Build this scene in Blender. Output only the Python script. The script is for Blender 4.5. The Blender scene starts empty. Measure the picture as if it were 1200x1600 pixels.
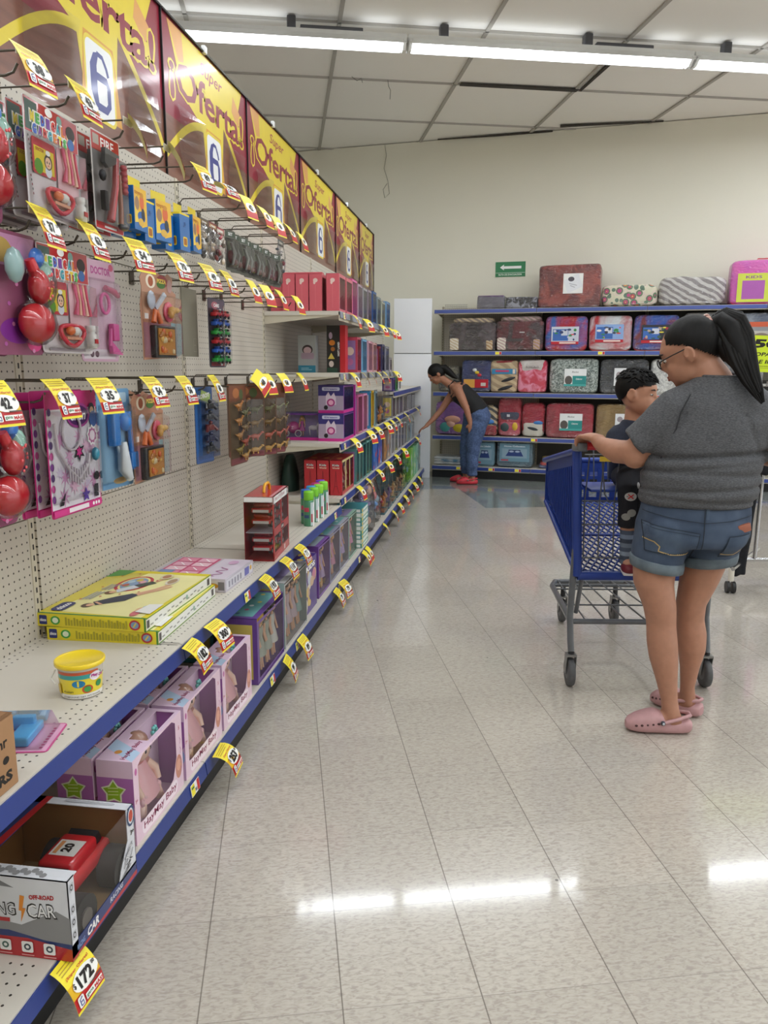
import bpy, bmesh, math, random
from mathutils import Vector, Matrix, noise
from mathutils.bvhtree import BVHTree
R = math.radians
scene = bpy.context.scene
COL = scene.collection

# ---------------------------------------------------------------- camera
YAW, PITCH, ROLL = R(8.25), R(10.67), R(0.25)
cam = bpy.data.cameras.new('camera')
cam.sensor_fit = 'VERTICAL'; cam.sensor_height = 36.0; cam.lens = 27.0
cam.clip_start = 0.05; cam.clip_end = 100
camo = bpy.data.objects.new('camera', cam); COL.objects.link(camo)
camo.matrix_world = (Matrix.Translation((0, 0, 1.35)) @ Matrix.Rotation(YAW, 4, 'Z')
                     @ Matrix.Rotation(R(90) - PITCH, 4, 'X') @ Matrix.Rotation(ROLL, 4, 'Z'))
scene.camera = camo

# ---------------------------------------------------------------- world, exposure
w = bpy.data.worlds.new('world'); scene.world = w; w.use_nodes = True
w.node_tree.nodes['Background'].inputs[0].default_value = (0.94, 0.97, 1.0, 1)
w.node_tree.nodes['Background'].inputs[1].default_value = 1.5
scene.view_settings.view_transform = 'Standard'
scene.view_settings.look = 'None'
scene.view_settings.gamma = 1
scene.view_settings.use_curve_mapping = False
scene.view_settings.exposure = 0.06
LAMP_POWER = 23.5          # watts of each 2.4 m fluorescent fixture
try:
    scene.cycles.use_denoising = True
    scene.cycles.max_bounces = 8
    scene.cycles.diffuse_bounces = 6
    scene.cycles.transparent_max_bounces = 12
    scene.cycles.sample_clamp_indirect = 4.0
    scene.cycles.caustics_reflective = False
    scene.cycles.caustics_refractive = False
except Exception:
    pass

# ---------------------------------------------------------------- materials
def lin(c):
    return c / 12.92 if c <= 0.04045 else ((c + 0.055) / 1.055) ** 2.4
def rgb(h):
    h = h.lstrip('#')
    return tuple(lin(int(h[i:i + 2], 16) / 255) for i in (0, 2, 4)) + (1,)
_mats = {}
def P(h, rough=0.45, metal=0.0, coat=0.0, emit=0.0, var=0.06):
    """plain paint or print of one colour, with a faint procedural unevenness"""
    k = (h, rough, metal, coat, emit, var)
    if k in _mats: return _mats[k]
    m = bpy.data.materials.new('paint_' + h.lstrip('#')); m.use_nodes = True
    nt = m.node_tree; b = nt.nodes['Principled BSDF']; c = rgb(h)
    b.inputs['Roughness'].default_value = rough
    b.inputs['Metallic'].default_value = metal
    b.inputs['Coat Weight'].default_value = coat
    b.inputs['Coat Roughness'].default_value = 0.08
    if emit:
        b.inputs['Base Color'].default_value = c
        b.inputs['Emission Color'].default_value = c
        b.inputs['Emission Strength'].default_value = emit
    else:
        tc = nt.nodes.new('ShaderNodeTexCoord'); nz = nt.nodes.new('ShaderNodeTexNoise')
        nz.inputs['Scale'].default_value = 14; nz.inputs['Detail'].default_value = 2
        nt.links.new(tc.outputs['Object'], nz.inputs['Vector'])
        mx = nt.nodes.new('ShaderNodeMix'); mx.data_type = 'RGBA'
        mx.inputs[6].default_value = tuple(v * (1 - var) for v in c[:3]) + (1,)
        mx.inputs[7].default_value = tuple(min(1, v * (1 + var)) for v in c[:3]) + (1,)
        nt.links.new(nz.outputs['Fac'], mx.inputs[0]); nt.links.new(mx.outputs[2], b.inputs['Base Color'])
    _mats[k] = m
    return m

def newmat(name):
    m = bpy.data.materials.new(name); m.use_nodes = True
    nt = m.node_tree
    return m, nt, nt.nodes['Principled BSDF']
def N(nt, t, **kw):
    n = nt.nodes.new(t)
    for k, v in kw.items():
        if k.startswith('i'):
            n.inputs[int(k[1:])].default_value = v
        else: setattr(n, k, v)
    return n
def M(nt, op, a, b=None, c=None):
    n = nt.nodes.new('ShaderNodeMath'); n.operation = op
    for i, x in enumerate((a, b, c)):
        if x is None: continue
        if isinstance(x, (int, float)): n.inputs[i].default_value = x
        else: nt.links.new(x, n.inputs[i])
    return n.outputs[0]
def mixc(nt, fac, a, b):
    n = nt.nodes.new('ShaderNodeMix'); n.data_type = 'RGBA'
    for i, x in ((0, fac), (6, a), (7, b)):
        if isinstance(x, (int, float, tuple)): n.inputs[i].default_value = x
        else: nt.links.new(x, n.inputs[i])
    return n.outputs[2]
def bump(nt, b, h, strength=0.2, dist=0.002, sock='Normal'):
    n = nt.nodes.new('ShaderNodeBump'); n.inputs['Strength'].default_value = strength
    n.inputs['Distance'].default_value = dist
    nt.links.new(h, n.inputs['Height']); nt.links.new(n.outputs[0], b.inputs[sock])

def clear_mat(name, gloss=0.06, rough=0.08, tint=(1, 1, 1, 1), wr=25.0, ws=0.25, wd=0.004):
    """thin clear plastic: see-through with wrinkled highlights"""
    m = bpy.data.materials.new(name); m.use_nodes = True; nt = m.node_tree
    nt.nodes.clear()
    out = nt.nodes.new('ShaderNodeOutputMaterial'); mix = nt.nodes.new('ShaderNodeMixShader')
    tr = nt.nodes.new('ShaderNodeBsdfTransparent'); tr.inputs[0].default_value = tint
    gl = nt.nodes.new('ShaderNodeBsdfGlossy'); gl.inputs['Roughness'].default_value = rough
    fr = nt.nodes.new('ShaderNodeFresnel'); fr.inputs[0].default_value = 1.45
    tc = nt.nodes.new('ShaderNodeTexCoord'); nz = nt.nodes.new('ShaderNodeTexNoise')
    nz.inputs['Scale'].default_value = wr; nz.inputs['Detail'].default_value = 3
    nt.links.new(tc.outputs['Object'], nz.inputs['Vector'])
    bp = nt.nodes.new('ShaderNodeBump'); bp.inputs['Strength'].default_value = ws; bp.inputs['Distance'].default_value = wd
    nt.links.new(nz.outputs['Fac'], bp.inputs['Height'])
    nt.links.new(bp.outputs[0], gl.inputs['Normal'])
    f = M(nt, 'ADD', M(nt, 'MULTIPLY', fr.outputs[0], 0.7), gloss)
    nt.links.new(f, mix.inputs[0]); nt.links.new(tr.outputs[0], mix.inputs[1]); nt.links.new(gl.outputs[0], mix.inputs[2])
    nt.links.new(mix.outputs[0], out.inputs[0])
    return m
CLEAR = clear_mat('clear_plastic', 0.015, 0.06)
CLEAR2 = clear_mat('wrinkled_clear_film', 0.05, 0.06, (0.97, 0.97, 0.98, 1), 9, 0.9, 0.03)
SMOKY = clear_mat('smoky_clear_plastic', 0.08, 0.12, (0.75, 0.76, 0.78, 1), 25, 0.4)

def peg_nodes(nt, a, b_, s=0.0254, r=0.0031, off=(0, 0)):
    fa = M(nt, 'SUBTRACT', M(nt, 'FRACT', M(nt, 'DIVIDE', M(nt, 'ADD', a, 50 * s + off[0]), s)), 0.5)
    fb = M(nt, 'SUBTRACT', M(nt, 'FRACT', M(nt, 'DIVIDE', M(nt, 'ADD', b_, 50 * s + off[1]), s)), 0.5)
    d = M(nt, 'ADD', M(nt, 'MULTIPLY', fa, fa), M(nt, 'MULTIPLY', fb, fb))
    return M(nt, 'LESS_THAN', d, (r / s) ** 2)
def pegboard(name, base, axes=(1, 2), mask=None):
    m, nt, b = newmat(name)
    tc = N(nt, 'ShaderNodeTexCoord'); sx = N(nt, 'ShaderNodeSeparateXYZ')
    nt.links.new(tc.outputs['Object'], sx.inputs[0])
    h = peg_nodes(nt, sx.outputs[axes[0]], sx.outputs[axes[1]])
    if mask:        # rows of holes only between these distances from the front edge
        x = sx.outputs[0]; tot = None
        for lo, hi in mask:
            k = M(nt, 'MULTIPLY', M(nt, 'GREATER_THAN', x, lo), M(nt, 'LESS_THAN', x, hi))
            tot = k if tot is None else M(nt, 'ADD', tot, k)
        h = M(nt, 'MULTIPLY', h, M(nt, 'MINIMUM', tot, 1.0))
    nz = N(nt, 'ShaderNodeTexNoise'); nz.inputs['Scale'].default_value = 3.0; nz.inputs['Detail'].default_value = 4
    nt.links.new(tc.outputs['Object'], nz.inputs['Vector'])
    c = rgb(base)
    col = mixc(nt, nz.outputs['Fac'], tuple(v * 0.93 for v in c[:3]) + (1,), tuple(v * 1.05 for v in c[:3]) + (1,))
    col = mixc(nt, h, col, (0.03, 0.026, 0.02, 1))  # the dark inside the holes is painted as dots, nothing is cut
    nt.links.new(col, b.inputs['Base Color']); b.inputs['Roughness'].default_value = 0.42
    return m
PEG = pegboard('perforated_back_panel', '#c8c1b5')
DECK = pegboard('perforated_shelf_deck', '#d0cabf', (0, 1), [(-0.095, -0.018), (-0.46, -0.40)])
BEIGE = P('#c9c1ae', 0.4); BEIGE_D = P('#a59c88', 0.45)
BLUE = P('#2c3f86', 0.35); BLUE2 = P('#3b55a8', 0.35); BLACK = P('#101012', 0.5); STEEL = P('#6d6a66', 0.35, 0.85)
WHITE = P('#efefee', 0.5); YEL = P('#f4df2c', 0.45); YEL2 = P('#e8b92a', 0.45); RED = P('#c62127', 0.4); DKT = P('#17151a', 0.5)
HOOKM = P('#5e584f', 0.32, 0.8)

# ---------------------------------------------------------------- mesh building
class MB:
    def __init__(s):
        s.v = []; s.f = []; s.mi = []; s.sm = []; s.mats = []; s.X = Matrix.Identity(4)
    def slot(s, m):
        if m not in s.mats: s.mats.append(m)
        return s.mats.index(m)
    def add(s, vs, fs, mat, smooth=False):
        o = len(s.v); i = s.slot(mat)
        s.v += [tuple(s.X @ Vector(p)) for p in vs]
        for f in fs:
            s.f.append(tuple(o + k for k in f)); s.mi.append(i); s.sm.append(smooth)
    def box(s, c, size, mat, rz=0.0, rx=0.0, ry=0.0, bev=0.0):
        x, y, z = (q / 2 for q in size)
        rot = Matrix.Translation(c) @ Matrix.Rotation(rz, 4, 'Z') @ Matrix.Rotation(ry, 4, 'Y') @ Matrix.Rotation(rx, 4, 'X')
        if bev <= 0:
            vs = [rot @ Vector((i * x, j * y, k * z)) for i in (-1, 1) for j in (-1, 1) for k in (-1, 1)]
            fs = [(0, 1, 3, 2), (4, 6, 7, 5), (0, 4, 5, 1), (2, 3, 7, 6), (0, 2, 6, 4), (1, 5, 7, 3)]
            s.add(vs, fs, mat); return
        bm = bmesh.new(); bmesh.ops.create_cube(bm, size=1)
        bmesh.ops.scale(bm, vec=size, verts=bm.verts)
        bmesh.ops.bevel(bm, geom=bm.edges[:], offset=bev, segments=3, affect='EDGES', profile=0.5)
        bmesh.ops.transform(bm, matrix=rot, verts=bm.verts)
        s.frombm(bm, mat, True); bm.free()
    def frombm(s, bm, mat, smooth=False):
        bm.verts.index_update()
        s.add([v.co.copy() for v in bm.verts], [[v.index for v in f.verts] for f in bm.faces], mat, smooth)
    def quad(s, a, b, c, d, mat): s.add([a, b, c, d], [(0, 1, 2, 3)], mat)
    def rings(s, rs, mat, smooth=True, cap=True, closed=True):
        n = len(rs[0]); vs = [p for r in rs for p in r]; fs = []
        for i in range(len(rs) - 1):
            for j in range(n if closed else n - 1):
                a = i * n + j; b = i * n + (j + 1) % n
                fs.append((a, b, b + n, a + n))
        s.add(vs, fs, mat, smooth)
        if cap and closed:
            s.add(rs[0], [tuple(reversed(range(n)))], mat); s.add(rs[-1], [tuple(range(n))], mat)
    def cyl(s, p0, p1, r0, mat, r1=None, n=12, cap=True, smooth=True):
        s.tube([p0, p1], [r0, r0 if r1 is None else r1], mat, n, cap, smooth)
    def tube(s, pts, r, mat, n=8, cap=True, smooth=True):
        pts = [Vector(p) for p in pts]
        rr = r if isinstance(r, (list, tuple)) else [r] * len(pts)
        rs = []; up = None
        for i, p in enumerate(pts):
            t = (pts[min(i + 1, len(pts) - 1)] - pts[max(i - 1, 0)])
            if t.length < 1e-9: t = Vector((0, 0, 1))
            t.normalize()
            if up is None:
                up = Vector((0, 0, 1)) if abs(t.z) < 0.9 else Vector((1, 0, 0))
            a = t.cross(up)
            if a.length < 1e-6: a = t.orthogonal()
            a.normalize(); b = a.cross(t).normalized(); up = b
            rs.append([p + (a * math.cos(2 * math.pi * k / n) + b * math.sin(2 * math.pi * k / n)) * rr[i] for k in range(n)])
        s.rings(rs, mat, smooth, cap)
    def lathe(s, prof, c, mat, n=20, cap=True):
        c = Vector(c)
        s.rings([[c + Vector((r * math.cos(2 * math.pi * k / n), r * math.sin(2 * math.pi * k / n), z)) for k in range(n)] for r, z in prof], mat, True, cap)
    def ell(s, c, rad, mat, n=12, rot=None, sup=1.0):
        if isinstance(rad, (int, float)): rad = (rad,) * 3
        T = Matrix.Translation(c) @ (rot.to_4x4() if rot else Matrix.Identity(4))
        rs = []
        def pw(v): return math.copysign(abs(v) ** sup, v)
        for i in range(n // 2 + 1):
            th = math.pi * i / (n // 2) - math.pi / 2
            th = max(-math.pi / 2 + 0.02, min(math.pi / 2 - 0.02, th))
            rs.append([T @ Vector((rad[0] * pw(math.cos(th)) * pw(math.cos(2 * math.pi * k / n)),
                                   rad[1] * pw(math.cos(th)) * pw(math.sin(2 * math.pi * k / n)), rad[2] * pw(math.sin(th)))) for k in range(n)])
        s.rings(rs, mat, True, True)
    def loft(s, rs, mat, n=20, cap=True):
        """rs: (centre, rx, ry, turn) ellipses lying level, or with a 5th value the plane's normal"""
        out = []
        for r in rs:
            c = Vector(r[0]); a = r[3] if len(r) > 3 else 0
            nrm = Vector(r[4]).normalized() if len(r) > 4 else Vector((0, 0, 1))
            q = Vector((0, 0, 1)).rotation_difference(nrm)
            out.append([c + q @ Vector((r[1] * math.cos(t) * math.cos(a) - r[2] * math.sin(t) * math.sin(a),
                                        r[1] * math.cos(t) * math.sin(a) + r[2] * math.sin(t) * math.cos(a), 0))
                        for t in (2 * math.pi * k / n for k in range(n))])
        s.rings(out, mat, True, cap)
    def prism(s, pts, d, mat, smooth=False):
        """outline pts (3D, planar) pushed along vector d"""
        n = len(pts); a = [Vector(p) for p in pts]; b = [p + Vector(d) for p in a]
        s.add(a + b, [tuple(range(n)), tuple(reversed(range(n, 2 * n)))] + [(i, i + n, (i + 1) % n + n, (i + 1) % n) for i in range(n)], mat, smooth)
    def mesh(s, name):
        me = bpy.data.meshes.new(name)
        me.from_pydata(s.v, [], s.f)
        for m in s.mats: me.materials.append(m)
        me.polygons.foreach_set('material_index', s.mi)
        me.polygons.foreach_set('use_smooth', s.sm)
        me.update()
        return me
    def build(s, name, parent=None, loc=None, rz=0.0):
        o = bpy.data.objects.new(name, s.mesh(name)); COL.objects.link(o)
        if parent: o.parent = parent
        if loc is not None: o.location = loc
        if rz: o.rotation_euler = (0, 0, rz)
        return o

def tag(o, label=None, cat=None, group=None, kind=None):
    if label: o['label'] = label
    if cat: o['category'] = cat
    if group: o['group'] = group
    if kind: o['kind'] = kind
    return o
def empty(name, loc=(0, 0, 0), rz=0.0, label=None, cat=None, group=None):
    o = bpy.data.objects.new(name, None); COL.objects.link(o)
    o.location = loc; o.rotation_euler = (0, 0, rz); o.empty_display_size = 0.1
    return tag(o, label, cat, group)
def dup(root, loc=None, rz=None, label=None, group=None):
    r = root.copy(); COL.objects.link(r)
    if loc is not None: r.location = loc
    if rz is not None: r.rotation_euler = (0, 0, rz)
    if label: r['label'] = label
    if group: r['group'] = group
    for ch in list(root.children):
        c = ch.copy(); COL.objects.link(c); c.parent = r
        for g in ch.children:
            d = g.copy(); COL.objects.link(d); d.parent = c
    return r

_txt = {}
def text_geo(s, bold=0.0):
    k = (s, bold)
    if k in _txt: return _txt[k]
    cu = bpy.data.curves.new('txt', 'FONT'); cu.body = s; cu.resolution_u = 2; cu.offset = bold; cu.fill_mode = 'FRONT'
    ob = bpy.data.objects.new('txt', cu); COL.objects.link(ob)
    dg = bpy.context.evaluated_depsgraph_get()
    me = bpy.data.meshes.new_from_object(ob.evaluated_get(dg))
    vs = [(v.co.x, v.co.y) for v in me.vertices]; fs = [tuple(p.vertices) for p in me.polygons]
    bpy.data.objects.remove(ob); bpy.data.curves.remove(cu); bpy.data.meshes.remove(me)
    if not vs: vs = [(0, 0)]
    x0 = min(v[0] for v in vs); x1 = max(v[0] for v in vs); y0 = min(v[1] for v in vs); y1 = max(v[1] for v in vs)
    _txt[k] = (vs, fs, x0, x1, y0, y1)
    return _txt[k]

class Face:
    """flat (or bent) printed surface: u across, v up, each layer a hair above the last"""
    def __init__(s, mb, o=(0, 0, 0), u=(0, 1, 0), v=(0, 0, 1), fn=None, step=0.00008):
        s.mb = mb; s.o = Vector(o); s.u = Vector(u); s.v = Vector(v); s.n = s.u.cross(s.v).normalized(); s.k = 1; s.fn = fn; s.step = step
    def p(s, a, b):
        if s.fn: return s.fn(a, b, s.k * s.step)
        return s.o + s.u * a + s.v * b + s.n * (s.k * s.step)
    def poly(s, pts, mat):
        s.mb.add([s.p(a, b) for a, b in pts], [tuple(range(len(pts)))], mat); s.k += 1
    def rect(s, a, b, c, d, mat, nv=1):
        if s.fn and nv == 1: nv = max(1, int(abs(d - b) / 0.012))
        vs = []; fs = []
        for i in range(nv + 1):
            t = b + (d - b) * i / nv
            vs += [s.p(a, t), s.p(c, t)]
        for i in range(nv): fs.append((2 * i, 2 * i + 1, 2 * i + 3, 2 * i + 2))
        s.mb.add(vs, fs, mat); s.k += 1
    def ell(s, a, b, ra, rb, mat, n=18, rot=0.0):
        s.poly([(a + ra * math.cos(t) * math.cos(rot) - rb * math.sin(t) * math.sin(rot),
                 b + ra * math.cos(t) * math.sin(rot) + rb * math.sin(t) * math.cos(rot)) for t in (2 * math.pi * i / n for i in range(n))], mat)
    def rrect(s, a, b, c, d, r, mat):
        pts = []
        for cx, cy, t0 in ((c - r, d - r, 0), (a + r, d - r, 90), (a + r, b + r, 180), (c - r, b + r, 270)):
            for i in range(5):
                t = R(t0 + 22.5 * i); pts.append((cx + r * math.cos(t), cy + r * math.sin(t)))
        s.poly(pts, mat)
    def star(s, a, b, r, mat, n=5, q=0.5, rot=0.0):
        s.poly([(a + (r if i % 2 == 0 else r * q) * math.sin(math.pi * i / n + rot), b + (r if i % 2 == 0 else r * q) * math.cos(math.pi * i / n + rot)) for i in range(2 * n)], mat)
    def line(s, pts, w, mat):
        vs = []; n = len(pts)
        for i, (x, y) in enumerate(pts):
            x0, y0 = pts[max(i - 1, 0)]; x1, y1 = pts[min(i + 1, n - 1)]
            dx, dy = x1 - x0, y1 - y0; l = math.hypot(dx, dy) or 1
            nx, ny = -dy / l * w / 2, dx / l * w / 2
            vs += [s.p(x + nx, y + ny), s.p(x - nx, y - ny)]
        s.mb.add(vs, [(2 * i, 2 * i + 1, 2 * i + 3, 2 * i + 2) for i in range(n - 1)], mat); s.k += 1
    def text(s, t, a, b, h, mat, wid=None, bold=0.02, rot=0.0, slant=0.0, align='c'):
        """cap height h, centred on (a,b) (or left aligned), squeezed to wid"""
        vs, fs, x0, x1, y0, y1 = text_geo(t, bold)
        sc = h / max(y1 - y0, 1e-6); sx = sc
        if wid and (x1 - x0) > 0: sx = wid / (x1 - x0)
        ox = (x0 + x1) / 2 if align == 'c' else x0; oy = (y0 + y1) / 2
        cr, sr = math.cos(rot), math.sin(rot); out = []
        for x, y in vs:
            yy = (y - oy) * sc; xx = (x - ox) * sx + yy * slant
            out.append(s.p(a + xx * cr - yy * sr, b + xx * sr + yy * cr))
        s.mb.add(out, fs, mat); s.k += 1

def box_faces(mb, w, d, h):
    """printable faces of a carton whose base centre is the origin: front looks to +X, side to -Y"""
    return dict(front=Face(mb, (d / 2, -w / 2, 0), (0, 1, 0), (0, 0, 1)), side=Face(mb, (-d / 2, -w / 2, 0), (1, 0, 0), (0, 0, 1)),
                far=Face(mb, (d / 2, w / 2, 0), (-1, 0, 0), (0, 0, 1)), top=Face(mb, (d / 2, -w / 2, h), (0, 1, 0), (-1, 0, 0)))

def remesh(mb, name, voxel=0.012, smooth=6, parent=None, mats=None, matfn=None, disp=None):
    """melts the pieces of a builder into one continuous skin"""
    me = mb.mesh(name + '_raw'); ob = bpy.data.objects.new(name + '_raw', me); COL.objects.link(ob)
    r = ob.modifiers.new('r', 'REMESH'); r.mode = 'VOXEL'; r.voxel_size = voxel; r.use_smooth_shade = True
    if smooth:
        sm = ob.modifiers.new('s', 'SMOOTH'); sm.factor = 0.6; sm.iterations = smooth
    dg = bpy.context.evaluated_depsgraph_get()
    out = bpy.data.meshes.new_from_object(ob.evaluated_get(dg)); out.name = name
    bpy.data.objects.remove(ob); bpy.data.meshes.remove(me)
    if disp:
        out.calc_loop_triangles() if False else None
        ns = [v.normal.copy() for v in out.vertices]
        for v, nn in zip(out.vertices, ns): v.co += nn * disp(v.co)
    out.materials.clear()
    for m in (mats or []): out.materials.append(m)
    for p in out.polygons:
        p.use_smooth = True
        p.material_index = matfn(p.center) if matfn else 0
    o = bpy.data.objects.new(name, out); COL.objects.link(o)
    if parent: o.parent = parent
    return o
def bvh_of(o):
    me = o.data
    return BVHTree.FromPolygons([v.co.copy() for v in me.vertices], [tuple(p.vertices) for p in me.polygons])
def proj_fn(bvh, o, u, v, dirn, lift=0.001):
    o = Vector(o); u = Vector(u); v = Vector(v); dirn = Vector(dirn).normalized()
    def fn(a, b, k):
        s = o + u * a + v * b - dirn * 1.0
        hit, nrm, idx, dist = bvh.ray_cast(s, dirn, 3.0)
        if hit is None: return s + dirn * 1.0
        return hit - dirn * (lift + k * 2)
    return fn
# ================================================================ THE SETTING
G = R(15.54)                                   # turn of the tile and ceiling grids
W = R(-8.48)                                   # turn of the back wall
gx = Vector((math.cos(G), math.sin(G), 0)); gy = Vector((-math.sin(G), math.cos(G), 0))
wx = Vector((math.cos(W), math.sin(W), 0)); wy = Vector((-math.sin(W), math.cos(W), 0))
BP = Vector((-0.81, 9.55, 0))                  # foot of the back shelving, left corner
CEIL = 4.08

def floor_mat():
    m, nt, b = newmat('vinyl_floor_tiles')
    tc = N(nt, 'ShaderNodeTexCoord'); mp = N(nt, 'ShaderNodeMapping', vector_type='POINT')
    nt.links.new(tc.outputs['Object'], mp.inputs[0])
    ox, oy = -0.2856, 1.3894                   # a tile corner
    mp.inputs['Rotation'].default_value = (0, 0, -G)
    c, s = math.cos(-G), math.sin(-G)
    mp.inputs['Location'].default_value = (-(ox * c - oy * s), -(ox * s + oy * c), 0)
    sx = N(nt, 'ShaderNodeSeparateXYZ'); nt.links.new(mp.outputs[0], sx.inputs[0])
    S = 0.305
    gxn = M(nt, 'DIVIDE', sx.outputs[0], S); gyn = M(nt, 'DIVIDE', sx.outputs[1], S)
    def joint(g, wd):
        f = M(nt, 'FRACT', M(nt, 'ADD', g, 200)); d = M(nt, 'ABSOLUTE', M(nt, 'SUBTRACT', f, 0.5))
        return M(nt, 'GREATER_THAN', d, 0.5 - wd / S / 2)
    j1 = joint(gxn, 0.0030); j2 = M(nt, 'MULTIPLY', joint(gyn, 0.0022), 0.6)
    j = M(nt, 'MAXIMUM', j1, j2)
    fl = N(nt, 'ShaderNodeCombineXYZ')
    nt.links.new(M(nt, 'FLOOR', gxn), fl.inputs[0]); nt.links.new(M(nt, 'FLOOR', gyn), fl.inputs[1])
    wn = N(nt, 'ShaderNodeTexWhiteNoise'); nt.links.new(fl.outputs[0], wn.inputs[0])
    # marbled chips, drawn out across the tile
    m2 = N(nt, 'ShaderNodeMapping'); m2.inputs['Scale'].default_value = (34, 84, 1); nt.links.new(mp.outputs[0], m2.inputs[0])
    n1 = N(nt, 'ShaderNodeTexNoise'); n1.inputs['Scale'].default_value = 1.6; n1.inputs['Detail'].default_value = 3; n1.inputs['Distortion'].default_value = 0.9
    nt.links.new(m2.outputs[0], n1.inputs['Vector'])
    r1 = N(nt, 'ShaderNodeValToRGB'); r1.color_ramp.elements[0].position = 0.36; r1.color_ramp.elements[1].position = 0.62
    r1.color_ramp.elements[0].color = rgb('#a9a198'); r1.color_ramp.elements[1].color = rgb('#c6c0b5')
    e = r1.color_ramp.elements.new(0.46); e.color = rgb('#bab3a8')
    nt.links.new(n1.outputs['Fac'], r1.inputs[0])
    n3 = N(nt, 'ShaderNodeTexNoise'); n3.inputs['Scale'].default_value = 2.2; n3.inputs['Detail'].default_value = 4
    nt.links.new(mp.outputs[0], n3.inputs['Vector'])
    col = mixc(nt, M(nt, 'MULTIPLY', n3.outputs['Fac'], 0.5), r1.outputs[0], rgb('#b0a69b'))
    tv = M(nt, 'ADD', 0.93, M(nt, 'MULTIPLY', wn.outputs['Value'], 0.10))
    vm = N(nt, 'ShaderNodeVectorMath', operation='SCALE'); nt.links.new(col, vm.inputs[0]); nt.links.new(tv, vm.inputs['Scale'])
    col = vm.outputs[0]
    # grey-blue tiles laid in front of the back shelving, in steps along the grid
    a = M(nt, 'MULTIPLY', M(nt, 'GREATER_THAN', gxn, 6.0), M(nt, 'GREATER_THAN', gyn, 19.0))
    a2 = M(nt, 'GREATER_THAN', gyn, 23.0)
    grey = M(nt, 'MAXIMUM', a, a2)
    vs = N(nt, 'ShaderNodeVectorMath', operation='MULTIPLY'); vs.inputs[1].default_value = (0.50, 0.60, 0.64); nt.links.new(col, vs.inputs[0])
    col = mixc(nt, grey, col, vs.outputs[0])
    # dark flecks of dirt
    vo = N(nt, 'ShaderNodeTexVoronoi'); vo.inputs['Scale'].default_value = 3.2; nt.links.new(mp.outputs[0], vo.inputs['Vector'])
    fk = M(nt, 'LESS_THAN', vo.outputs['Distance'], 0.022)
    col = mixc(nt, M(nt, 'MULTIPLY', fk, 0.75), col, rgb('#3a342e'))
    col = mixc(nt, M(nt, 'MULTIPLY', j, 0.72), col, rgb('#4a4138'))
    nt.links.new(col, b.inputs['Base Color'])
    rn = M(nt, 'ADD', 0.15, M(nt, 'MULTIPLY', n3.outputs['Fac'], 0.15))
    nt.links.new(M(nt, 'ADD', rn, M(nt, 'MULTIPLY', j, 0.3)), b.inputs['Roughness'])
    b.inputs['Specular IOR Level'].default_value = 0.35
    b.inputs['Coat Weight'].default_value = 0.75; b.inputs['Coat Roughness'].default_value = 0.075
    n4 = N(nt, 'ShaderNodeTexNoise'); n4.inputs['Scale'].default_value = 60; n4.inputs['Detail'].default_value = 2
    nt.links.new(mp.outputs[0], n4.inputs['Vector'])
    bump(nt, b, M(nt, 'SUBTRACT', n4.outputs['Fac'], M(nt, 'MULTIPLY', j, 1.0)), 0.10, 0.0006)
    return m
def paint_wall(name, c, c2, sc=1.2):
    m, nt, b = newmat(name)
    tc = N(nt, 'ShaderNodeTexCoord'); nz = N(nt, 'ShaderNodeTexNoise'); nz.inputs['Scale'].default_value = sc; nz.inputs['Detail'].default_value = 6
    nt.links.new(tc.outputs['Object'], nz.inputs['Vector'])
    nt.links.new(mixc(nt, nz.outputs['Fac'], rgb(c), rgb(c2)), b.inputs['Base Color'])
    b.inputs['Roughness'].default_value = 0.6
    n2 = N(nt, 'ShaderNodeTexNoise'); n2.inputs['Scale'].default_value = 6; n2.inputs['Detail'].default_value = 5
    nt.links.new(tc.outputs['Object'], n2.inputs['Vector']); bump(nt, b, n2.outputs['Fac'], 0.25, 0.01)
    return m
def struct(name, mb, **k):
    o = mb.build(name, **k); o['kind'] = 'structure'; return o

mb = MB(); mb.box((3, 2.5, -0.05), (22, 19, 0.1), floor_mat()); struct('floor', mb)
WALLM = paint_wall('cream_wall_paint', '#dbd8c8', '#e3e0d2')
SIDEM = paint_wall('pale_wall_paint', '#d6d3c4', '#dedbd0')
WP = BP + wy * 0.5                              # face of the back wall
mb = MB(); c = WP + wx * 3 + wy * 0.1
mb.box((c.x, c.y, CEIL / 2), (18, 0.2, CEIL), WALLM, rz=W); struct('wall_back', mb)
mb = MB(); mb.box((-6.1, 2.5, CEIL / 2), (0.2, 19, CEIL), SIDEM); struct('wall_left', mb)
mb = MB(); mb.box((3, -6.1, CEIL / 2), (18, 0.2, CEIL), SIDEM); struct('wall_front', mb)
CEILM = paint_wall('ceiling_panel', '#f0eee9', '#f5f3ef', 0.8)
mb = MB(); mb.box((3, 2.5, CEIL + 0.06), (22, 19, 0.1), CEILM); struct('ceiling', mb)
# ceiling grid of metal tees, 1.22 m apart
A0 = Vector((-1.676, 7.863, 0)); TEE = P('#aaa6a0', 0.5)
mb = MB()
for i in range(-8, 14):
    for (a, b2) in ((gx, gy), (gy, gx)):
        c = A0 + a * (1.22 * i)
        wdt = 0.032 if a is gx else 0.016
        z = CEIL - 0.004
        L0, L1 = -16, 6
        if a is gy: L0, L1 = -8, 16
        for q in range(2):
            pass
        c0 = c + b2 * ((L0 + L1) / 2)
        ang = G if a is gy else G + R(90)
        mb.box((c0.x, c0.y, z + 0.008), (L1 - L0, wdt, 0.022), TEE, rz=ang)
struct('trim_1', mb)
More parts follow.
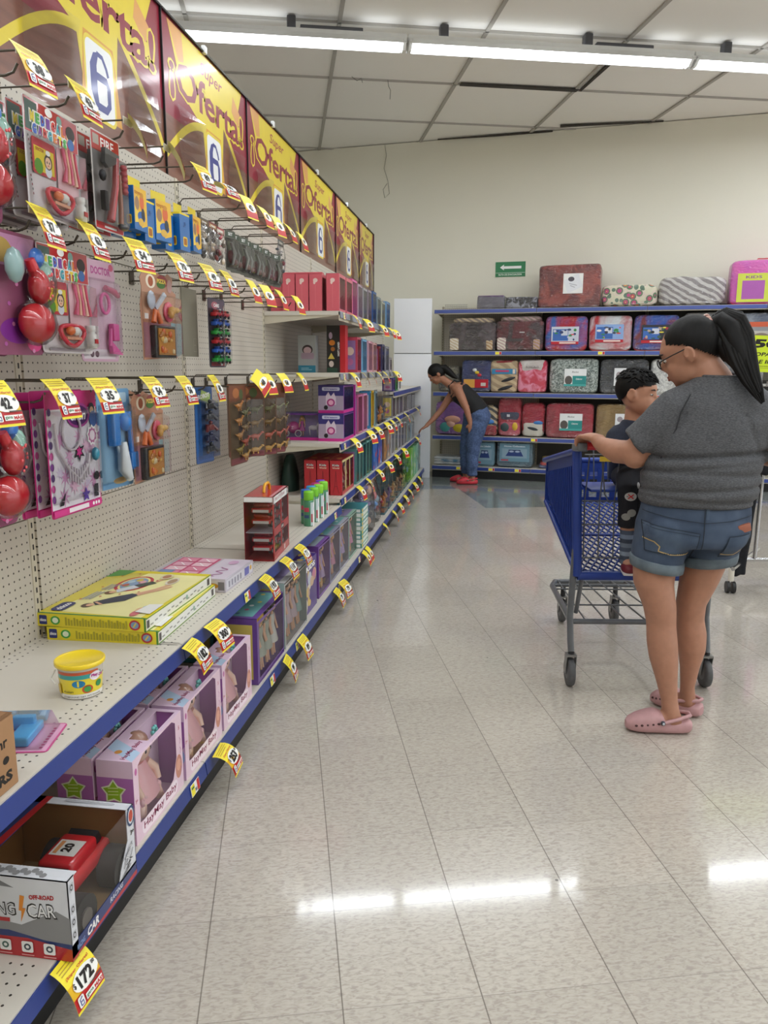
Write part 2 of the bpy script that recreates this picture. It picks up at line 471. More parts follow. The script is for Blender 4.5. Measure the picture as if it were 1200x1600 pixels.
# sagging panel edges: dark slits where a tile has dropped
GAP = P('#3a3632', 0.8)
mb = MB()
for (x0, y0, x1, y1, t0, t1) in ((-0.45, 8.18, 0.70, 8.50, 0.03, 0.035), (0.728, 8.514, 0.99, 7.6, 0.012, 0.02), (0.62, 9.66, 1.75, 9.62, 0.03, 0.01), (-0.81, 10.0, 0.55, 9.86, 0.006, 0.03)):
    d = Vector((x1 - x0, y1 - y0, 0)); n_ = Vector((-d.y, d.x, 0)).normalized()
    a = Vector((x0, y0, CEIL - 0.012)); b2 = Vector((x1, y1, CEIL - 0.012))
    mb.prism([a - n_ * t0, b2 - n_ * t1, b2 + n_ * t1, a + n_ * t0], (0, 0, 0.012), GAP)
struct('trim_2', mb)
# white boarded end panel at the corner
mb = MB(); PNL = paint_wall('white_board', '#dfe2e8', '#eaecf0', 3)
mb.box((-1.03, 9.47, 0.755), (0.46, 0.05, 1.51), PNL, bev=0.004); mb.box((-1.03, 9.465, 1.84), (0.455, 0.05, 0.64), PNL, bev=0.004)
mb.box((-1.03, 9.48, 1.512), (0.44, 0.03, 0.012), P('#8d9094')); struct('partition_end_panel', mb)

# ---------------------------------------------------------------- fluorescent fixtures
TUBE = P('#f6fbff', 0.3, emit=5.0); LAMPW = P('#e2e4e4', 0.35); LAMPD = P('#4a4a4e', 0.5)
TUBE.cycles.emission_sampling = 'NONE'
def fixture_meshes():
    root = empty('fluorescent_light')
    h = MB(); h.box((0, 0, 0.055), (2.44, 0.13, 0.05), LAMPW, bev=0.004)
    for s_ in (-1, 1): h.prism([(-1.215, s_ * 0.065, 0.05), (-1.215, s_ * 0.105, 0.0), (-1.215, s_ * 0.100, 0.0), (-1.215, s_ * 0.062, 0.045)][::s_], (2.43, 0, 0), LAMPW)
    h.build('housing', root)
    for s_ in (-1, 1):
        t = MB(); t.cyl((-1.18, s_ * 0.05, -0.002), (1.18, s_ * 0.05, -0.002), 0.019, TUBE, n=12); t.build('tube', root)
    e = MB()
    for s_ in (-1, 1):
        e.prism([(s_ * 1.19, -0.10, 0.03), (s_ * 1.19, 0.10, 0.03), (s_ * 1.19, 0.03, -0.03), (s_ * 1.19, -0.03, -0.03)], (s_ * 0.025, 0, 0), LAMPW)
    e.build('end_cap', root)
    b = MB(); b.box((0.62, 0.0, 0.10), (0.5, 0.07, 0.035), LAMPD, bev=0.006)
    b.tube([(0.37, 0, 0.10), (0.33, 0, 0.085), (0.30, 0.0, 0.12)], 0.008, LAMPD); b.build('ballast', root)
    for x in (-0.92, 0.30):
        k = MB(); k.box((x, 0, 0.13), (0.07, 0.08, 0.10), LAMPD, bev=0.01); k.build('bracket', root)
    return root
LP0 = Vector((0.366, 7.11, 3.9))                # middle of the fixture seen over the aisle
proto = fixture_meshes(); first = True
lamp_d = bpy.data.lights.new('tube_light', 'AREA'); lamp_d.shape = 'RECTANGLE'; lamp_d.size = 2.36; lamp_d.size_y = 0.15
lamp_d.energy = LAMP_POWER; lamp_d.color = (0.90, 0.955, 1.0)
l = bpy.data.objects.new('tube_light', lamp_d); COL.objects.link(l)
l.location = (0, 0, -0.024); l.parent = proto
lamp_u = bpy.data.lights.new('ceiling_fill', 'AREA'); lamp_u.shape = 'RECTANGLE'; lamp_u.size = 2.3; lamp_u.size_y = 0.1
lamp_u.energy = LAMP_POWER * 0.045; lamp_u.color = (0.90, 0.955, 1.0)  # added up-light above the housing, there to brighten the ceiling
l = bpy.data.objects.new('ceiling_fill', lamp_u); COL.objects.link(l); l.rotation_euler = (R(180), 0, 0); l.location = (0, 0, 0.085); l.parent = proto
for row in range(4):
    for k in range(-2, 4):
        if row == 1 and False: continue
        c = LP0 + gx * (2.453 * k) - gy * (3.05 * row)
        if abs(c.x) > 11 or c.x < -5: continue
        o = proto if first else dup(proto); first = False
        o.location = c; o.rotation_euler = (0, 0, G)
        tag(o, {-1: 'fluorescent ceiling fixture running behind the top of the banners', 0: 'fluorescent ceiling fixture in the middle of the row over the aisle',
                1: 'fluorescent ceiling fixture at the right end of the lit row'}.get(k, 'twin tube fluorescent fixture outside the view') if row == 0
            else 'twin tube fluorescent fixture over the near part of the store', 'ceiling light', 'fluorescent fixtures under the ceiling')
# thin wires dangling from ceiling and wall
def wire(name, pts, label, r=0.0025, mat=None):
    m = MB(); m.tube(pts, r, mat or BLACK, n=5); tag(m.build(name), label, 'wire')
wire('hanging_wire', [(-1.14, 7.99, 4.08), (-1.13, 7.98, 4.02), (-1.11, 7.97, 3.98), (-1.115, 7.97, 3.9)], 'short dark wire dangling from a ceiling panel seam')
wire('hanging_wire', [(-1.47, 7.86, 4.08), (-1.42, 7.87, 4.045), (-1.38, 7.88, 4.07), (-1.37, 7.88, 4.03)], 'small loop of dark wire at the ceiling bar crossing')
q = WP + wx * (-0.75) - wy * 0.012
wire('hanging_wire', [(q.x, q.y, 4.07), (q.x + .02, q.y, 3.95), (q.x - .01, q.y, 3.8), (q.x + .04, q.y, 3.65), (q.x + .06, q.y, 3.5), (q.x, q.y, 3.45), (q.x - .02, q.y, 3.55), (q.x + .03, q.y, 3.62)],
     'thin pale wire looped down the cream wall', 0.003, P('#8f8b7c'))

# ================================================================ GONDOLA
XB, XS, XK = -1.39, -0.93, -0.875               # back panel, shelf lips, base lip
ZB, ZM = 0.13, 0.515
BAYS = [0.90, 2.12, 3.34, 4.56, 5.78, 7.00, 8.22, 9.44]
BAYW = ['nearest the camera, holding the clay bucket', 'above and below the two yellow boxed sets', 'holding the red car box',
        'holding the pink boxes', 'next past the pink boxes', 'second from the far end', 'beside the white panel']
def shelf_part(root, w_, depth, z, lip=0.035, lipm=BLUE, zl=0.0, xf=0.0, brackets=True, name='shelf'):
    """a shelf deck whose front edge lies at local x = xf, with its price channel and brackets"""
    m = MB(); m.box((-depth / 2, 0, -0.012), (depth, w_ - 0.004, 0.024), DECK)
    m.box((-0.003, 0, -0.03), (0.006, w_ - 0.004, 0.05), BEIGE)
    sh = m.build(name, root, (xf, 0, z))
    l = MB(); l.box((0.004, 0, -0.012 - lip / 2 + 0.008), (0.006, w_ - 0.006, lip), lipm, ry=R(-8)); l.build('price_channel', sh)
    if brackets:
        for s_ in (-1, 1):
            b = MB(); y = s_ * (w_ / 2 - 0.006)
            b.prism([(-0.01, y, -0.025), (-depth, y, -0.075), (-depth, y, 0.0), (-0.01, y, 0.0)], (0, -s_ * 0.004, 0), BEIGE)
            b.build('bracket', sh)
    return sh
units = []
for i in range(7):
    y0, y1 = BAYS[i], BAYS[i + 1]; w_ = y1 - y0
    r = empty('gondola_shelf_unit', (0, (y0 + y1) / 2, 0), 0, 'beige perforated shelf unit with blue rails, ' + BAYW[i], 'shelf unit', 'toy aisle shelf units')
    for z0, z1 in ((0.10, 0.895), (0.895, 1.72), (1.72, 2.14)):
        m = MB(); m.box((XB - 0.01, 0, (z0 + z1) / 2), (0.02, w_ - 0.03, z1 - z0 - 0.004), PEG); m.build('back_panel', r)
    for s_ in ((-1, 1) if i == 0 else (1,)):
        m = MB(); y = s_ * w_ / 2
        m.box((XB - 0.012, y - 0.014 * (s_ > 0), 1.07), (0.03, 0.026, 2.14), BEIGE)
        for k in range(58): m.box((XB + 0.0035, y - 0.014 * (s_ > 0), 0.16 + k * 0.034), (0.0015, 0.005, 0.016), DKT)
        m.build('upright', r)
    m = MB(); m.box((XK - 0.03, 0, 0.05), (0.02, w_, 0.10), BLACK); m.build('kick_plate', r)
    shelf_part(r, w_, XK - XB, ZB, 0.042, BLUE, xf=XK, brackets=False, name='base_deck')
    if i < 3: shelf_part(r, w_, XS - XB, ZM, 0.045, BLUE, xf=XS)
    else:
        for z in ((0.555, 0.895, 1.315, 1.675) if i < 5 else (0.555, 0.895, 1.13)):
            shelf_part(r, w_, XS - XB, z, 0.036, BLUE if z < 1.2 else P('#8a8f9d', 0.3), xf=XS)
    units.append(r)

# ---------------------------------------------------------------- banners
CRIM = P('#8e1e35', 0.35, coat=0.2); CRIM2 = P('#a52a45', 0.35, coat=0.2); BYEL = P('#e6cf35', 0.35, coat=0.2); BYEL2 = P('#d99b2b', 0.35, coat=0.2)
BPEA = P('#e0a35c', 0.35, coat=0.2); LOGOB = P('#39408c', 0.35, coat=0.2); LOGOW = P('#eef0f2', 0.35, coat=0.2)
def wood_mat():
    m, nt, b = newmat('printed_wood')
    tc = N(nt, 'ShaderNodeTexCoord'); mp = N(nt, 'ShaderNodeMapping'); mp.inputs['Scale'].default_value = (1, 1.2, 14); nt.links.new(tc.outputs['Object'], mp.inputs[0])
    nz = N(nt, 'ShaderNodeTexNoise'); nz.inputs['Scale'].default_value = 3; nz.inputs['Detail'].default_value = 5; nt.links.new(mp.outputs[0], nz.inputs['Vector'])
    nt.links.new(mixc(nt, nz.outputs['Fac'], rgb('#5b3328'), rgb('#96614d')), b.inputs['Base Color']); b.inputs['Roughness'].default_value = 0.35
    b.inputs['Coat Weight'].default_value = 0.4; return m
WOOD = wood_mat(); POCK = clear_mat('banner_pocket_film', .0, .12, (.96, .96, .97, 1), 3, .35, .02)
def logo6(f, cx, cy, s, body=None):
    """the store's mark: a blue angular 6 on a white tile"""
    w_, h_ = 0.80 * s, s
    f.rrect(cx - w_ / 2 - 0.05 * s, cy - h_ / 2 - 0.05 * s, cx + w_ / 2 + 0.05 * s, cy + h_ / 2 + 0.05 * s, 0.14 * s, BYEL)
    f.rrect(cx - w_ / 2, cy - h_ / 2, cx + w_ / 2, cy + h_ / 2, 0.11 * s, LOGOW)
    X_ = lambda u: cx + u * s; Y_ = lambda v: cy + v * s
    f.poly([(X_(-.02), Y_(.40)), (X_(-.18), Y_(.35)), (X_(-.29), Y_(.18)), (X_(-.29), Y_(-.18)), (X_(-.18), Y_(-.35)), (X_(-.05), Y_(-.41)), (X_(-.10), Y_(-.18)), (X_(-.10), Y_(.20))], LOGOB)
    f.line([(X_(-.08), Y_(.37)), (X_(.08), Y_(.36)), (X_(.19), Y_(.24)), (X_(.24), Y_(.14))], 0.07 * s, LOGOB)
    f.line([(X_(-.12), Y_(.06)), (X_(.18), Y_(.06)), (X_(.24), Y_(-.02)), (X_(.24), Y_(-.26)), (X_(.15), Y_(-.35)), (X_(-.12), Y_(-.35))], 0.11 * s, LOGOB)
def banner(y0, y1, label):
    w_ = y1 - y0; h = 0.667
    m = MB(); m.box((-0.004, 0, h / 2), (0.008, w_ - 0.008, h), CRIM)
    f = Face(m, (0, -w_ / 2, 0), (0, 1, 0), (0, 0, 1)); U_ = lambda u: u * w_
    Y_ = lambda v: v * h
    f.rect(0.004, 0.01, w_ - 0.004, Y_(.40), WOOD)
    # two arches of wood under yellow curves
    arc = [(i / 16, .14 + .40 * math.sin(math.pi * .5 * min(1, (i / 16) / .42)) if i / 16 < .42 else .14 + .40 * math.cos(math.pi * .5 * ((i / 16 - .42) / .58))) for i in range(17)]
    arcL = [(0.0 + .42 * t, .15 + .33 * math.sin(t * math.pi / 2)) for t in (i / 10 for i in range(11))]
    arcR = [(1.0 - .36 * t, .15 + .50 * t ** 0.8) for t in (i / 10 for i in range(11))]
    f.poly([(0.004, Y_(.10))] + [(U_(a) * .99 + 0.004, Y_(b)) for a, b in arcL] + [(U_(.42), Y_(.10))], WOOD)
    f.poly([(U_(.60), Y_(.10))] + [(U_(a) * .99 + 0.004, Y_(b)) for a, b in reversed(arcR)] + [(w_ - 0.006, Y_(.10))], WOOD)
    f.line([(U_(a) * .99 + 0.006, Y_(b)) for a, b in arcL], 0.035, BYEL)
    f.line([(U_(a) * .99 + 0.002, Y_(b)) for a, b in arcR], 0.03, BYEL)
    f.poly([(U_(.06), Y_(.975)), (U_(.93), Y_(.985)), (U_(.84), Y_(.72)), (U_(.94), Y_(.70)), (U_(.80), Y_(.55)), (U_(.66), Y_(.60)), (U_(.62), Y_(.12)), (U_(.44), Y_(.12)), (U_(.40), Y_(.48)), (U_(.22), Y_(.58)), (U_(.14), Y_(.74))], BYEL)
    f.poly([(U_(.06), Y_(.975)), (U_(.20), Y_(.975)), (U_(.22), Y_(.70)), (U_(.16), Y_(.78))], BPEA)
    f.poly([(U_(.80), Y_(.90)), (U_(.93), Y_(.78)), (U_(.86), Y_(.70)), (U_(.78), Y_(.78))], BPEA)
    f.poly([(U_(.44), Y_(.50)), (U_(.62), Y_(.50)), (U_(.66), Y_(.12)), (U_(.58), Y_(.12)), (U_(.57), Y_(.46)), (U_(.46), Y_(.46)), (U_(.45), Y_(.12)), (U_(.41), Y_(.12))], BYEL2)
    f.text('¡Oferta!', U_(.50), Y_(.655), h * .32, BYEL, U_(.90), bold=0.065)
    f.text('¡Oferta!', U_(.50), Y_(.655), h * .285, CRIM, U_(.87), bold=0.02)
    f.text('Super', U_(.52), Y_(.865), h * .11, CRIM2, U_(.26), bold=0.008, slant=0.3)
    logo6(f, U_(.53), Y_(.29), h * .36)
    o = m.build('promotional_banner', None, (-1.425, (y0 + y1) / 2, 2.143)); tag(o, label, 'banner', 'row of offer banners above the toy shelves')
    for u0, u1 in ((.12, .40), (.70, .93)):
        g = MB()
        for k in range(6):
            v0, v1 = .08 + .07 * k, .08 + .07 * (k + 1)
            g.quad((.012 + .006 * math.sin(k * 1.7), -w_ / 2 + U_(u0), Y_(v0)), (.014 + .006 * math.cos(k * 2), -w_ / 2 + U_(u1), Y_(v0)),
                   (.014 + .006 * math.cos(k * 2 + 2), -w_ / 2 + U_(u1), Y_(v1)), (.012 + .006 * math.sin(k * 1.7 + 1.7), -w_ / 2 + U_(u0), Y_(v1)), POCK)
        g.build('plastic_pocket', o)
    b = MB(); b.box((0.004, 0, h - 0.004), (0.014, w_ - 0.006, 0.008), BLACK); b.box((0.003, w_ / 2 - 0.006, h / 2), (0.012, 0.005, h), BLACK); b.build('edge_strip', o)
    c = MB(); c.box((0.008, -w_ * .07, h + 0.006), (0.02, 0.03, 0.035), LAMPW, bev=0.004); c.build('clip', o)
    return o
BN = [2.17, 3.32, 4.43, 5.60, 6.82, 7.98, 8.91]
BL = ['red and yellow offer banner nearest the camera, cut off by the frame', 'offer banner second from the camera, a curled yellow tag below its logo', 'offer banner above the start of the pink boxes, third from the camera',
      'offer banner fourth from the camera along the gondola top', 'offer banner next to last in the row', 'smallest looking offer banner, last before the cream wall']
for i in range(6): banner(BN[i], BN[i + 1], BL[i])
# ================================================================ PRICE TAGS AND HOOKS
TY = P('#f6e63a', 0.4); TY2 = P('#e9b820', 0.4); TR = P('#c4252a', 0.4); TW = P('#f4f4ef', 0.4); TK = P('#1b1714', 0.5); TG = P('#3f7a50', 0.5)
_tags = {}
def price_tag(loc, price, cents, rz, curl, label, group='yellow price tags', far=False, roll=0.0):
    k = (price, cents, round(curl, 1), far)
    if k not in _tags:
        w_, L = 0.098, 0.112
        def fn(a, b, lay):
            s_ = L - b; n_ = 8; x = z = 0.0; ds = s_ / n_
            for i in range(n_):
                th = curl * (1 - (i + .5) * ds / L) ** 1.5 + 0.22; x += math.sin(th) * ds; z -= math.cos(th) * ds
            th = curl * max(0, 1 - s_ / L) ** 1.5 + 0.22
            return Vector((x + math.cos(th) * lay, a - w_ / 2, z + math.sin(th) * lay))
        m = MB(); f = Face(m, fn=fn, step=0.0003)
        f.k = 0; f.rect(0, 0, w_, L, TY, nv=8)
        f.k = -2; f.rect(w_, 0, 0, L, P('#e6dc8a', .5), nv=8); f.k = 1
        f.rect(0, 0.024, w_, 0.062, TY2, nv=3)
        f.rect(0, 0.006, w_, 0.034, TR, nv=3)
        if not far:
            for i, (l0, l1) in enumerate(((.08, .86), (.08, .92), (.08, .74))): f.rect(w_ * l0, .1005 - i * .0065, w_ * l1, .1025 - i * .0065, P('#b79a2e', 0.5), nv=1)
            f.text('¡Súper Oferta!', w_ * .5, .077, .007, TR, w_ * .8, bold=.02)
        f.ell(w_ * .55, .052, .043, .0205, TW, 20)
        f.text(price, w_ * .54, .052, .027, TK, min(.052, .0165 * len(price)), bold=.05)
        if not far:
            f.text('$', w_ * .17, .055, .013, TK, .007); f.text(cents, w_ * .87, .060, .008, TK, .010, bold=.03)
            f.rrect(w_ * .07, .011, w_ * .27, .033, .004, TW); f.line([(w_ * .22, .030), (w_ * .13, .027), (w_ * .13, .015), (w_ * .22, .014), (w_ * .22, .022), (w_ * .15, .022)], .0028, LOGOB)
            f.rect(w_ * .32, .013, w_ * .93, .025, TW, nv=1); f.text('gana', w_ * .46, .0185, .007, TG, w_ * .24); f.text('MÁS!', w_ * .77, .019, .009, TR, w_ * .30, bold=.04)
            f.rect(w_ * .52, .031, w_ * .95, .034, P('#5a5048', 0.5), nv=1)
        _tags[k] = m.mesh('price_tag')
    o = bpy.data.objects.new('price_tag', _tags[k]); COL.objects.link(o)
    o.location = loc; o.rotation_euler = (roll, 0, rz)
    return tag(o, label, 'price tag', group)

def hook_meshes():
    L = 0.262
    m = MB(); m.box((0.003, 0, 0.012), (0.005, 0.034, 0.05), HOOKM)
    m.tube([(0, 0, 0), (L - 0.02, 0, 0), (L, 0, 0.006), (L + 0.012, 0, 0.024)], 0.0031, HOOKM, n=6)
    m2 = MB(); m2.tube([(0, 0, 0.03), (0.02, 0, 0.052), (L + 0.024, 0, 0.052)], 0.0026, HOOKM, n=6); m2.box((L + 0.026, 0, 0.046), (0.003, 0.05, 0.02), P('#d8d3c4', 0.3))
    return m.mesh('peg_hook'), m2.mesh('tag_arm')
HM, HA = hook_meshes()
def peg_hook(y, z, label):
    o = bpy.data.objects.new('peg_hook', HM); COL.objects.link(o); o.location = (XB, y, z - 0.052)
    a = bpy.data.objects.new('tag_arm', HA); COL.objects.link(a); a.parent = o
    return tag(o, label, 'hook', 'steel hooks on the perforated panels')
rnd = random.Random(7)
ROWS = [
 ('top', 2.062, [(1.786, '38', '50', 'over the red medical cards'), (2.004, '43', '90', 'against the wood print of the first banner'), (2.299, '62', '00', 'turned almost edge on before the first banner'), (2.577, '45', '50', 'under the joint of the first two banners'),
   (2.833, '89', '90', 'just left of the curled tag'), (3.349, '42', '90', 'over the gray blister packs, first of five'), (3.575, '47', '90', 'over the gray blister packs, second of five'), (3.801, '46', '50', 'over the gray blister packs, third of five'),
   (4.009, '46', '50', 'over the gray blister packs, fourth of five'), (4.267, '49', '00', 'over the gray blister packs, last of five')]),
 ('middle', 1.720, [(1.788, '37', '20', 'beside the red toy phone bubble'), (2.004, '63', '90', 'above the pink doctor card'), (2.279, '54', '90', 'left of the hanging pizza card'), (2.572, '70', '90', 'at the top of the hanging pizza card'),
   (2.86, '49', '90', 'above the plain gray board'), (3.066, '68', '90', 'above the strip of small cars'), (3.39, '58', '00', 'first of four before the pink boxes'), (3.598, '56', '90', 'second of four before the pink boxes'),
   (3.832, '48', '90', 'third of four before the pink boxes'), (4.164, '48', '90', 'last of four, in front of the pink boxes')]),
 ('lowest', 1.312, [(1.555, '42', '40', 'cut by the left edge of the view'), (1.795, '37', '20', 'over the white and pink jewellery cards'), (2.019, '35', '90', 'over the light blue card'), (2.329, '54', '90', 'over the stacked pizza cards'), (2.59, '56', '90', 'over a bare hook beside the pizza cards'),
   (2.884, '68', '90', 'above the blue robot card'), (3.418, '48', '90', 'tilted beside the green dinosaur strips'), (3.585, '48', '00', 'upright over the green dinosaur strips'), (3.86, '58', '00', 'over the last dinosaur strip'), (4.219, '45', '90', 'before the near end of the second shelf')])]
for rname, z, L in ROWS:
    for i, (y, pr_, ct, where) in enumerate(L):
        yy = y
        peg_hook(yy, z, '%s row hook, its tag %s' % (rname, where))
        rz = rnd.uniform(-0.2, 0.1); roll = 0.0
        if rname == 'top' and i in (2, 3): rz = 0.42
        if rname == 'lowest' and i == 6: roll = 0.5
        price_tag((XB + 0.292, yy, z + 0.006), pr_, ct, rz, 0.5 + rnd.uniform(0, .25), '%s row price tag %s' % (rname, where), 'price tags on the hooks', y > 3.2, roll)
price_tag((XB + 0.292, 3.02, 2.035), '46', '50', -0.2, 1.9, 'tightly curled yellow price tag under the logo of the second banner', 'price tags on the hooks')
for y, p_, c_, wh in ((2.131, '182', '90', 'over the first pink doll box'), (2.323, '300', '90', 'over the second pink doll box'), (2.898, '193', '90', 'above the clear purple set box'), (3.20, '110', '90', 'below the near edge of the red car box'), (3.452, '71', '90', 'below the far edge of the red car box')):
    price_tag((XS + 0.012, y, ZM + 0.002), p_, c_, rnd.uniform(-.15, .1), 1.1, 'price tag on the middle shelf lip ' + wh, 'price tags on the shelf lips', y > 4)
BT = [(1.30, '172', '00', 'at the near bottom corner by the racing car box', .9), (2.197, '253', '00', 'swung out past the pink doll boxes', 1.5), (3.011, '99', '90', 'below the clear purple set box', .7), (3.271, '89', '90', 'below the large clear doll case', .7),
      (4.046, '79', '90', 'nearer of the pair under the purple boxes', .8), (4.225, '79', '90', 'farther of the pair under the purple boxes', .9), (4.957, '65', '90', 'nearer of two before the teal boxes', .9), (5.085, '65', '00', 'farther of two before the teal boxes', .8),
      (5.898, '85', '90', 'below the tall lilac bag', .9), (6.463, '59', '90', 'first past the tall lilac bag', .8), (6.854, '59', '90', 'second past the tall lilac bag', .8), (7.293, '35', '90', 'third past the tall lilac bag', .8), (7.671, '35', '90', 'fourth past the tall lilac bag', .8), (8.153, '29', '90', 'next to last before the white panel', .8), (8.625, '29', '90', 'last before the white panel', .8)]
for y, p_, c_, wh, cu in BT:
    price_tag((XK + 0.012, y, ZB + 0.002), p_, c_, rnd.uniform(-.2, .15), cu, 'floor level price tag ' + wh, 'price tags on the shelf lips', y > 4.5)
ORD = ['first', 'second', 'third', 'fourth', 'fifth', 'sixth', 'seventh', 'eighth', 'ninth']
for zz, nm, L in ((1.675, 'top shelf under the pink boxes', (4.891, 5.361, 6.091, 6.554, 6.875)), (1.315, 'shelf with the white and red boxes', (4.84, 5.232, 5.548, 5.903, 6.235, 6.686, 6.95)),
                  (0.895, 'shelf with the purple carriage boxes', (4.896, 5.521, 5.878, 6.392, 6.703, 7.089, 7.731, 8.066, 8.83)), (0.555, 'shelf with the red tower boxes', (5.076, 5.437, 5.947, 6.479, 7.018, 7.598, 8.872))):
    for i, y in enumerate(L):
        price_tag((XS + 0.012, y, zz + 0.002), str(rnd.choice((49, 59, 89, 99, 120, 150))), '90', rnd.uniform(-.3, .2), .9, '%s price tag from the camera on the %s' % (ORD[i], nm), 'price tags on the far shelves', True)
# small printed shelf labels in the price rails
def rail_label(x, y, z, label):
    m = MB(); m.box((0, 0, 0), (0.0015, 0.062, 0.036), WHITE); f = Face(m, (0.00075, -0.031, -0.018), (0, 1, 0), (0, 0, 1))
    f.rect(.001, .001, .026, .035, TY); f.rect(.044, .001, .061, .035, TR)
    for i in range(9): f.rect(.028 + i * .0016, .006, .0288 + i * .0016, .016, TK)
    f.rect(.004, .022, .022, .028, TG)
    o = m.build('shelf_label', None, (x, y, z)); o.rotation_euler = (0, R(-8), 0)
    tag(o, label, 'label', 'small paper labels in the blue rails')
for y, wh in ((2.02, 'under the first pink doll boxes'), (2.84, 'under the near corner of the purple set box'), (3.24, 'under the large clear doll case'), (4.20, 'under the purple boxes'), (4.85, 'under the last purple box')):
    rail_label(XK + 0.0105, y, ZB - 0.027, 'paper label in the floor level rail ' + wh)
rail_label(XS + 0.0105, 2.72, ZM - 0.027, 'yellow and red paper label in the middle rail below the pink flat box')
rail_label(XS + 0.0105, 4.36, ZM - 0.027, 'pale paper label at the far end of the middle rail')
for zz, n_ in ((1.675, 'top'), (1.315, 'second'), (0.895, 'third'), (0.555, 'fourth')): rail_label(XS + 0.0105, 4.66, zz - 0.025, 'paper label at the near end of the %s upper shelf rail' % n_)

# ================================================================ HANGING TOYS
def SK(h): return P(h, 0.3, coat=0.5)
def card_root(name, w_, h, mat, corner=0.01, t=0.0016):
    """backing card hanging from its top centre; front looks to +X"""
    m = MB(); pts = []
    for cx, cy, t0 in ((w_ / 2 - corner, -corner, 0), (-w_ / 2 + corner, -corner, 90), (-w_ / 2 + corner, -h + corner, 180), (w_ / 2 - corner, -h + corner, 270)):
        for i in range(4):
            a = R(t0 + 30 * i); pts.append((0, cx + corner * math.cos(a), cy + corner * math.sin(a)))
    m.prism([(p[0] + t / 2, p[1], p[2]) for p in pts], (-t, 0, 0), mat)
    return m, Face(m, (t / 2, -w_ / 2, -h), (0, 1, 0), (0, 0, 1))
def blister(y0, z0, y1, z1, d, parent, mat=None, name='blister'):
    m = MB(); c = 0.012
    a = [(0.001, y0, z0), (0.001, y1, z0), (0.001, y1, z1), (0.001, y0, z1)]
    b = [(d, y0 + c, z0 + c), (d, y1 - c, z0 + c), (d, y1 - c, z1 - c), (d, y0 + c, z1 - c)]
    m.rings([a, b], mat or CLEAR, False, False); m.add(b, [(0, 1, 2, 3)], mat or CLEAR)
    return m.build(name, parent)
def face_fig(f, x, y, s, hair='#2a1c18', dress='#e8e8f0'):
    f.ell(x, y - s * 1.1, s * .8, s * .8, P(dress)); f.ell(x, y + s * .1, s * .95, s * 1.0, P(hair)); f.ell(x, y, s * .72, s * .75, P('#f2c9a8'))
    for k in (-1, 1): f.ell(x + k * s * .28, y + s * .05, s * .12, s * .16, TK)
    f.ell(x, y - s * .35, s * .18, s * .07, TR)

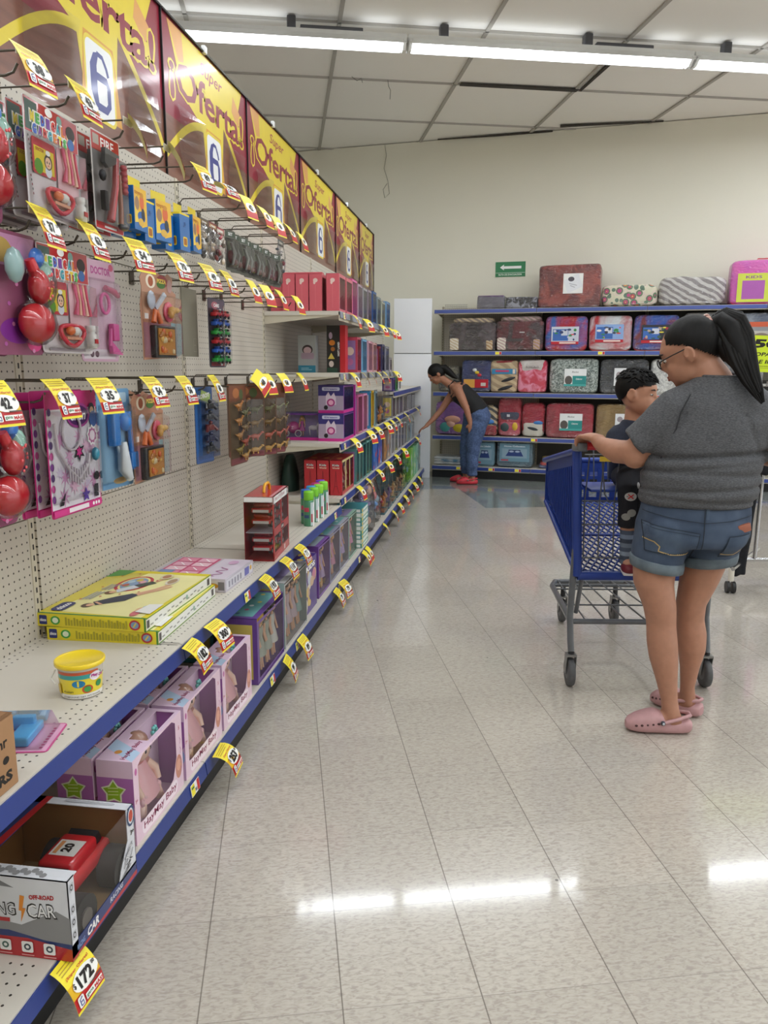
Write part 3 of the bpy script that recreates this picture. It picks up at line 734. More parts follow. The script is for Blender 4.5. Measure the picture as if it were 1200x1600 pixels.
def med_card():
    w_, h = .24, .265; m, f = card_root('medical_toy_card', w_, h, P('#d9d3d6'))
    f.rect(.003, h * .70, w_ - .003, h - .003, P('#b3202c', .3, coat=.5))
    f.rect(.006, h * .72, w_ * .24, h - .008, P('#46605a')); f.ell(w_ * .45, h * .95, .016, .010, WHITE); f.ell(w_ * .64, h * .93, .012, .012, P('#7fa8a0'))
    f.ell(w_ * .85, h * .84, .020, .026, P('#f0c8a0')); f.ell(w_ * .85, h * .87, .021, .018, P('#2d1b17')); f.ell(w_ * .85, h * .77, .016, .014, P('#3565a8'))
    cols = ['#e8d23a', '#4fae54', '#3a62c4', '#7a3f9a', '#d8413c', '#35a0b0', '#e07a28']
    for i, ch in enumerate('MEDICAL'): f.text(ch, .034 + i * .022, h * .845, .031, WHITE, .023, bold=.10)
    for i, ch in enumerate('GADGETS'): f.text(ch, .040 + i * .022, h * .745, .031, WHITE, .023, bold=.10)
    for i, ch in enumerate('MEDICAL'): f.text(ch, .034 + i * .022, h * .845, .024, P(cols[i % 7]), .016, bold=.06)
    for i, ch in enumerate('GADGETS'): f.text(ch, .040 + i * .022, h * .745, .024, P(cols[(i + 2) % 7]), .016, bold=.06)
    for i in range(14): f.ell(.010 + (i * 37 % 9) * .0015, h * .66 - i * .010, .002, .003, P('#8a3040' if i % 2 else '#46605a'))
    f.rrect(.020, h * .36, w_ * .50, h * .67, .006, P('#c03a44')); f.rect(.028, h * .39, w_ * .47, h * .60, P('#e0c72c')); f.ell(.045, h * .43, .018, .018, P('#5e9a32')); face_fig(f, w_ * .36, h * .49, .018, '#241c22', '#dfe6f0')
    f.ell(w_ * .36, h * .575, .010, .006, WHITE); f.text('DOCTOR', .052, h * .575, .008, P('#a03028'), .034)
    f.rrect(w_ * .52, h * .26, w_ * .93, h * .68, .01, P('#e0b8c0')); f.rect(w_ * .1, h * .02, w_ * .8, h * .05, P('#9a8f96'))
    o = m.build('medical_toy_card')
    t = MB()
    for i, (c_, y) in enumerate((('#e05a80', .035), ('#efb79a', .048), ('#e05a80', .060), ('#f0c3a8', .074), ('#d84868', .088))):
        t.tube([(.012, y - .012, -.085), (.014, y - .002, -.13), (.012, y + (i - 2) * .004, -.165)], [.005, .003, .007], SK(c_), n=7)
    t.build('toy_instrument', o)
    k = MB(); ring = [(.016, -.005 + .052 * math.cos(a) * (1 + .12 * math.cos(2 * a)), -.215 + .026 * math.sin(a) + .006 * math.cos(2 * a)) for a in (2 * math.pi * i / 20 for i in range(21))]
    k.tube(ring, .006, SK('#d81e3a'), n=7); k.box((.006, -.005, -.215), (.006, .085, .035), SK('#b98a70')); k.build('kidney_tray', o)
    k = MB(); k.ell((.018, -.018, -.208), (.011, .018, .012), SK('#e8732a'), 10); k.ell((.018, .008, -.208), (.011, .018, .012), SK('#eceae4'), 10); k.box((.018, -.004, -.227), (.006, .07, .007), SK('#e0a080')); k.build('toy_capsule', o)
    k = MB(); k.lathe([(.0, -.25), (.014, -.25), (.014, -.215), (.009, -.208), (.012, -.205), (.012, -.19), (0, -.19)], (.018, .086, 0), SK('#ecebe6'), 12); k.box((.032, .086, -.232), (.002, .016, .012), RED); k.build('toy_bottle', o)
    blister(-.115, -.258, .108, -.08, .034, o)
    return o
def stack(proto, y, z, x0, n, gap, labels, group, rz=0.0, jit=0.0):
    for i in range(n):
        o = proto if i == 0 else dup(proto)
        if i: fl = o
        o.location = (x0 - gap * i, y + (rnd.uniform(-jit, jit) if i else 0), z + (rnd.uniform(-.004, .004) if i else 0)); o.rotation_euler = (R(rnd.uniform(-1, 1)), 0, rz)
        tag(o, labels[min(i, len(labels) - 1)], 'toy', group)
def ords(base, where, n): return ['%s, %s' % (base, where + (', front one' if i == 0 else ', %s behind the front' % ['', 'first', 'second', 'third', 'fourth', 'fifth', 'sixth'][i])) for i in range(n)]
XC = -1.118
mc = med_card()
stack(mc, 1.915, 1.975, XC, 5, .044, ords('red and white medical toy card', 'top hook row', 5), 'medical toy cards on the top row')
mc2 = dup(mc); stack(mc2, 1.925, 1.648, XC, 4, .044, ords('red and white medical toy card', 'middle hook row', 4), 'medical toy cards on the middle row')

def fire_card():
    w_, h = .165, .262; m, f = card_root('firefighter_toy_card', w_, h, P('#c9c4c2'))
    f.rect(.004, .004, w_ - .004, h - .004, P('#8d8a8a')); f.rect(.004, h * .80, w_ - .004, h - .004, P('#b02028', .3, coat=.5)); f.rect(.004, .004, w_ - .004, .022, RED)
    f.rect(.012, h * .86, .045, h * .96, P('#a89e94')); f.text('FIRE', .092, h * .90, .026, WHITE, .075, bold=.015); f.text('SET', .115, h * .825, .013, TK, .045, bold=.02)
    f.rect(.05, .009, .12, .015, WHITE)
    o = m.build('firefighter_toy_card')
    k = MB(); k.tube([(.02, .02, -.06), (.022, .004, -.14), (.02, -.030, -.235)], [.009, .010, .012], SK('#b0202c'), n=8); k.build('axe_handle', o)
    k = MB(); k.prism([(.026, -.050, -.045), (.026, -.056, -.085), (.026, -.035, -.095), (.026, .025, -.070), (.026, .030, -.050)], (-.012, 0, 0), SK('#3b3b3d')); k.build('axe_head', o)
    k = MB(); k.tube([(.02, .035, -.10), (.02, .034, -.20), (.02, .03, -.235)], [.006, .008, .008], SK('#9a5636'), n=8); k.build('toy_hammer', o)
    k = MB(); [k.ell((.02, .064, -.075 - i * .016), (.011, .014, .010), SK('#b51e36'), 8) for i in range(5)]; k.build('toy_hose', o)
    k = MB(); k.ell((.02, -.062, -.12), (.01, .014, .016), DKT, 8); k.box((.018, -.055, -.185), (.014, .02, .05), DKT); k.ell((.02, .045, -.24), (.012, .03, .012), SK('#3a3a3e'), 8); k.build('toy_radio', o)
    blister(-.075, -.25, .078, -.05, .03, o); return o
stack(fire_card(), 2.185, 1.99, XC, 3, .042, ords('red and gray firefighter toy card with axe', 'top hook row', 3), 'firefighter toy cards')

def small_box():
    m = MB(); w_, d, h = .088, .034, .125; m.box((0, 0, -.02 - h / 2), (d, w_, h), P('#1767ae', .35, coat=.4))
    m.box((0, 0, -.006), (.001, w_ * .9, .03), P('#ecd126', .35))
    f = Face(m, (d / 2, -w_ / 2, -.02 - h), (0, 1, 0), (0, 0, 1)); f.poly([(.004, h), (w_, h), (w_, .02), (.05, .01), (.004, h * .55)], P('#e9b93a')); f.poly([(.004, .02), (w_ * .8, .03), (.004, h * .55)], P('#f0cf52'))
    f.ell(w_ * .62, h * .68, .015, .024, P('#d9693a')); f.ell(w_ * .25, h * .62, .014, .02, P('#9c7a60')); f.ell(w_ * .62, h * .84, .012, .008, P('#c98c2a')); f.ell(w_ * .55, h * .33, .026, .016, P('#3465b0')); f.ell(w_ * .5, h * .2, .018, .012, P('#ddb24a')); f.ell(w_ * .68, h * .40, .012, .018, P('#2c3440')); f.text('toys', w_ * .3, h * .86, .014, P('#c07c20'), .04, bold=.04)
    s_ = Face(m, (-d / 2, -w_ / 2, -.02 - h), (1, 0, 0), (0, 0, 1)); s_.rrect(.009, h * .12, d - .009, h * .34, .004, P('#e8c52e')); s_.rrect(.012, h * .15, d - .012, h * .31, .003, P('#a8641e')); s_.text('Toy', d / 2, h * .72, .020, P('#0c3c78'), .013, rot=R(90))
    return m.build('boxed_toy_figure')
sb = small_box()
def blue_box():
    m = MB(); w_, d, h = .075, .05, .125; m.box((0, 0, -.02 - h / 2), (d, w_, h), P('#1767ae', .35, coat=.4)); m.box((0, 0, -.004), (.001, w_ * .8, .034), P('#ecd126', .35))
    for f, a in ((Face(m, (d / 2, -w_ / 2, -.02 - h), (0, 1, 0), (0, 0, 1)), w_), (Face(m, (-d / 2, -w_ / 2, -.02 - h), (1, 0, 0), (0, 0, 1)), d)):
        f.rect(.0, h - .006, a, h, P('#ecd126')); f.rrect(a * .3, h * .12, a * .72, h * .38, .006, P('#e8c52e')); f.rrect(a * .36, h * .16, a * .66, h * .34, .004, P('#a8641e')); f.text('Toys', a * .5, h * .70, .024, P('#0c3c78'), .018, rot=R(90), bold=.03)
    return m.build('boxed_toy_figure')
sbb = blue_box(); sbu = [0, 0]
SBP = [(2.355, 1.905, XC, 'nearest the camera'), (2.36, 1.89, XC - .05, 'behind the nearest'), (2.445, 1.885, XC - .02, 'second along'), (2.525, 1.90, XC, 'third along'), (2.615, 1.885, XC - .03, 'fourth along'), (2.705, 1.895, XC - .01, 'fifth along'), (2.81, 1.905, XC, 'last along')]
for i, (y, z, x, l) in enumerate(SBP):
    q_ = i in (1, 2, 4, 5); src = sbb if q_ else sb; o = dup(src) if sbu[q_] else src; sbu[q_] = 1; o.location = (x, y, z); o.rotation_euler = (0, 0, R(rnd.uniform(-12, 4)))
    tag(o, 'small blue and yellow hanging toy box, ' + l, 'toy', 'blue and yellow hanging toy boxes')

def bag_toy(cols, w_=.09, h=.13, seed=1, label='', film=None, name='bagged_toy'):
    r = random.Random(seed); m = MB(); m.box((0, 0, -h * .09), (.002, w_, h * .18), P(cols[0], .35))
    f = Face(m, (.001, -w_ / 2, -h * .18), (0, 1, 0), (0, 0, 1)); f.rect(w_ * .1, h * .03, w_ * .9, h * .13, P(cols[1]))
    f.text('toys', w_ / 2, h * .08, h * .07, WHITE, w_ * .5, bold=.04)
    o = m.build(name); k = MB()
    for i in range(9):
        k.ell((r.uniform(-.012, .012), r.uniform(-w_ * .33, w_ * .33), -h * (.25 + .72 * (i + .5) / 9)), (r.uniform(.006, .014), r.uniform(.01, .02), r.uniform(.006, .014)), SK(r.choice(cols)), 8, rot=Matrix.Rotation(r.uniform(-1, 1), 3, 'X'))
    k.build('toy_piece', o); b = MB(); b.loft([((0, 0, -h), .004, w_ / 2), ((0, 0, -h * .85), .018, w_ / 2 * .97), ((0, 0, -h * .5), .022, w_ / 2 * .95), ((0, 0, -h * .2), .010, w_ / 2), ((0, 0, -h * .12), .003, w_ / 2)], film or CLEAR2, 16, True); b.build('clear_bag', o)
    return o
for i, (y, z, c_) in enumerate(((2.93, 1.90, ['#5c5750', '#8a6f4e', '#b9a890', '#3a3434']), (3.02, 1.90, ['#7a2f30', '#c8a070', '#dcc9a8', '#4a3a34']), (3.10, 1.895, ['#a23440', '#d8c8b8', '#6a4a3a', '#333'.replace('#333', '#333333')]))):
    o = bag_toy(c_, .09, .14, 20 + i); o.location = (XC, y, z); tag(o, ['dark bagged toy beside the blue toy boxes', 'brown and cream bagged toy between two others', 'red bagged toy next to the gray blister packs'][i], 'toy', 'small bagged toys on the top row')
def knife_pack():
    w_, h = .07, .16; m, f = card_root('gray_blister_pack', w_, h, P('#57564c')); f.rect(.004, h * .84, w_ - .004, h - .006, P('#3c4a3a')); f.text('SET', w_ / 2, h * .91, .012, WHITE, .03)
    f.rect(.008, .012, w_ - .008, h * .78, P('#6f6a60')); f.ell(w_ * .5, h * .35, .02, .028, P('#7c3a34')); f.ell(w_ * .4, h * .62, .015, .02, P('#8b8a70'))
    o = m.build('blister_pack'); k = MB(); k.tube([(.014, -.015, -.05), (.016, .01, -.09), (.014, -.008, -.14)], [.006, .008, .005], SK('#9a9890'), n=6); k.ell((.014, .012, -.125), (.008, .014, .014), SK('#7e3030'), 8); k.build('toy_piece', o)
    blister(-.03, -.15, .03, -.03, .026, o, SMOKY); return o
kp = knife_pack()
for i in range(9):
    o = kp if i == 0 else dup(kp); o.location = (XC - .01 * (i % 2), 3.22 + .085 * i, 1.905); o.rotation_euler = (0, 0, R(rnd.uniform(-25, -5)))
    tag(o, 'gray blister pack on the top hooks, %s from the camera' % ORD[i], 'toy', 'gray blister packs on the top row')
o = bag_toy(['#57606a', '#b8b4b0', '#a04048', '#8a8880'], .10, .16, 31); o.location = (XC, 3.99, 1.985); tag(o, 'clear bag of small gray and red toys at the far end of the top hooks', 'toy')

def doctor_card():
    w_, h = .19, .285; m, f = card_root('doctor_toy_card', w_, h, P('#c9a3b8'), .012)
    f.rect(.006, .006, w_ - .006, h * .80, P('#d3b2c6')); f.text('DOCTOR', w_ * .62, h * .90, .022, P('#b0508c'), .10, bold=.04); f.ell(w_ * .9, h * .95, .012, .010, P('#c05a78'))
    f.rrect(.01, .008, w_ * .9, .035, .004, P('#e0d6de')); f.ell(.05, .021, .010, .009, P('#5c3a4a')); f.ell(.075, .021, .010, .009, P('#5c3a4a'))
    o = m.build('doctor_toy_card'); k = MB(); PK = SK('#e45fa6')
    k.tube([(.015, .02, -.075), (.018, .06, -.083), (.015, .085, -.095)], [.008, .010, .006], SK('#c85a80'), n=8); k.build('toy_syringe', o)
    k = MB(); ring = [(.014, .015 + .022 * math.cos(a), -.12 + .028 * math.sin(a)) for a in (2 * math.pi * i / 14 for i in range(15))]; k.tube(ring, .005, PK, n=6); k.build('toy_stethoscope', o)
    k = MB(); k.box((.014, .055, -.20), (.02, .03, .05), PK, bev=.004); k.prism([(.02, .03, -.225), (.02, .09, -.265), (.02, .035, -.262)], (-.012, 0, 0), PK); k.tube([(.015, .035, -.19), (.015, .03, -.24)], .006, PK, n=6); k.build('toy_kit', o)
    blister(-.085, -.27, .088, -.05, .028, o); return o
o = doctor_card(); o.location = (XC - .03, 2.145, 1.648); o.rotation_euler = (0, 0, R(-4)); tag(o, 'pale pink translucent doctor toy card between medical and pizza cards', 'toy')

def pizza_card():
    w_, h = .235, .285; m = MB(); t = .0016
    pts = [(w_ * a, h * b) for a, b in ((.03, .0), (.5, .02), (.97, .03), (1.0, .30), (.97, .55), (1, .78), (.88, .82), (.92, .96), (.78, 1.0), (.66, .94), (.5, .99), (.28, .95), (.12, .99), (.02, .90), (.06, .80), (0, .6), (.03, .3))]
    m.prism([(t / 2, a - w_ / 2, b - h) for a, b in pts], (-t, 0, 0), P('#b7846a', .35, coat=.4))
    f = Face(m, (t / 2, -w_ / 2, -h), (0, 1, 0), (0, 0, 1))
    f.poly([(w_ * .05, h * .45), (w_ * .95, h * .48), (w_ * .95, h * .74), (w_ * .06, h * .76)], P('#d8a88a')); f.rect(w_ * .06, h * .03, w_ * .94, h * .42, P('#a8727e')); f.rect(w_ * .82, h * .05, w_ * .95, h * .44, P('#9cb8c0'))
    f.ell(w_ * .30, h * .88, .030, .022, P('#e9dcc8')); f.ell(w_ * .30, h * .88, .016, .016, P('#a8583a')); f.ell(w_ * .62, h * .90, .036, .020, P('#9a4a50')); f.ell(w_ * .58, h * .86, .028, .012, P('#4f7a3c')); f.ell(w_ * .82, h * .86, .016, .022, P('#c9a0a0'))
    f.text('PIZZA', w_ * .60, h * .90, .014, P('#e9cf60'), .06, bold=.05); f.rect(w_ * .1, h * .46, w_ * .2, h * .52, WHITE)
    o = m.build('toy_pizza_card')
    k = MB(); k.ell((.014, -.070, -.095), (.006, .026, .030), SK('#b9c0d0'), 10); k.prism([(.02, -.045, -.125), (.02, -.055, -.115), (.02, .005, -.065), (.02, .020, -.075)], (-.006, 0, 0), SK('#c2c8d6')); k.build('toy_blade', o)
    for s_ in (-1, 1):
        k = MB(); k.tube([(.016, -.048 + s_ * .004, -.125), (.018, -.046 + s_ * .022, -.165)], [.007, .009], SK('#e8702a'), n=8); k.build('orange_handle', o)
    k = MB(); k.ell((.006, .055, -.125), (.006, .036, .034), SK('#d8506a'), 10); k.ell((.02, .055, -.12), (.014, .022, .014), SK('#e8b45a'), 8); k.ell((.024, .075, -.118), (.012, .016, .010), SK('#eec070'), 8); k.ell((.02, .045, -.13), (.012, .014, .018), SK('#e2a850'), 8); k.build('toy_pastry', o)
    k = MB(); k.box((.012, .0, -.225), (.022, .135, .105), SK('#1d1b1c'), bev=.005); k.build('toy_oven_tray', o)
    k = MB(); k.box((.024, .0, -.225), (.004, .108, .085), SK('#c98a3e'))
    rr = random.Random(3)
    for i in range(16): k.ell((.027, rr.uniform(-.045, .045), -.225 + rr.uniform(-.033, .033)), (.006, rr.uniform(.006, .016), rr.uniform(.005, .012)), SK(rr.choice(['#e0852e', '#c9441f', '#e8b860', '#d86428', '#b8742c', '#e6d0a0'])), 7)
    k.build('toy_pizza', o); blister(-.108, -.275, .10, -.07, .036, o); return o
pc = pizza_card(); pc.location = (XC, 2.49, 1.655); pc.rotation_euler = (0, 0, R(-5)); tag(pc, 'toy pizza card hanging alone on the middle hook row', 'toy', 'toy pizza cards')
m, f = card_root('headerless', .235, .01, P('#6e2030'), .003)
o = dup(pc); stack(o, 2.365, 1.268, XC, 3, .045, ords('toy pizza card with orange handled cutlery', 'lowest hook row', 3), 'toy pizza cards')

m = MB(); m.box((0, 0, -.13), (.006, .15, .26), P('#7f7a6b', .5), bev=.002); f = Face(m, (.003, -.075, -.26), (0, 1, 0), (0, 0, 1)); f.line([(.10, .02), (.13, .02), (.13, .07), (.10, .07), (.10, .02)], .002, P('#9a9585')); f.line([(.10, .045), (.13, .045)], .002, P('#9a9585'))
tag(m.build('plain_board', None, (-1.20, 2.95, 1.648)), 'plain gray brown board hanging between the pizza card and the car strip', 'board')
def car_strip():
    w_, h = .15, .275; m, f = card_root('car_strip_card', w_, h, P('#4a4652')); f.rect(.006, h * .82, w_ - .006, h - .006, P('#5a4a5c')); f.ell(w_ * .4, h * .90, .03, .014, P('#b06070')); f.text('CARS', w_ * .5, h * .90, .014, WHITE, .05, bold=.04); f.rect(w_ * .1, .006, w_ * .9, .02, P('#b03040'))
    o = m.build('toy_car_strip')
    for i, c_ in enumerate(('#b8202c', '#2058b8', '#1f9a3c', '#b8202c', '#2058b8', '#1f9a3c')):
        z = -.065 - i * .036
        for y in (-.038, .032):
            k = MB(); k.box((.018, y, z), (.028, .055, .016), SK(c_), bev=.004); k.box((.018, y + .004, z + .012), (.022, .026, .012), SK(c_), bev=.003); k.box((.033, y + .004, z + .012), (.002, .018, .007), DKT)
            for q_ in (-.016, .016): k.cyl((.028, y + q_, z - .009), (.034, y + q_, z - .009), .0065, DKT, n=8)
            k.build('toy_car', o)
    k = MB(); k.box((.036, -.006, -.15), (.002, .014, .24), CLEAR2); k.box((.02, -.006, -.155), (.003, .012, .225), P('#c8c8cc')); k.build('center_strip', o)
    blister(-.07, -.268, .066, -.04, .040, o); return o
o = car_strip(); o.location = (-1.145, 3.10, 1.622); o.rotation_euler = (0, 0, R(-6)); tag(o, 'clear strip of paired red, blue and green toy cars on a hook', 'toy')

def phone_card(seed=0):
    w_, h = .20, .28; m, f = card_root('phone_card', w_, h, P('#8a4a68'), .02); f.rect(.01, h * .72, w_ - .01, h - .008, P('#c08ab0')); f.ell(w_ * .3, h * .84, .04, .028, P('#b89a50')); f.ell(w_ * .75, h * .85, .03, .03, P('#c890b8')); f.ell(w_ * .5, h * .2, .07, .03, P('#7a2a8a')); f.ell(w_ * .8, h * .1, .03, .02, P('#e04a90'))
    for i in range(12): f.ell(w_ * ((i * 29) % 17 / 17), h * ((i * 13) % 11 / 11) * .6 + .01, .006, .005, P(['#b05aa0', '#6a50b0', '#e090c0'][i % 3]))
    o = m.build('toy_phone_card'); k = MB(); rd = SK('#c8202c')
    k.ell((.03, .03, -.205), (.036, .054, .046), rd, 16); k.ell((.03, .052, -.12), (.024, .032, .042), rd, 14); k.tube([(.03, .02, -.06), (.035, .055, -.13)], [.012, .018], rd, n=8); k.build('toy_handset', o)
    k = MB(); k.ell((.025, .058, -.055), (.016, .024, .026), SK('#3f7ad0'), 10); k.ell((.03, .075, -.085), (.018, .022, .03), SK('#8fbfb0'), 10); k.build('toy_shape', o); k = MB(); k.ell((.03, -.04, -.08), (.018, .03, .04), SK('#8aa8a8'), 10); k.build('toy_shape', o)
    k = MB(); [k.ell((.062, .05 + .010 * math.cos(i), -.12 + .03 * math.sin(i * 1.1)), (.003, .004, .004), SK('#e25a60'), 6) for i in range(8)]; k.build('toy_button', o)
    b = MB(); b.ell((.028, .03, -.205), (.044, .062, .054), CLEAR, 16); b.ell((.03, .058, -.115), (.036, .046, .055), CLEAR, 14); b.build('blister', o); return o
ph = phone_card(); stack(ph, 1.715, 1.655, XC - .005, 2, .095, ['red toy telephone bulging in a bubble pack at the left edge, middle row', 'second red toy telephone pack behind the bulging one, middle row'], 'red toy telephone packs')
o = dup(ph, (XC - .01, 1.60, 1.945), 0, 'red toy telephone pack at the left edge of the top hook row'); o = dup(ph, (XC - .01, 1.565, 1.262), 0, 'red toy telephone pack at the left edge of the lowest hook row')

def jewel_card():
    w_, h = .25, .325; m, f = card_root('jewel_card', w_, h, P('#c0307a', .35), .008); f.rect(.004, .022, w_ - .004, h * .86, P('#dcd6de'))
    r = random.Random(5)
    for i in range(26):
        x, y = r.uniform(.03, w_ - .03), r.uniform(.04, h * .8); f.star(x, y, r.uniform(.010, .03), P(r.choice(['#d9a8c8', '#cfc0d8', '#e2b8d0', '#c890b8'])), 8, .35, r.random())
    for i in range(9): f.ell(.012, .05 + i * .028, .008, .010, P(['#7a3a8c', '#c04a90', '#50306a'][i % 3]))
    f.ell(w_ * .60, h * .80, .058, .034, P('#a03a8a')); f.ell(w_ * .60, h * .80, .050, .027, P('#4a1c5c')); f.text('ellen', w_ * .60, h * .80, .026, WHITE, .075, bold=.02, slant=.3)
    f.ell(w_ * .88, h * .84, .016, .018, P('#2a2a3c')); f.ell(w_ * .88, h * .83, .010, .011, P('#f0c8a8')); f.ell(w_ * .90, h * .76, .020, .022, P('#3660a8')); f.star(w_ * .86, h * .62, .030, WHITE, 9, .8); f.star(w_ * .86, h * .62, .023, P('#b86a98'), 9, .8); f.ell(w_ * .86, h * .62, .014, .014, P('#e6d8e0'))
    f.star(w_ * .57, h * .50, .030, DKT, 6, .45); f.star(w_ * .57, h * .50, .017, P('#d8308a'), 6, .5); f.star(w_ * .66, h * .13, .022, P('#5a3aa0'), 5, .45); f.rect(.004, .004, w_ - .004, .020, P('#d03a86')); f.rect(w_ * .30, .006, w_ * .70, .018, P('#e8e0e4'))
    for i in range(3): f.ell(w_ * .8 + i * .014, .012, .005, .005, WHITE)
    f.poly([(.03, .03), (.065, .065), (.05, .03)], DKT); f.rect(w_ * .84, h * .09, w_ * .92, h * .2, P('#2b2b33')); f.ell(w_ * .90, h * .27, .014, .012, DKT)
    o = m.build('toy_jewellery_card'); k = MB(); CR = SK('#cfc6cc')
    k.tube([(.008, -.10, -.08), (.008, -.09, -.15), (.01, -.05, -.20), (.01, 0, -.235), (.01, .05, -.20), (.01, .06, -.17)], .004, CR, n=6)
    k.tube([(.008, -.02 + .045 * math.cos(a), -.105 + .05 * math.sin(a)) for a in (2 * math.pi * i / 14 for i in range(15))], .0035, CR, n=5)
    for i in range(9): k.tube([(.01, -.045 + i * .012, -.21 + .02 * abs(i - 4) / 4), (.01, -.045 + i * .012, -.25 + .02 * abs(i - 4) / 4)], .003, CR, n=5)
    k.build('toy_necklace', o); k = MB(); k.ell((.014, .085, -.175), (.010, .016, .019), SK('#24809a'), 10); k.build('toy_gem', o)
    blister(-.115, -.29, .115, -.05, .02, o); return o
stack(jewel_card(), 1.915, 1.285, XC, 3, .040, ords('white and pink toy jewellery card with black flower', 'lowest hook row', 3), 'toy jewellery cards')
def blue_card():
    w_, h = .17, .30; m, f = card_root('blue_card', w_, h, P('#6f9fc8', .35)); f.rect(.006, .02, w_ - .006, h * .8, P('#8ab4d4')); f.rrect(.03, h * .86, w_ * .9, h * .96, .006, P('#a8c4d8')); f.ell(w_ * .6, .02, .04, .01, P('#c8a870'))
    o = m.build('blue_toy_card'); k = MB(); BL_ = SK('#2f84d8')
    k.box((.018, -.03, -.12), (.026, .035, .10), BL_, bev=.006); k.ell((.02, .03, -.10), (.016, .026, .03), BL_, 10); k.tube([(.018, .05, -.07), (.018, .06, -.25)], .008, BL_, n=8); k.box((.018, .06, -.22), (.022, .04, .05), BL_, bev=.005); k.tube([(.02, -.02, -.17), (.022, .01, -.25)], [.004, .012], SK('#c2d0dc'), n=8); k.build('toy_tool', o)
    k = MB(); k.tube([(.024, .0, -.16), (.03, -.004, -.24), (.024, .03, -.275)], [.014, .022, .012], SK('#c6ccd2'), n=10); k.build('toy_scissors', o); blister(-.078, -.285, .078, -.045, .034, o); return o
o = blue_card(); o.location = (XC - .03, 2.20, 1.283); o.rotation_euler = (0, 0, R(-6)); tag(o, 'light blue toy card between the jewellery and pizza cards', 'toy')
def robot_card():
    w_, h = .14, .30; m, f = card_root('robot_card', w_, h, P('#34507e', .35)); f.rect(.004, .004, w_ * .35, h - .004, P('#2a62a8')); f.poly([(w_ * .4, h * .96), (w_ * .9, h * .9), (w_ * .85, h * .78), (w_ * .3, h * .84)], P('#a8c070')); f.text('ROBOT', w_ * .52, h * .88, .018, WHITE, .09, bold=.05, rot=.1); f.rect(.006, .006, w_ - .006, .03, P('#44609a'))
    o = m.build('toy_robot_card')
    for i, c_ in enumerate(('#2e3036', '#4a4c54', '#7c3430', '#363a58', '#35393f')):
        z = -.075 - i * .042; k = MB(); k.box((.02, .01, z), (.022, .04, .024), SK(c_), bev=.004); k.ell((.022, .012, z + .018), .009, SK(c_), 8)
        for s_ in (-1, 1): k.tube([(.02, .01 + s_ * .02, z + .006), (.03, .01 + s_ * .04, z - .012)], [.006, .007], SK(c_), n=6)
        k.build('toy_robot', o)
    blister(-.05, -.285, .066, -.05, .038, o); return o
o = robot_card(); o.location = (-1.145, 2.92, 1.272); o.rotation_euler = (0, 0, R(-8)); tag(o, 'narrow blue card of dark toy robots on the lowest row', 'toy')
def dino_strip():
    w_, h = .19, .35; m, f = card_root('dino', w_, h, P('#6a4a34', .35)); f.rect(.004, h * .80, w_ - .004, h - .004, P('#7a4630')); f.ell(w_ * .4, h * .9, .035, .022, P('#a8683c')); f.ell(w_ * .7, h * .88, .02, .024, P('#4c5a34')); f.rect(.006, .006, w_ - .006, h * .78, P('#5f4c34')); f.rect(.006, .004, w_ - .006, .03, P('#8a4a50'))
    o = m.build('toy_dinosaur_strip'); r = random.Random(8)
    for i in range(8):
        z = -.09 - i * .032; c_ = ['#c8823a', '#6c6a3a', '#d08a3c', '#8a6a34', '#c08a4a', '#c0604a', '#a08a3c', '#d0a050'][i]; y = (-.03, .035)[i % 2]
        k = MB(); k.ell((.018, y, z), (.012, .026, .012), SK(c_), 9); k.tube([(.018, y + .02, z + .004), (.02, y + .034, z + .016)], [.007, .004], SK(c_), n=6); k.ell((.02, y + .037, z + .018), (.006, .010, .006), SK(c_), 7); k.tube([(.018, y - .022, z), (.016, y - .045, z + .008)], [.006, .001], SK(c_), n=6)
        for s_ in (-.012, .012): k.tube([(.02, y + s_, z - .004), (.022, y + s_, z - .02)], .0035, SK(c_), n=5)
        k.build('toy_dinosaur', o)
    blister(-.085, -.335, .085, -.06, .032, o, CLEAR); return o
dn = dino_strip()
for i, (x, y, l) in enumerate(((-1.135, 3.30, 'brown and green toy dinosaur strip hanging on its own'), (-1.19, 3.58, 'toy dinosaur strip in the group of four, farthest back'), (-1.15, 3.66, 'toy dinosaur strip in the group of four, second from the back'), (-1.13, 3.76, 'toy dinosaur strip in the group of four, third from the back'), (-1.118, 3.90, 'toy dinosaur strip nearest the shelves, front of the group'))):
    o = dn if i == 0 else dup(dn); o.location = (x, y, 1.27); o.rotation_euler = (0, 0, R([-4, -50, -45, -40, -6][i])); tag(o, l, 'toy', 'toy dinosaur strips')
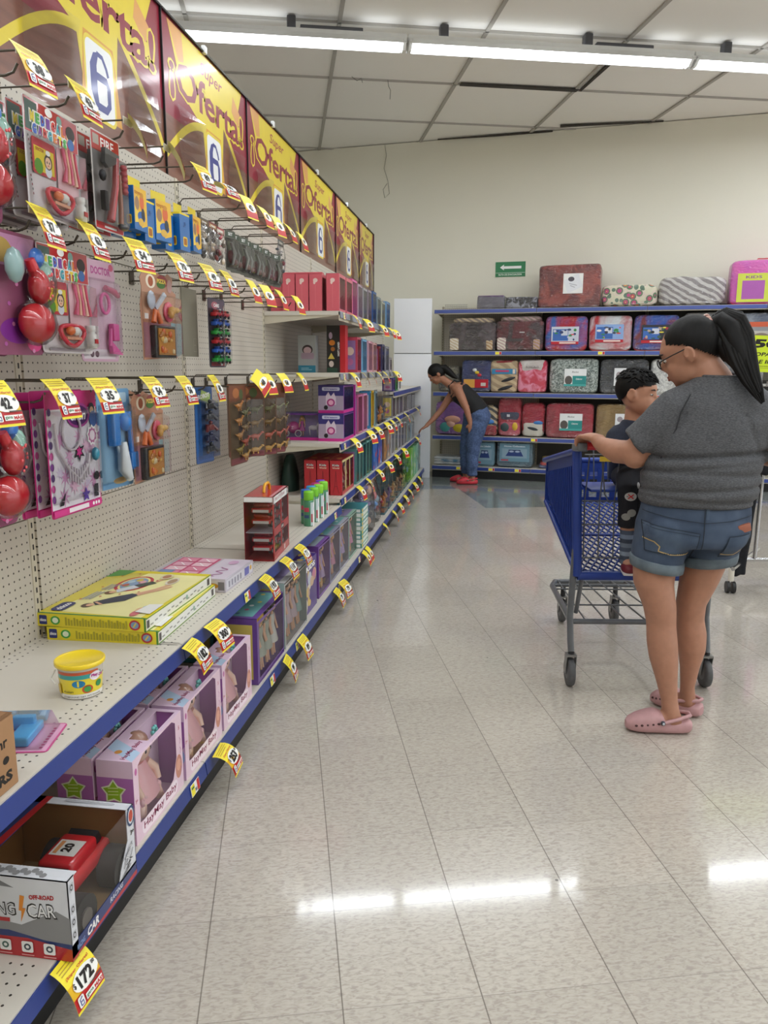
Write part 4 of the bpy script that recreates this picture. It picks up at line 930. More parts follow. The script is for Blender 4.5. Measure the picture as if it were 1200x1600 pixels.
# ================================================================ GOODS ON THE TOY SHELVES
def place(o, x, y, z, rz, label, cat='toy box', group=None):
    o.location = (x, y, z); o.rotation_euler = (0, 0, rz); return tag(o, label, cat, group)
def doll(mb_or_none, parent, s=1.0, loc=(0, 0, 0), hair='#2c1d16', dress='#d98fb8', skin='#e8b592', simple=False, name='doll'):
    """standing doll, feet at loc, about 0.26*s high, facing +X"""
    m = MB(); X_, Y_, Z_ = loc; q = lambda x, y, z: (X_ + x * s, Y_ + y * s, Z_ + z * s)
    m.ell(q(0, 0, .225), (.020 * s, .019 * s, .024 * s), SK(skin), 10); m.ell(q(-.006, 0, .232), (.026 * s, .027 * s, .027 * s), SK(hair), 10)
    for k in (-1, 1): m.tube([q(-.008, k * .020, .23), q(-.008, k * .028, .19), q(-.006, k * .026, .15)], [.010 * s, .012 * s, .004 * s], SK(hair), n=6)
    m.tube([q(0, 0, .20), q(0, 0, .185)], .007 * s, SK(skin), n=6)
    m.loft([(q(0, 0, .188), .011 * s, .026 * s), (q(0, 0, .165), .013 * s, .022 * s), (q(0, 0, .14), .011 * s, .015 * s), (q(0, 0, .10), .020 * s, .034 * s), (q(0, 0, .065), .026 * s, .044 * s)], SK(dress), 10)
    for k in (-1, 1):
        m.tube([q(0, k * .026, .182), q(.004, k * .038, .145), q(.014, k * .036, .11)], [.007 * s, .006 * s, .005 * s], SK(skin), n=6)
        m.tube([q(0, k * .013, .08), q(.002, k * .013, .03), q(.006, k * .013, .003)], [.009 * s, .007 * s, .006 * s], SK(skin), n=6)
    return m.build(name, parent)
def baby(parent, s=1.0, loc=(0, 0, 0)):
    m = MB(); X_, Y_, Z_ = loc; q = lambda x, y, z: (X_ + x * s, Y_ + y * s, Z_ + z * s); sk = SK('#f0c8b4')
    m.ell(q(0, .01, .155), (.030 * s, .034 * s, .034 * s), sk, 12); m.ell(q(-.006, .01, .166), (.032 * s, .037 * s, .032 * s), SK('#a07868'), 12)
    for k in (-1, 1):
        m.ell(q(.026, .01 + k * .012, .155), (.003 * s, .005 * s, .006 * s), SK('#2a2230'), 6)
        m.tube([q(.005, k * .034, .11), q(.02, k * .052, .085), q(.03, k * .045, .06)], [.014 * s, .012 * s, .010 * s], sk, n=7)
        m.tube([q(.006, k * .022, .05), q(.026, k * .042, .035), q(.03, k * .05, .012)], [.017 * s, .015 * s, .013 * s], sk, n=7)
    d = m.build('doll_body', parent)
    m = MB(); m.loft([(q(0, 0, .125), .016 * s, .028 * s), (q(.003, 0, .10), .024 * s, .036 * s), (q(.006, 0, .065), .034 * s, .058 * s), (q(.008, 0, .038), .038 * s, .070 * s)], SK('#f0b4bc'), 14)
    for k in range(7): m.ell(q(.03, -.045 + k * .015, .045 + .006 * (k % 2)), (.010 * s, .009 * s, .012 * s), SK('#e6b4ba'), 7)
    m.build('doll_dress', d)
    m = MB()
    for k in range(6): m.ell(q(.028, .045 + .010 * math.cos(k * 1.05), .185 + .010 * math.sin(k * 1.05)), .006 * s, SK('#6fb8b8'), 6)
    m.ell(q(.02, -.028, .185), (.012 * s, .014 * s, .010 * s), SK('#c2588c'), 8); m.ell(q(.02, -.048, .175), (.010 * s, .014 * s, .010 * s), SK('#c2588c'), 8); m.build('hair_bow', d)
    return d

def windowed(name, w_, d, h, main, side, top, win, insets=(.02, .02, .03, .02), back='#d8cfd4', t=.002, open_top=None):
    """carton with a cut-out window in its front (win = outline in front coords); returns root, faces"""
    m = MB(); X0, X1 = -d / 2, d / 2
    m.box((X0 + t / 2, 0, h / 2), (t, w_, h), P(side, .5)); m.box((max(X0 + .004, X1 - .075), 0, h / 2), (t, w_ - .004, h - .004), P(back, .5)); m.box((0, 0, t / 2), (d, w_, t), P(main)); 
    if open_top:
        a, b = open_top; m.box((0, -w_ / 2 + a / 2, h - t / 2), (d, a, t), P(top, .35)); m.box((0, b / 2, h - t / 2), (d, w_ - b, t), P(top, .35)) if False else m.box((0, w_ / 2 - (w_ - b) / 2, h - t / 2), (d, w_ - b, t), P(top, .35)); m.box((X0 + d * .16, (a + b - w_) / 2, h - t / 2), (d * .32, b - a, t), P(top, .35)); m.box((X1 - .006, (a + b - w_) / 2, h - t / 2), (.012, b - a, t), P(top, .35))
    else: m.box((0, 0, h - t / 2), (d, w_, t), P(top, .35))
    for s_ in (-1, 1): m.box((0, s_ * (w_ / 2 - t / 2), h / 2), (d - .0005, t, h - .0005), P(side, .35))
    # front wall around the window, as a ring of quads
    n = len(win); cx = sum(p[0] for p in win) / n; cy = sum(p[1] for p in win) / n; outer = []
    for (a, b) in win:
        da, db = a - cx, b - cy; ta = [1e9]
        if da > 1e-9: ta.append((w_ - cx) / da)
        if da < -1e-9: ta.append(-cx / da)
        if db > 1e-9: ta.append((h - cy) / db)
        if db < -1e-9: ta.append(-cy / db)
        k = min(ta); outer.append((cx + da * k, cy + db * k))
    V = [(X1, a - w_ / 2, b) for a, b in win] + [(X1, a - w_ / 2, b) for a, b in outer]; F = []
    for i in range(n):
        j = (i + 1) % n; F.append((i, j, n + j, n + i))
    m.add(V, F, P(main, .35))
    for cxx, cyy in ((0, 0), (w_, 0), (w_, h), (0, h)):
        for i in range(n):
            j = (i + 1) % n; a, b = outer[i], outer[j]
            if (abs(a[0] - cxx) < 1e-6 or abs(b[0] - cxx) < 1e-6) and (abs(a[1] - cyy) < 1e-6 or abs(b[1] - cyy) < 1e-6) and (abs(a[0] - b[0]) > 1e-6 and abs(a[1] - b[1]) > 1e-6):
                m.add([(X1, a[0] - w_ / 2, a[1]), (X1, b[0] - w_ / 2, b[1]), (X1, cxx - w_ / 2, cyy)], [(0, 1, 2)], P(main, .35))
    fc = box_faces(m, w_, d, h)
    return m, fc
def pane(parent, w_, d, h, win, mat=None):
    m = MB(); m.add([(d / 2 - .0008, a - w_ / 2, b) for a, b in win], [tuple(range(len(win)))], mat or CLEAR); return m.build('window_pane', parent)

# ---- pink baby doll boxes
def hay_box():
    w_, d, h = .305, .100, .235
    win = [(.028, .05), (.10, .040), (.20, .045), (.235, .055), (.25, .085), (.262, .11), (.262, .215), (.24, .228), (.06, .228), (.028, .21)]
    m, fc = windowed('b', w_, d, h, '#e6c9da', '#a86cb0', '#e2c6dc', win, back='#dcc4d8', open_top=(.115, .29))
    f = fc['front']; f.rrect(.035, .006, .262, .047, .018, P('#f4e4ee')); f.text('HayMay Baby', .150, .027, .027, P('#8a1f4e'), .21, bold=.02)
    f.ell(.275, .075, .022, .036, P('#c98a78')); f.ell(.275, .080, .014, .018, P('#e0a892')); f.text('5', .285, .19, .012, P('#b02c50')); f.text('3+', .012, .12, .010, P('#b02c50')); f.ell(.015, .20, .006, .010, P('#c060a0'))
    for i in range(4): f.line([(.286, .05 + .03 * i), (.292, .06 + .03 * i), (.286, .07 + .03 * i)], .002, P('#b05a9a'))
    f = fc['side']; f.rect(.001, h * .80, d - .001, h - .001, P('#e0c4dc')); f.poly([(.06, .001), (d - .001, .001), (d - .001, .11), (.085, .09), (.07, .05)], P('#d9b4d4')); f.ell(.088, .075, .010, .022, P('#9ab4dc')); f.star(.045, .148, .036, P('#dfe8cc'), 5, .62); f.star(.045, .148, .030, P('#8db82e'), 5, .58)
    for i in range(3): f.line([(.030, .158 - i * .009), (.058, .160 - i * .009)], .0025, P('#cfe29a'))
    f = fc['top']; f.poly([(.001, .002), (.05, .002), (.112, .098), (.06, .098)], P('#b8cfe8')); f.text('HayMay Baby', .060, .030, .018, P('#8a1f4e'), .10, bold=.03); f.ell(.045, .060, .010, .010, P('#d9964a'))
    o = m.build('baby_doll_box'); baby(o, 1.14, (-.012, -.010, .012)); pane(o, w_, d, h, win); 
    g = MB(); g.tube([(d / 2 - .002, -.10, .229), (d / 2 - .002, .09, .229)], .0018, P('#f5f5f8', .1), n=5); g.build('window_edge', o)
    return o
hb = hay_box()
for i, (x, y, l) in enumerate(((-.935, 1.834, 'pink and lilac baby doll box with a green star, nearest in the front row'), (-.935, 2.158, 'baby doll box second from the camera in the front row, bottom deck'), (-.935, 2.482, 'baby doll box third from the camera, against the purple set box'),
                               (-1.045, 1.834, 'baby doll box with a green star behind the nearest one'), (-1.045, 2.158, 'baby doll box in the back row behind the second one'))):
    place(hb if i == 0 else dup(hb), x, y, ZB, 0, l, 'doll box', 'pink baby doll boxes')

# ---- racing car box
def racing_box():
    w_, d, h = .29, .30, .186; t = .002; m = MB(); BL_ = P('#23356e', .35, coat=.3); RD = P('#b3232a', .35, coat=.3); GR = P('#8a8a8c', .4); WH = P('#d6d8de', .4)
    m.box((-d / 2 + t, 0, h / 2), (t * 2, w_, h), BL_); m.box((0, 0, t), (d, w_, t * 2), P('#b39468', .6)); m.box((-.145, 0, .092), (.004, w_ - .01, .18), P('#b98448', .6))
    m.box((0, w_ / 2 - t / 2, h / 2), (d, t, h), P('#bd8f58', .6)); m.box((0, -w_ / 2 + t / 2, h / 2), (d, t, h), WH)
    X1 = d / 2
    m.box((X1 - t / 2, 0, .018), (t, w_, .036), BL_); m.box((X1 - t / 2, -w_ / 2 + .012, h / 2), (t, .024, h), WH)
    m.prism([(X1, w_ / 2, .03), (X1, w_ / 2, h), (X1, w_ / 2 - .035, h), (X1, w_ / 2 - .035, .11), (X1, w_ / 2 - .075, .055), (X1, w_ / 2 - .085, .03)], (-t, 0, 0), WH)
    # top: back strip, white bars at both ends
    m.box((-.105, 0, h - t / 2), (.09, w_, t), BL_); m.box((0, -w_ / 2 + .018, h - t / 2), (d, .036, t), WH); m.box((0, w_ / 2 - .014, h - t / 2), (d, .028, t), WH)
    f = Face(m, (-d / 2, -w_ / 2, 0), (1, 0, 0), (0, 0, 1))
    f.poly([(.0, .052), (.08, .055), (.2, .030), (d, .018), (d, .10), (d - .03, .115), (.19, .075), (.09, .09), (0, .14)], GR); f.poly([(0, .19), (.0, .15), (.09, .165), (.18, .16), (.12, .188)], P('#77787c', .5))
    f.poly([(0, 0), (d, 0), (d, .040), (.24, .044), (.16, .060), (.08, .058), (0, .075)], BL_); f.poly([(0, 0), (d, 0), (d, .028), (.2, .045), (.1, .045), (0, .050)], RD)
    f.text('RACING', .125, .108, .032, TK, .110, bold=.05, rot=.05); f.text('RACING', .125, .108, .026, P('#cfd0d4'), .104, bold=.0, rot=.05)
    f.text('CAR', .238, .112, .036, TK, .068, bold=.05, rot=.07); f.text('CAR', .238, .112, .029, P('#e8e8ea'), .062, bold=.01, rot=.07); f.text('OFF-ROAD', .240, .144, .011, RD, .056, bold=.05, rot=.07); f.poly([(.192, .145), (.202, .143), (.196, .115), (.203, .115), (.190, .082), (.193, .108), (.187, .109)], P('#e08a2a'))
    f.rect(.08, .080, .165, .089, RD)
    for i in range(5):
        x = .05 + i * .050; f.rrect(x - .013, .012, x + .013, .038, .004, WHITE); f.ell(x, .025, .008, .008, P('#4a6a60' if i < 3 else '#3a4450'), 10); f.ell(x, .025, .004, .004, WHITE, 8); f.rect(x - .014, .005, x + .014, .0075, P('#e0a0a0'))
    f = Face(m, (X1, -w_ / 2, 0), (0, 1, 0), (0, 0, 1)); f.poly([(0, 0), (w_, 0), (w_, .012), (0, .006)], RD); f.text('CAR', .085, .020, .020, WHITE, .05, bold=.04, slant=.2); f.text('RACING', .19, .022, .012, P('#c9cdd8'), .06, bold=.03, slant=.2); f.text('RACING', .034, .018, .012, P('#8aa8d8'), .03, bold=.02)
    for i, y in enumerate((.055, .085, .115, .165)): f.rrect(.005, y - .010, .019, y + .010, .003, P('#b8bac0')); f.ell(.012, y, .005, .007, TK, 10); f.ell(.012, y, .003, .004, P('#c8cad0'), 8)
    f.ell(w_ - .017, .165, .018, .026, P('#2c4670')); f.ell(w_ - .017, .165, .013, .020, P('#d8d8dc')); f.ell(w_ - .017, .165, .010, .015, P('#c04a38')); f.text('3+', w_ - .014, .122, .012, TK, bold=.04)
    r = random.Random(2)
    for i in range(16): f.line([(w_ - .075 + r.random() * .03, .035 + r.random() * .05), (w_ - .04 + r.random() * .03, .04 + r.random() * .06)], .0025, P('#3a3c42' if i % 2 else '#e6e6ea'))
    f = Face(m, (X1, -w_ / 2, h), (0, 1, 0), (-1, 0, 0)); f.poly([(.0, .235), (w_, .222), (w_, .205), (0, .215)], RD); f.text('RACING CAR', .15, .262, .026, P('#8d9cc0'), .22, bold=.03)
    for i in range(10): f.ell(.012 + (i * 7 % 5) * .003, .06 + i * .012, .008, .008, GR, 7); f.ell(w_ - .012, .05 + i * .012, .006, .010, P('#b4b6bc'), 7)
    o = m.build('toy_racing_car_box')
    # the toy truck inside
    c = MB(); RD2 = SK('#c41f2a'); c.box((-.02, .02, .075), (.075, .17, .028), RD2, bev=.008); c.box((-.02, .03, .098), (.062, .085, .026), RD2, bev=.007)
    c.box((-.02, .03, .1105), (.045, .042, .002), SK('#e2e0da')); cf = Face(c, (.0025, .009, .1117), (0, 1, 0), (-1, 0, 0)); cf.text('20', .021, .022, .018, TK, .024, bold=.05); cf.rect(.004, .034, .038, .041, P('#d8935a'))
    c.box((-.02, .082, .098), (.052, .016, .020), DKT, rx=.4); c.box((-.02, -.020, .096), (.052, .014, .020), DKT, rx=-.4); c.box((-.02, -.045, .092), (.058, .035, .010), SK('#8f1a22'))
    tr = c.build('toy_truck', o); tr.scale = (1.35, 1.35, 1.35); tr.location = (.075, -.015, -.012)
    for sx_ in (-1, 1):
        for y in (-.045, .085):
            k = MB(); k.cyl((-.02 + sx_ * .036, y, .045), (-.02 + sx_ * .070, y, .045), .036, P('#3b3a3a', .7), n=18); k.cyl((-.02 + sx_ * .068, y, .045), (-.02 + sx_ * .073, y, .045), .016, P('#77716c', .5), n=12); k.build('wheel', tr)
    wv = [(X1 - .001, -w_ / 2 + .024, .036), (X1 - .001, w_ / 2 - .06, .036), (X1 - .001, w_ / 2 - .03, .11), (X1 - .001, w_ / 2 - .03, h - .001), (X1 - .001, -w_ / 2 + .024, h - .001)]
    k = MB(); k.add(wv, [(0, 1, 2, 3, 4)], CLEAR); k.quad((X1 - .001, -w_ / 2 + .03, h - .001), (X1 - .001, w_ / 2 - .025, h - .001), (-.062, w_ / 2 - .025, h - .001), (-.062, -w_ / 2 + .03, h - .001), CLEAR); k.build('window_pane', o)
    return o
place(racing_box(), -.986, 1.435, ZB + .001, R(0), 'racing car box with a red toy truck behind its window, bottom left', 'toy box')

# ---- other boxes of the bottom deck
def setbox(name, w_, d, h, frame, back, ndoll=2, title='', seed=0, hairs=('#5a3a20', '#d9b04a', '#2a1a14'), dresses=('#d890b0', '#8fc6c0', '#b8a0d0'), glass=None, m_=.018, edge=None, s=None):
    win = [(m_, m_), (w_ - m_ * .4, m_), (w_ - m_ * .4, h - m_ * 1.3), (m_, h - m_ * 1.3)]
    m, fc = windowed(name, w_, d, h, frame, edge or frame, frame, win, back=back); r = random.Random(seed)
    f = fc['front']
    if title: f.text(title, w_ / 2, h - m_ * .65, m_ * .7, WHITE, w_ * .5, bold=.03)
    f.k += 1; g = Face(m, (max(-d / 2 + .004, d / 2 - .075) + .0015, -w_ / 2, 0), (0, 1, 0), (0, 0, 1))
    for i in range(10): g.ell(r.uniform(.1, .9) * w_, r.uniform(.15, .85) * h, r.uniform(.015, .05), r.uniform(.01, .04), P(r.choice(['#b8c8d8', '#d8c0c8', '#c8d8c8', '#a8b8c8', '#e0d8c8', '#c0a8c8'])), 10, r.random())
    s1 = fc['side']; s1.rect(d * .12, h * .08, d * .88, h * .9, P(r.choice(['#7aa0b8', '#9a78b0', '#c8b0c8', '#d0c060']))); s1.ell(d * .5, h * .6, d * .28, h * .12, P('#e8d0c0')); s1.ell(d * .5, h * .3, d * .22, h * .1, P('#c070a0'))
    t1 = fc['top']; t1.rect(w_ * .06, d * .15, w_ * .94, d * .85, P(r.choice(['#6fa8a8', '#8d7fa8', '#a8b8c0']))); 
    for i in range(6): t1.ell(w_ * (.15 + i * .14), d * r.uniform(.3, .7), .012, .010, P(r.choice(['#d8c060', '#c05a80', '#e8e8e8', '#50688a'])), 8)
    o = m.build(name)
    for i in range(ndoll):
        sc = s or min(h / .28, 1.15); doll(None, o, sc, (d / 2 - .036, w_ * ((i + .7) / (ndoll + .4) - .5), .008), r.choice(hairs), r.choice(dresses))
    pane(o, w_, d, h, win, glass)
    return o
e1 = setbox('doll_set_box', .37, .16, .27, '#6b4a92', '#d8dcd4', 4, '', 1, dresses=('#c8b8a0', '#d8d8d0', '#a8b0a0'), glass=CLEAR, m_=.022)
place(e1, -.965, 2.902, ZB, 0, 'long doll set box with a clear front in a purple frame, after the baby dolls', 'toy box')
e2 = setbox('clear_doll_case', .39, .20, .30, '#b9b8b8', '#c8d4ce', 4, '', 2, glass=CLEAR, m_=.012, edge='#9fb4b0', dresses=('#b8c4c0', '#c8b0b8', '#8fb0a8'))
place(e2, -.985, 3.305, ZB, 0, 'large gray green clear doll case, second past the baby dolls', 'toy box')
e2b = setbox('teal_doll_box', .25, .14, .275, '#3d8c88', '#6aa6a0', 2, '', 21, m_=.02); place(e2b, -1.20, 3.02, ZB, 0, 'teal printed toy box set back behind the clear purple framed box', 'toy box')
def print_box(name, w_, d, h, c0, pal, title, seed, tcol='#ffffff'):
    m = MB(); m.box((0, 0, h / 2), (d, w_, h), P(c0, .35, coat=.3)); fc = box_faces(m, w_, d, h); r = random.Random(seed)
    for k, (a, b) in (('front', (w_, h)), ('side', (d, h)), ('top', (w_, d))):
        f = fc[k]; n = 12 if k == 'front' else 5
        for i in range(n):
            ra, rb = a * r.uniform(.06, .16), b * r.uniform(.05, .14); f.ell(r.uniform(ra * 1.1, a - ra * 1.1), r.uniform(rb * 1.3, b * .74), ra, rb, P(r.choice(pal), .35, coat=.3), 12, 0)
        if title: f.text(title, a / 2, b * .86, b * .10, P(tcol), a * .7, bold=.05)
    return m.build(name)
g1 = print_box('purple_kids_box', .26, .14, .27, '#4b2f86', ['#e8c86a', '#d8b898', '#c8d0e0', '#6fb0c8', '#d07a9a', '#e8e0d0'], 'KIDS', 4)
place(g1, -.975, 3.665, ZB, 0, 'dark purple printed box standing after the large clear case', 'toy box')
lab = ['first lilac doll box after the dark purple one', 'second lilac doll box after the dark purple one', 'third lilac doll box, before the pale one', 'fourth lilac doll box, beside the green striped stack']
for i, y in enumerate((4.0, 4.285, 4.57, 4.855)):
    b_ = setbox('lilac_doll_box', .27, .15, .285, ['#7a4fa0', '#8f8fa8', '#a8a8b8', '#8db0a0'][i], '#b8b8c4', 2, '', 30 + i, glass=CLEAR, m_=.014)
    place(b_, -.985, y, ZB, 0, lab[i], 'toy box', 'lilac doll boxes on the bottom deck')
for k in range(9):
    m = MB(); m.box((0, 0, .016), (.20, .26, .030), P(['#4f9a8a', '#c8d0c0', '#3f8f9a'][k % 3], .4)); f = Face(m, (.10, -.13, 0), (0, 1, 0), (0, 0, 1)); f.rect(.01, .006, .05, .026, P('#e0c040')); f.rect(.06, .008, .24, .024, P('#dfe6e0')); f = Face(m, (-.10, -.13, 0), (1, 0, 0), (0, 0, 1)); f.rect(.01, .006, .12, .026, P(['#3a6aa0', '#c84a3a', '#e8c040'][k % 3])); f.rect(.13, .006, .19, .026, WHITE)
    place(m.build('flat_game_box'), -.985, 5.18, ZB + .0305 * k, 0, 'flat teal game box, %s from the bottom of the stack under the spray cans' % ORD[k], 'game box', 'stacked flat game boxes')
def tall_bag(c1, c2, c3, w_=.30, d=.22, h=.42, seed=0):
    r = random.Random(seed); m = MB()
    m.loft([((0, 0, 0), d * .42, w_ * .42), ((0, 0, .03), d * .5, w_ * .5), ((0, 0, h * .6), d * .48, w_ * .48), ((0, 0, h * .9), d * .3, w_ * .42), ((0, 0, h), .01, w_ * .38)], CLEAR2, 18)
    m.box((0, 0, h * .97), (.004, w_ * .5, h * .06), P(c1)); o = m.build('bagged_toy_set'); k = MB()
    for i in range(10):
        k.ell((r.uniform(-.25, .25) * d, r.uniform(-.3, .3) * w_, .04 + h * .78 * (i / 10)), (r.uniform(.025, .05), r.uniform(.03, .06), r.uniform(.02, .04)), SK(r.choice([c1, c2, c3])), 10, rot=Matrix.Rotation(r.uniform(-1, 1), 3, 'X'))
    k.build('toy_piece', o); return o
place(tall_bag('#8a78b0', '#b9a8c8', '#d8a890', seed=3), -1.0, 5.66, ZB, 0, 'tall lilac bagged toy set on the bottom deck', 'toy')
place(tall_bag('#5a86c0', '#c85a60', '#9ab0c0', .28, .2, .36, 5), -1.0, 6.02, ZB, 0, 'tall blue and red bagged toy set behind the lilac one', 'toy')
def animal_pack(cols, w_=.22, d=.16, h=.22, seed=0, back='#4a6a72'):
    r = random.Random(seed); m = MB(); m.box((0, 0, .008), (d, w_, .016), P(back)); m.box((-d / 2 + .002, 0, h / 2), (.004, w_, h), P(back)); f = Face(m, (-d / 2 + .004, -w_ / 2, 0), (0, 1, 0), (0, 0, 1)); f.rect(.01, h * .8, w_ - .01, h * .97, P(cols[0])); f.text('toys', w_ / 2, h * .88, h * .08, WHITE, w_ * .4, bold=.04)
    o = m.build('toy_animal_pack'); k = MB()
    for i in range(3):
        y = (i - 1) * w_ * .3; z = .05 + .03 * (i % 2); c_ = SK(r.choice(cols)); k.ell((0, y, z), (.028, .036, .022), c_, 10); k.ell((.02, y + .028, z + .03), (.018, .018, .018), c_, 9)
        for a in (-1, 1):
            for b in (-1, 1): k.tube([(a * .015, y + b * .02, z - .01), (a * .015, y + b * .022, .016)], .007, c_, n=6)
        k.tube([(-.01, y - .03, z + .01), (-.02, y - .045, z + .04)], [.006, .003], c_, n=5)
        k.ell((.02, y + .02, z + .048), (.005, .006, .010), c_, 6); k.ell((.02, y + .038, z + .048), (.005, .006, .010), c_, 6)
    k.build('toy_animal', o); b = MB(); b.box((0, 0, h / 2 + .01), (d - .004, w_ - .004, h - .02), CLEAR); b.build('clear_cover', o); return o
APAL = [['#b03048', '#c8a0a8', '#7a3a50'], ['#d08030', '#c8b090', '#b06a2a'], ['#6a4a88', '#b888a8', '#904a6a'], ['#c07a3a', '#7a5a3a', '#d8b070'], ['#8a6a4a', '#b89068', '#5a4a3a'], ['#a05030', '#d8a060', '#6a3a2a'], ['#4a8a4a', '#9ac060', '#d8d080']]
for i, y in enumerate((6.38, 6.66, 6.94, 7.24, 7.53, 7.82, 8.12)):
    place(animal_pack(APAL[i], seed=i, h=.24 + .03 * (i % 3)), -.985, y, ZB, 0, ['crimson', 'orange', 'purple', 'tawny', 'brown', 'rust', 'green'][i] + ' toy animal pack on the far bottom deck, ' + ORD[i] + ' in line', 'toy', 'toy animal packs on the far bottom deck')
for i, y in enumerate((8.42, 8.70, 8.98, 9.24)):
    place(print_box('upright_game_box', .24, .09, .34, ['#6fae3a', '#58a86a', '#7ec0a0', '#3a6a70'][i], ['#d8e0c8', '#4a7a5a', '#c8d890', '#8ab8b8'], '', 60 + i), -.955, y, ZB, 0, ['lime', 'leaf green', 'pale green', 'dark teal'][i] + ' upright box at the far end of the bottom deck', 'toy box', 'green boxes at the far end of the bottom deck')

# ---- middle shelf
m = MB(); CB = P('#a9805a', .7, var=.1); m.box((0, 0, .075), (.26, .26, .15), CB, bev=.003); m.box((.02, .1, .151), (.2, .05, .004), P('#8f6a48', .7)); f = Face(m, (.13, -.13, 0), (0, 1, 0), (0, 0, 1)); f.text('RS', .22, .03, .024, TK, .045, bold=.05); f.text('nr', .22, .10, .016, TK, .03, bold=.03); f.ell(.226, .065, .010, .008, TK); f = Face(m, (.13, -.13, .152), (0, 1, 0), (-1, 0, 0)); f.poly([(0, 0), (.26, 0), (.26, .04), (0, .05)], P('#7c5a3c', .7))
place(m.build('cardboard_box'), -1.072, 1.188, ZM, 0, 'brown cardboard carton cut by the left edge, on the middle shelf', 'box')
m, f = card_root('x', .14, .17, P('#c8508c', .35)); f.rect(.004, .004, .136, .166, P('#d9a0c0')); f.rect(.008, .10, .132, .160, P('#b85a90')); f.text('toy', .07, .145, .014, WHITE, .05, bold=.04)
for i in range(8): f.ell(.02 + i * .013, .02, .004, .004, P('#c04080'))
o = m.build('blue_toy_on_card'); k = MB(); BLT = SK('#58a8e0'); k.box((.018, -.035, -.05), (.032, .045, .05), BLT, bev=.005); k.box((.018, .03, -.04), (.03, .035, .035), BLT, bev=.005); k.box((.012, 0, -.10), (.02, .10, .045), BLT, bev=.004); k.box((.022, .035, -.085), (.035, .018, .05), BLT, bev=.004); k.tube([(.03, -.04, -.03), (.042, -.02, -.03), (.03, .005, -.03)], .006, BLT, n=6); k.build('toy_furniture', o)
k = MB(); k.ell((.015, .0, -.025), (.010, .012, .012), SK('#b8a888'), 9); k.build('toy_piece', o); blister(-.06, -.155, .06, -.01, .045, o)
o.location = (-1.16, 1.49, ZM + .002); o.rotation_euler = (0, R(-90), R(12)); tag(o, 'pink card with light blue toy furniture lying flat beside the carton', 'toy')
o.location = (-1.135, 1.47, ZM + .0015)
# clay bucket
m = MB(); m.lathe([(.0, 0), (.047, 0), (.049, .004), (.056, .078), (.057, .082)], (0, 0, 0), P('#c8c0b4', .25, coat=.6), 32)
cfn = lambda a, b, k: Vector(((.0492 + b * .088 + k) * math.cos(a), (.0492 + b * .088 + k) * math.sin(a), b))
f = Face(m, fn=cfn, step=.0002)
def band(a0, b0, a1, b1, mat, n=24):
    vs = []; 
    for i in range(n + 1):
        a = a0 + (a1 - a0) * i / n; vs += [f.p(a, b0), f.p(a, b1)]
    m.add(vs, [(2 * i, 2 * i + 2, 2 * i + 3, 2 * i + 1) for i in range(n)], mat, True); f.k += 1
band(-2.8, .006, .9, .012, WHITE); band(-2.8, .012, .9, .056, P('#e8d32a', .3, coat=.5)); band(-2.4, .056, -.1, .068, P('#2b9c98', .3, coat=.5)); band(-2.3, .068, -.3, .076, P('#c8562a', .3, coat=.5)); band(-2.8, .004, .9, .016, P('#e8e6e0', .3, coat=.5))
f.ell(-1.25, .044, .30, .010, P('#1f7aa8')); f.ell(-.85, .028, .26, .011, P('#c84a2c')); f.ell(-.85, .028, .18, .008, P('#4a9a4a')); f.ell(-.25, .036, .18, .009, P('#2f8a50')); f.ell(-.45, .060, .30, .012, P('#e8e0e8')); f.text('Play', -.50, .061, .010, P('#b0308a'), .36, bold=.04); f.text('-Doh', -.15, .059, .009, P('#b0308a'), .30, bold=.04)
f.text('4 colors', -1.75, .024, .006, TK, .5, bold=.02); f.text('COMPOUND NET WT POWER', -1.1, .0095, .004, P('#6a6a6a'), 1.9)
band(-2.75, .014, -2.2, .040, P('#d8b81e', .3))
o = m.build('clay_bucket'); k = MB(); k.lathe([(.0, .083), (.060, .083), (.0625, .085), (.0625, .094), (.060, .096), (.057, .094), (.055, .0925), (0, .0925)], (0, 0, 0), P('#f2d31c', .3, coat=.5), 32); k.build('lid', o)
k = MB(); k.tube([(-.052, -.03, .074), (-.06, -.04, .055), (-.04, -.055, .045)], .0025, P('#e0ddd4'), n=6); k.build('handle', o)
place(o, -1.045, 1.745, ZM, R(5), 'small clay tub with a yellow lid standing on the middle shelf', 'bucket')
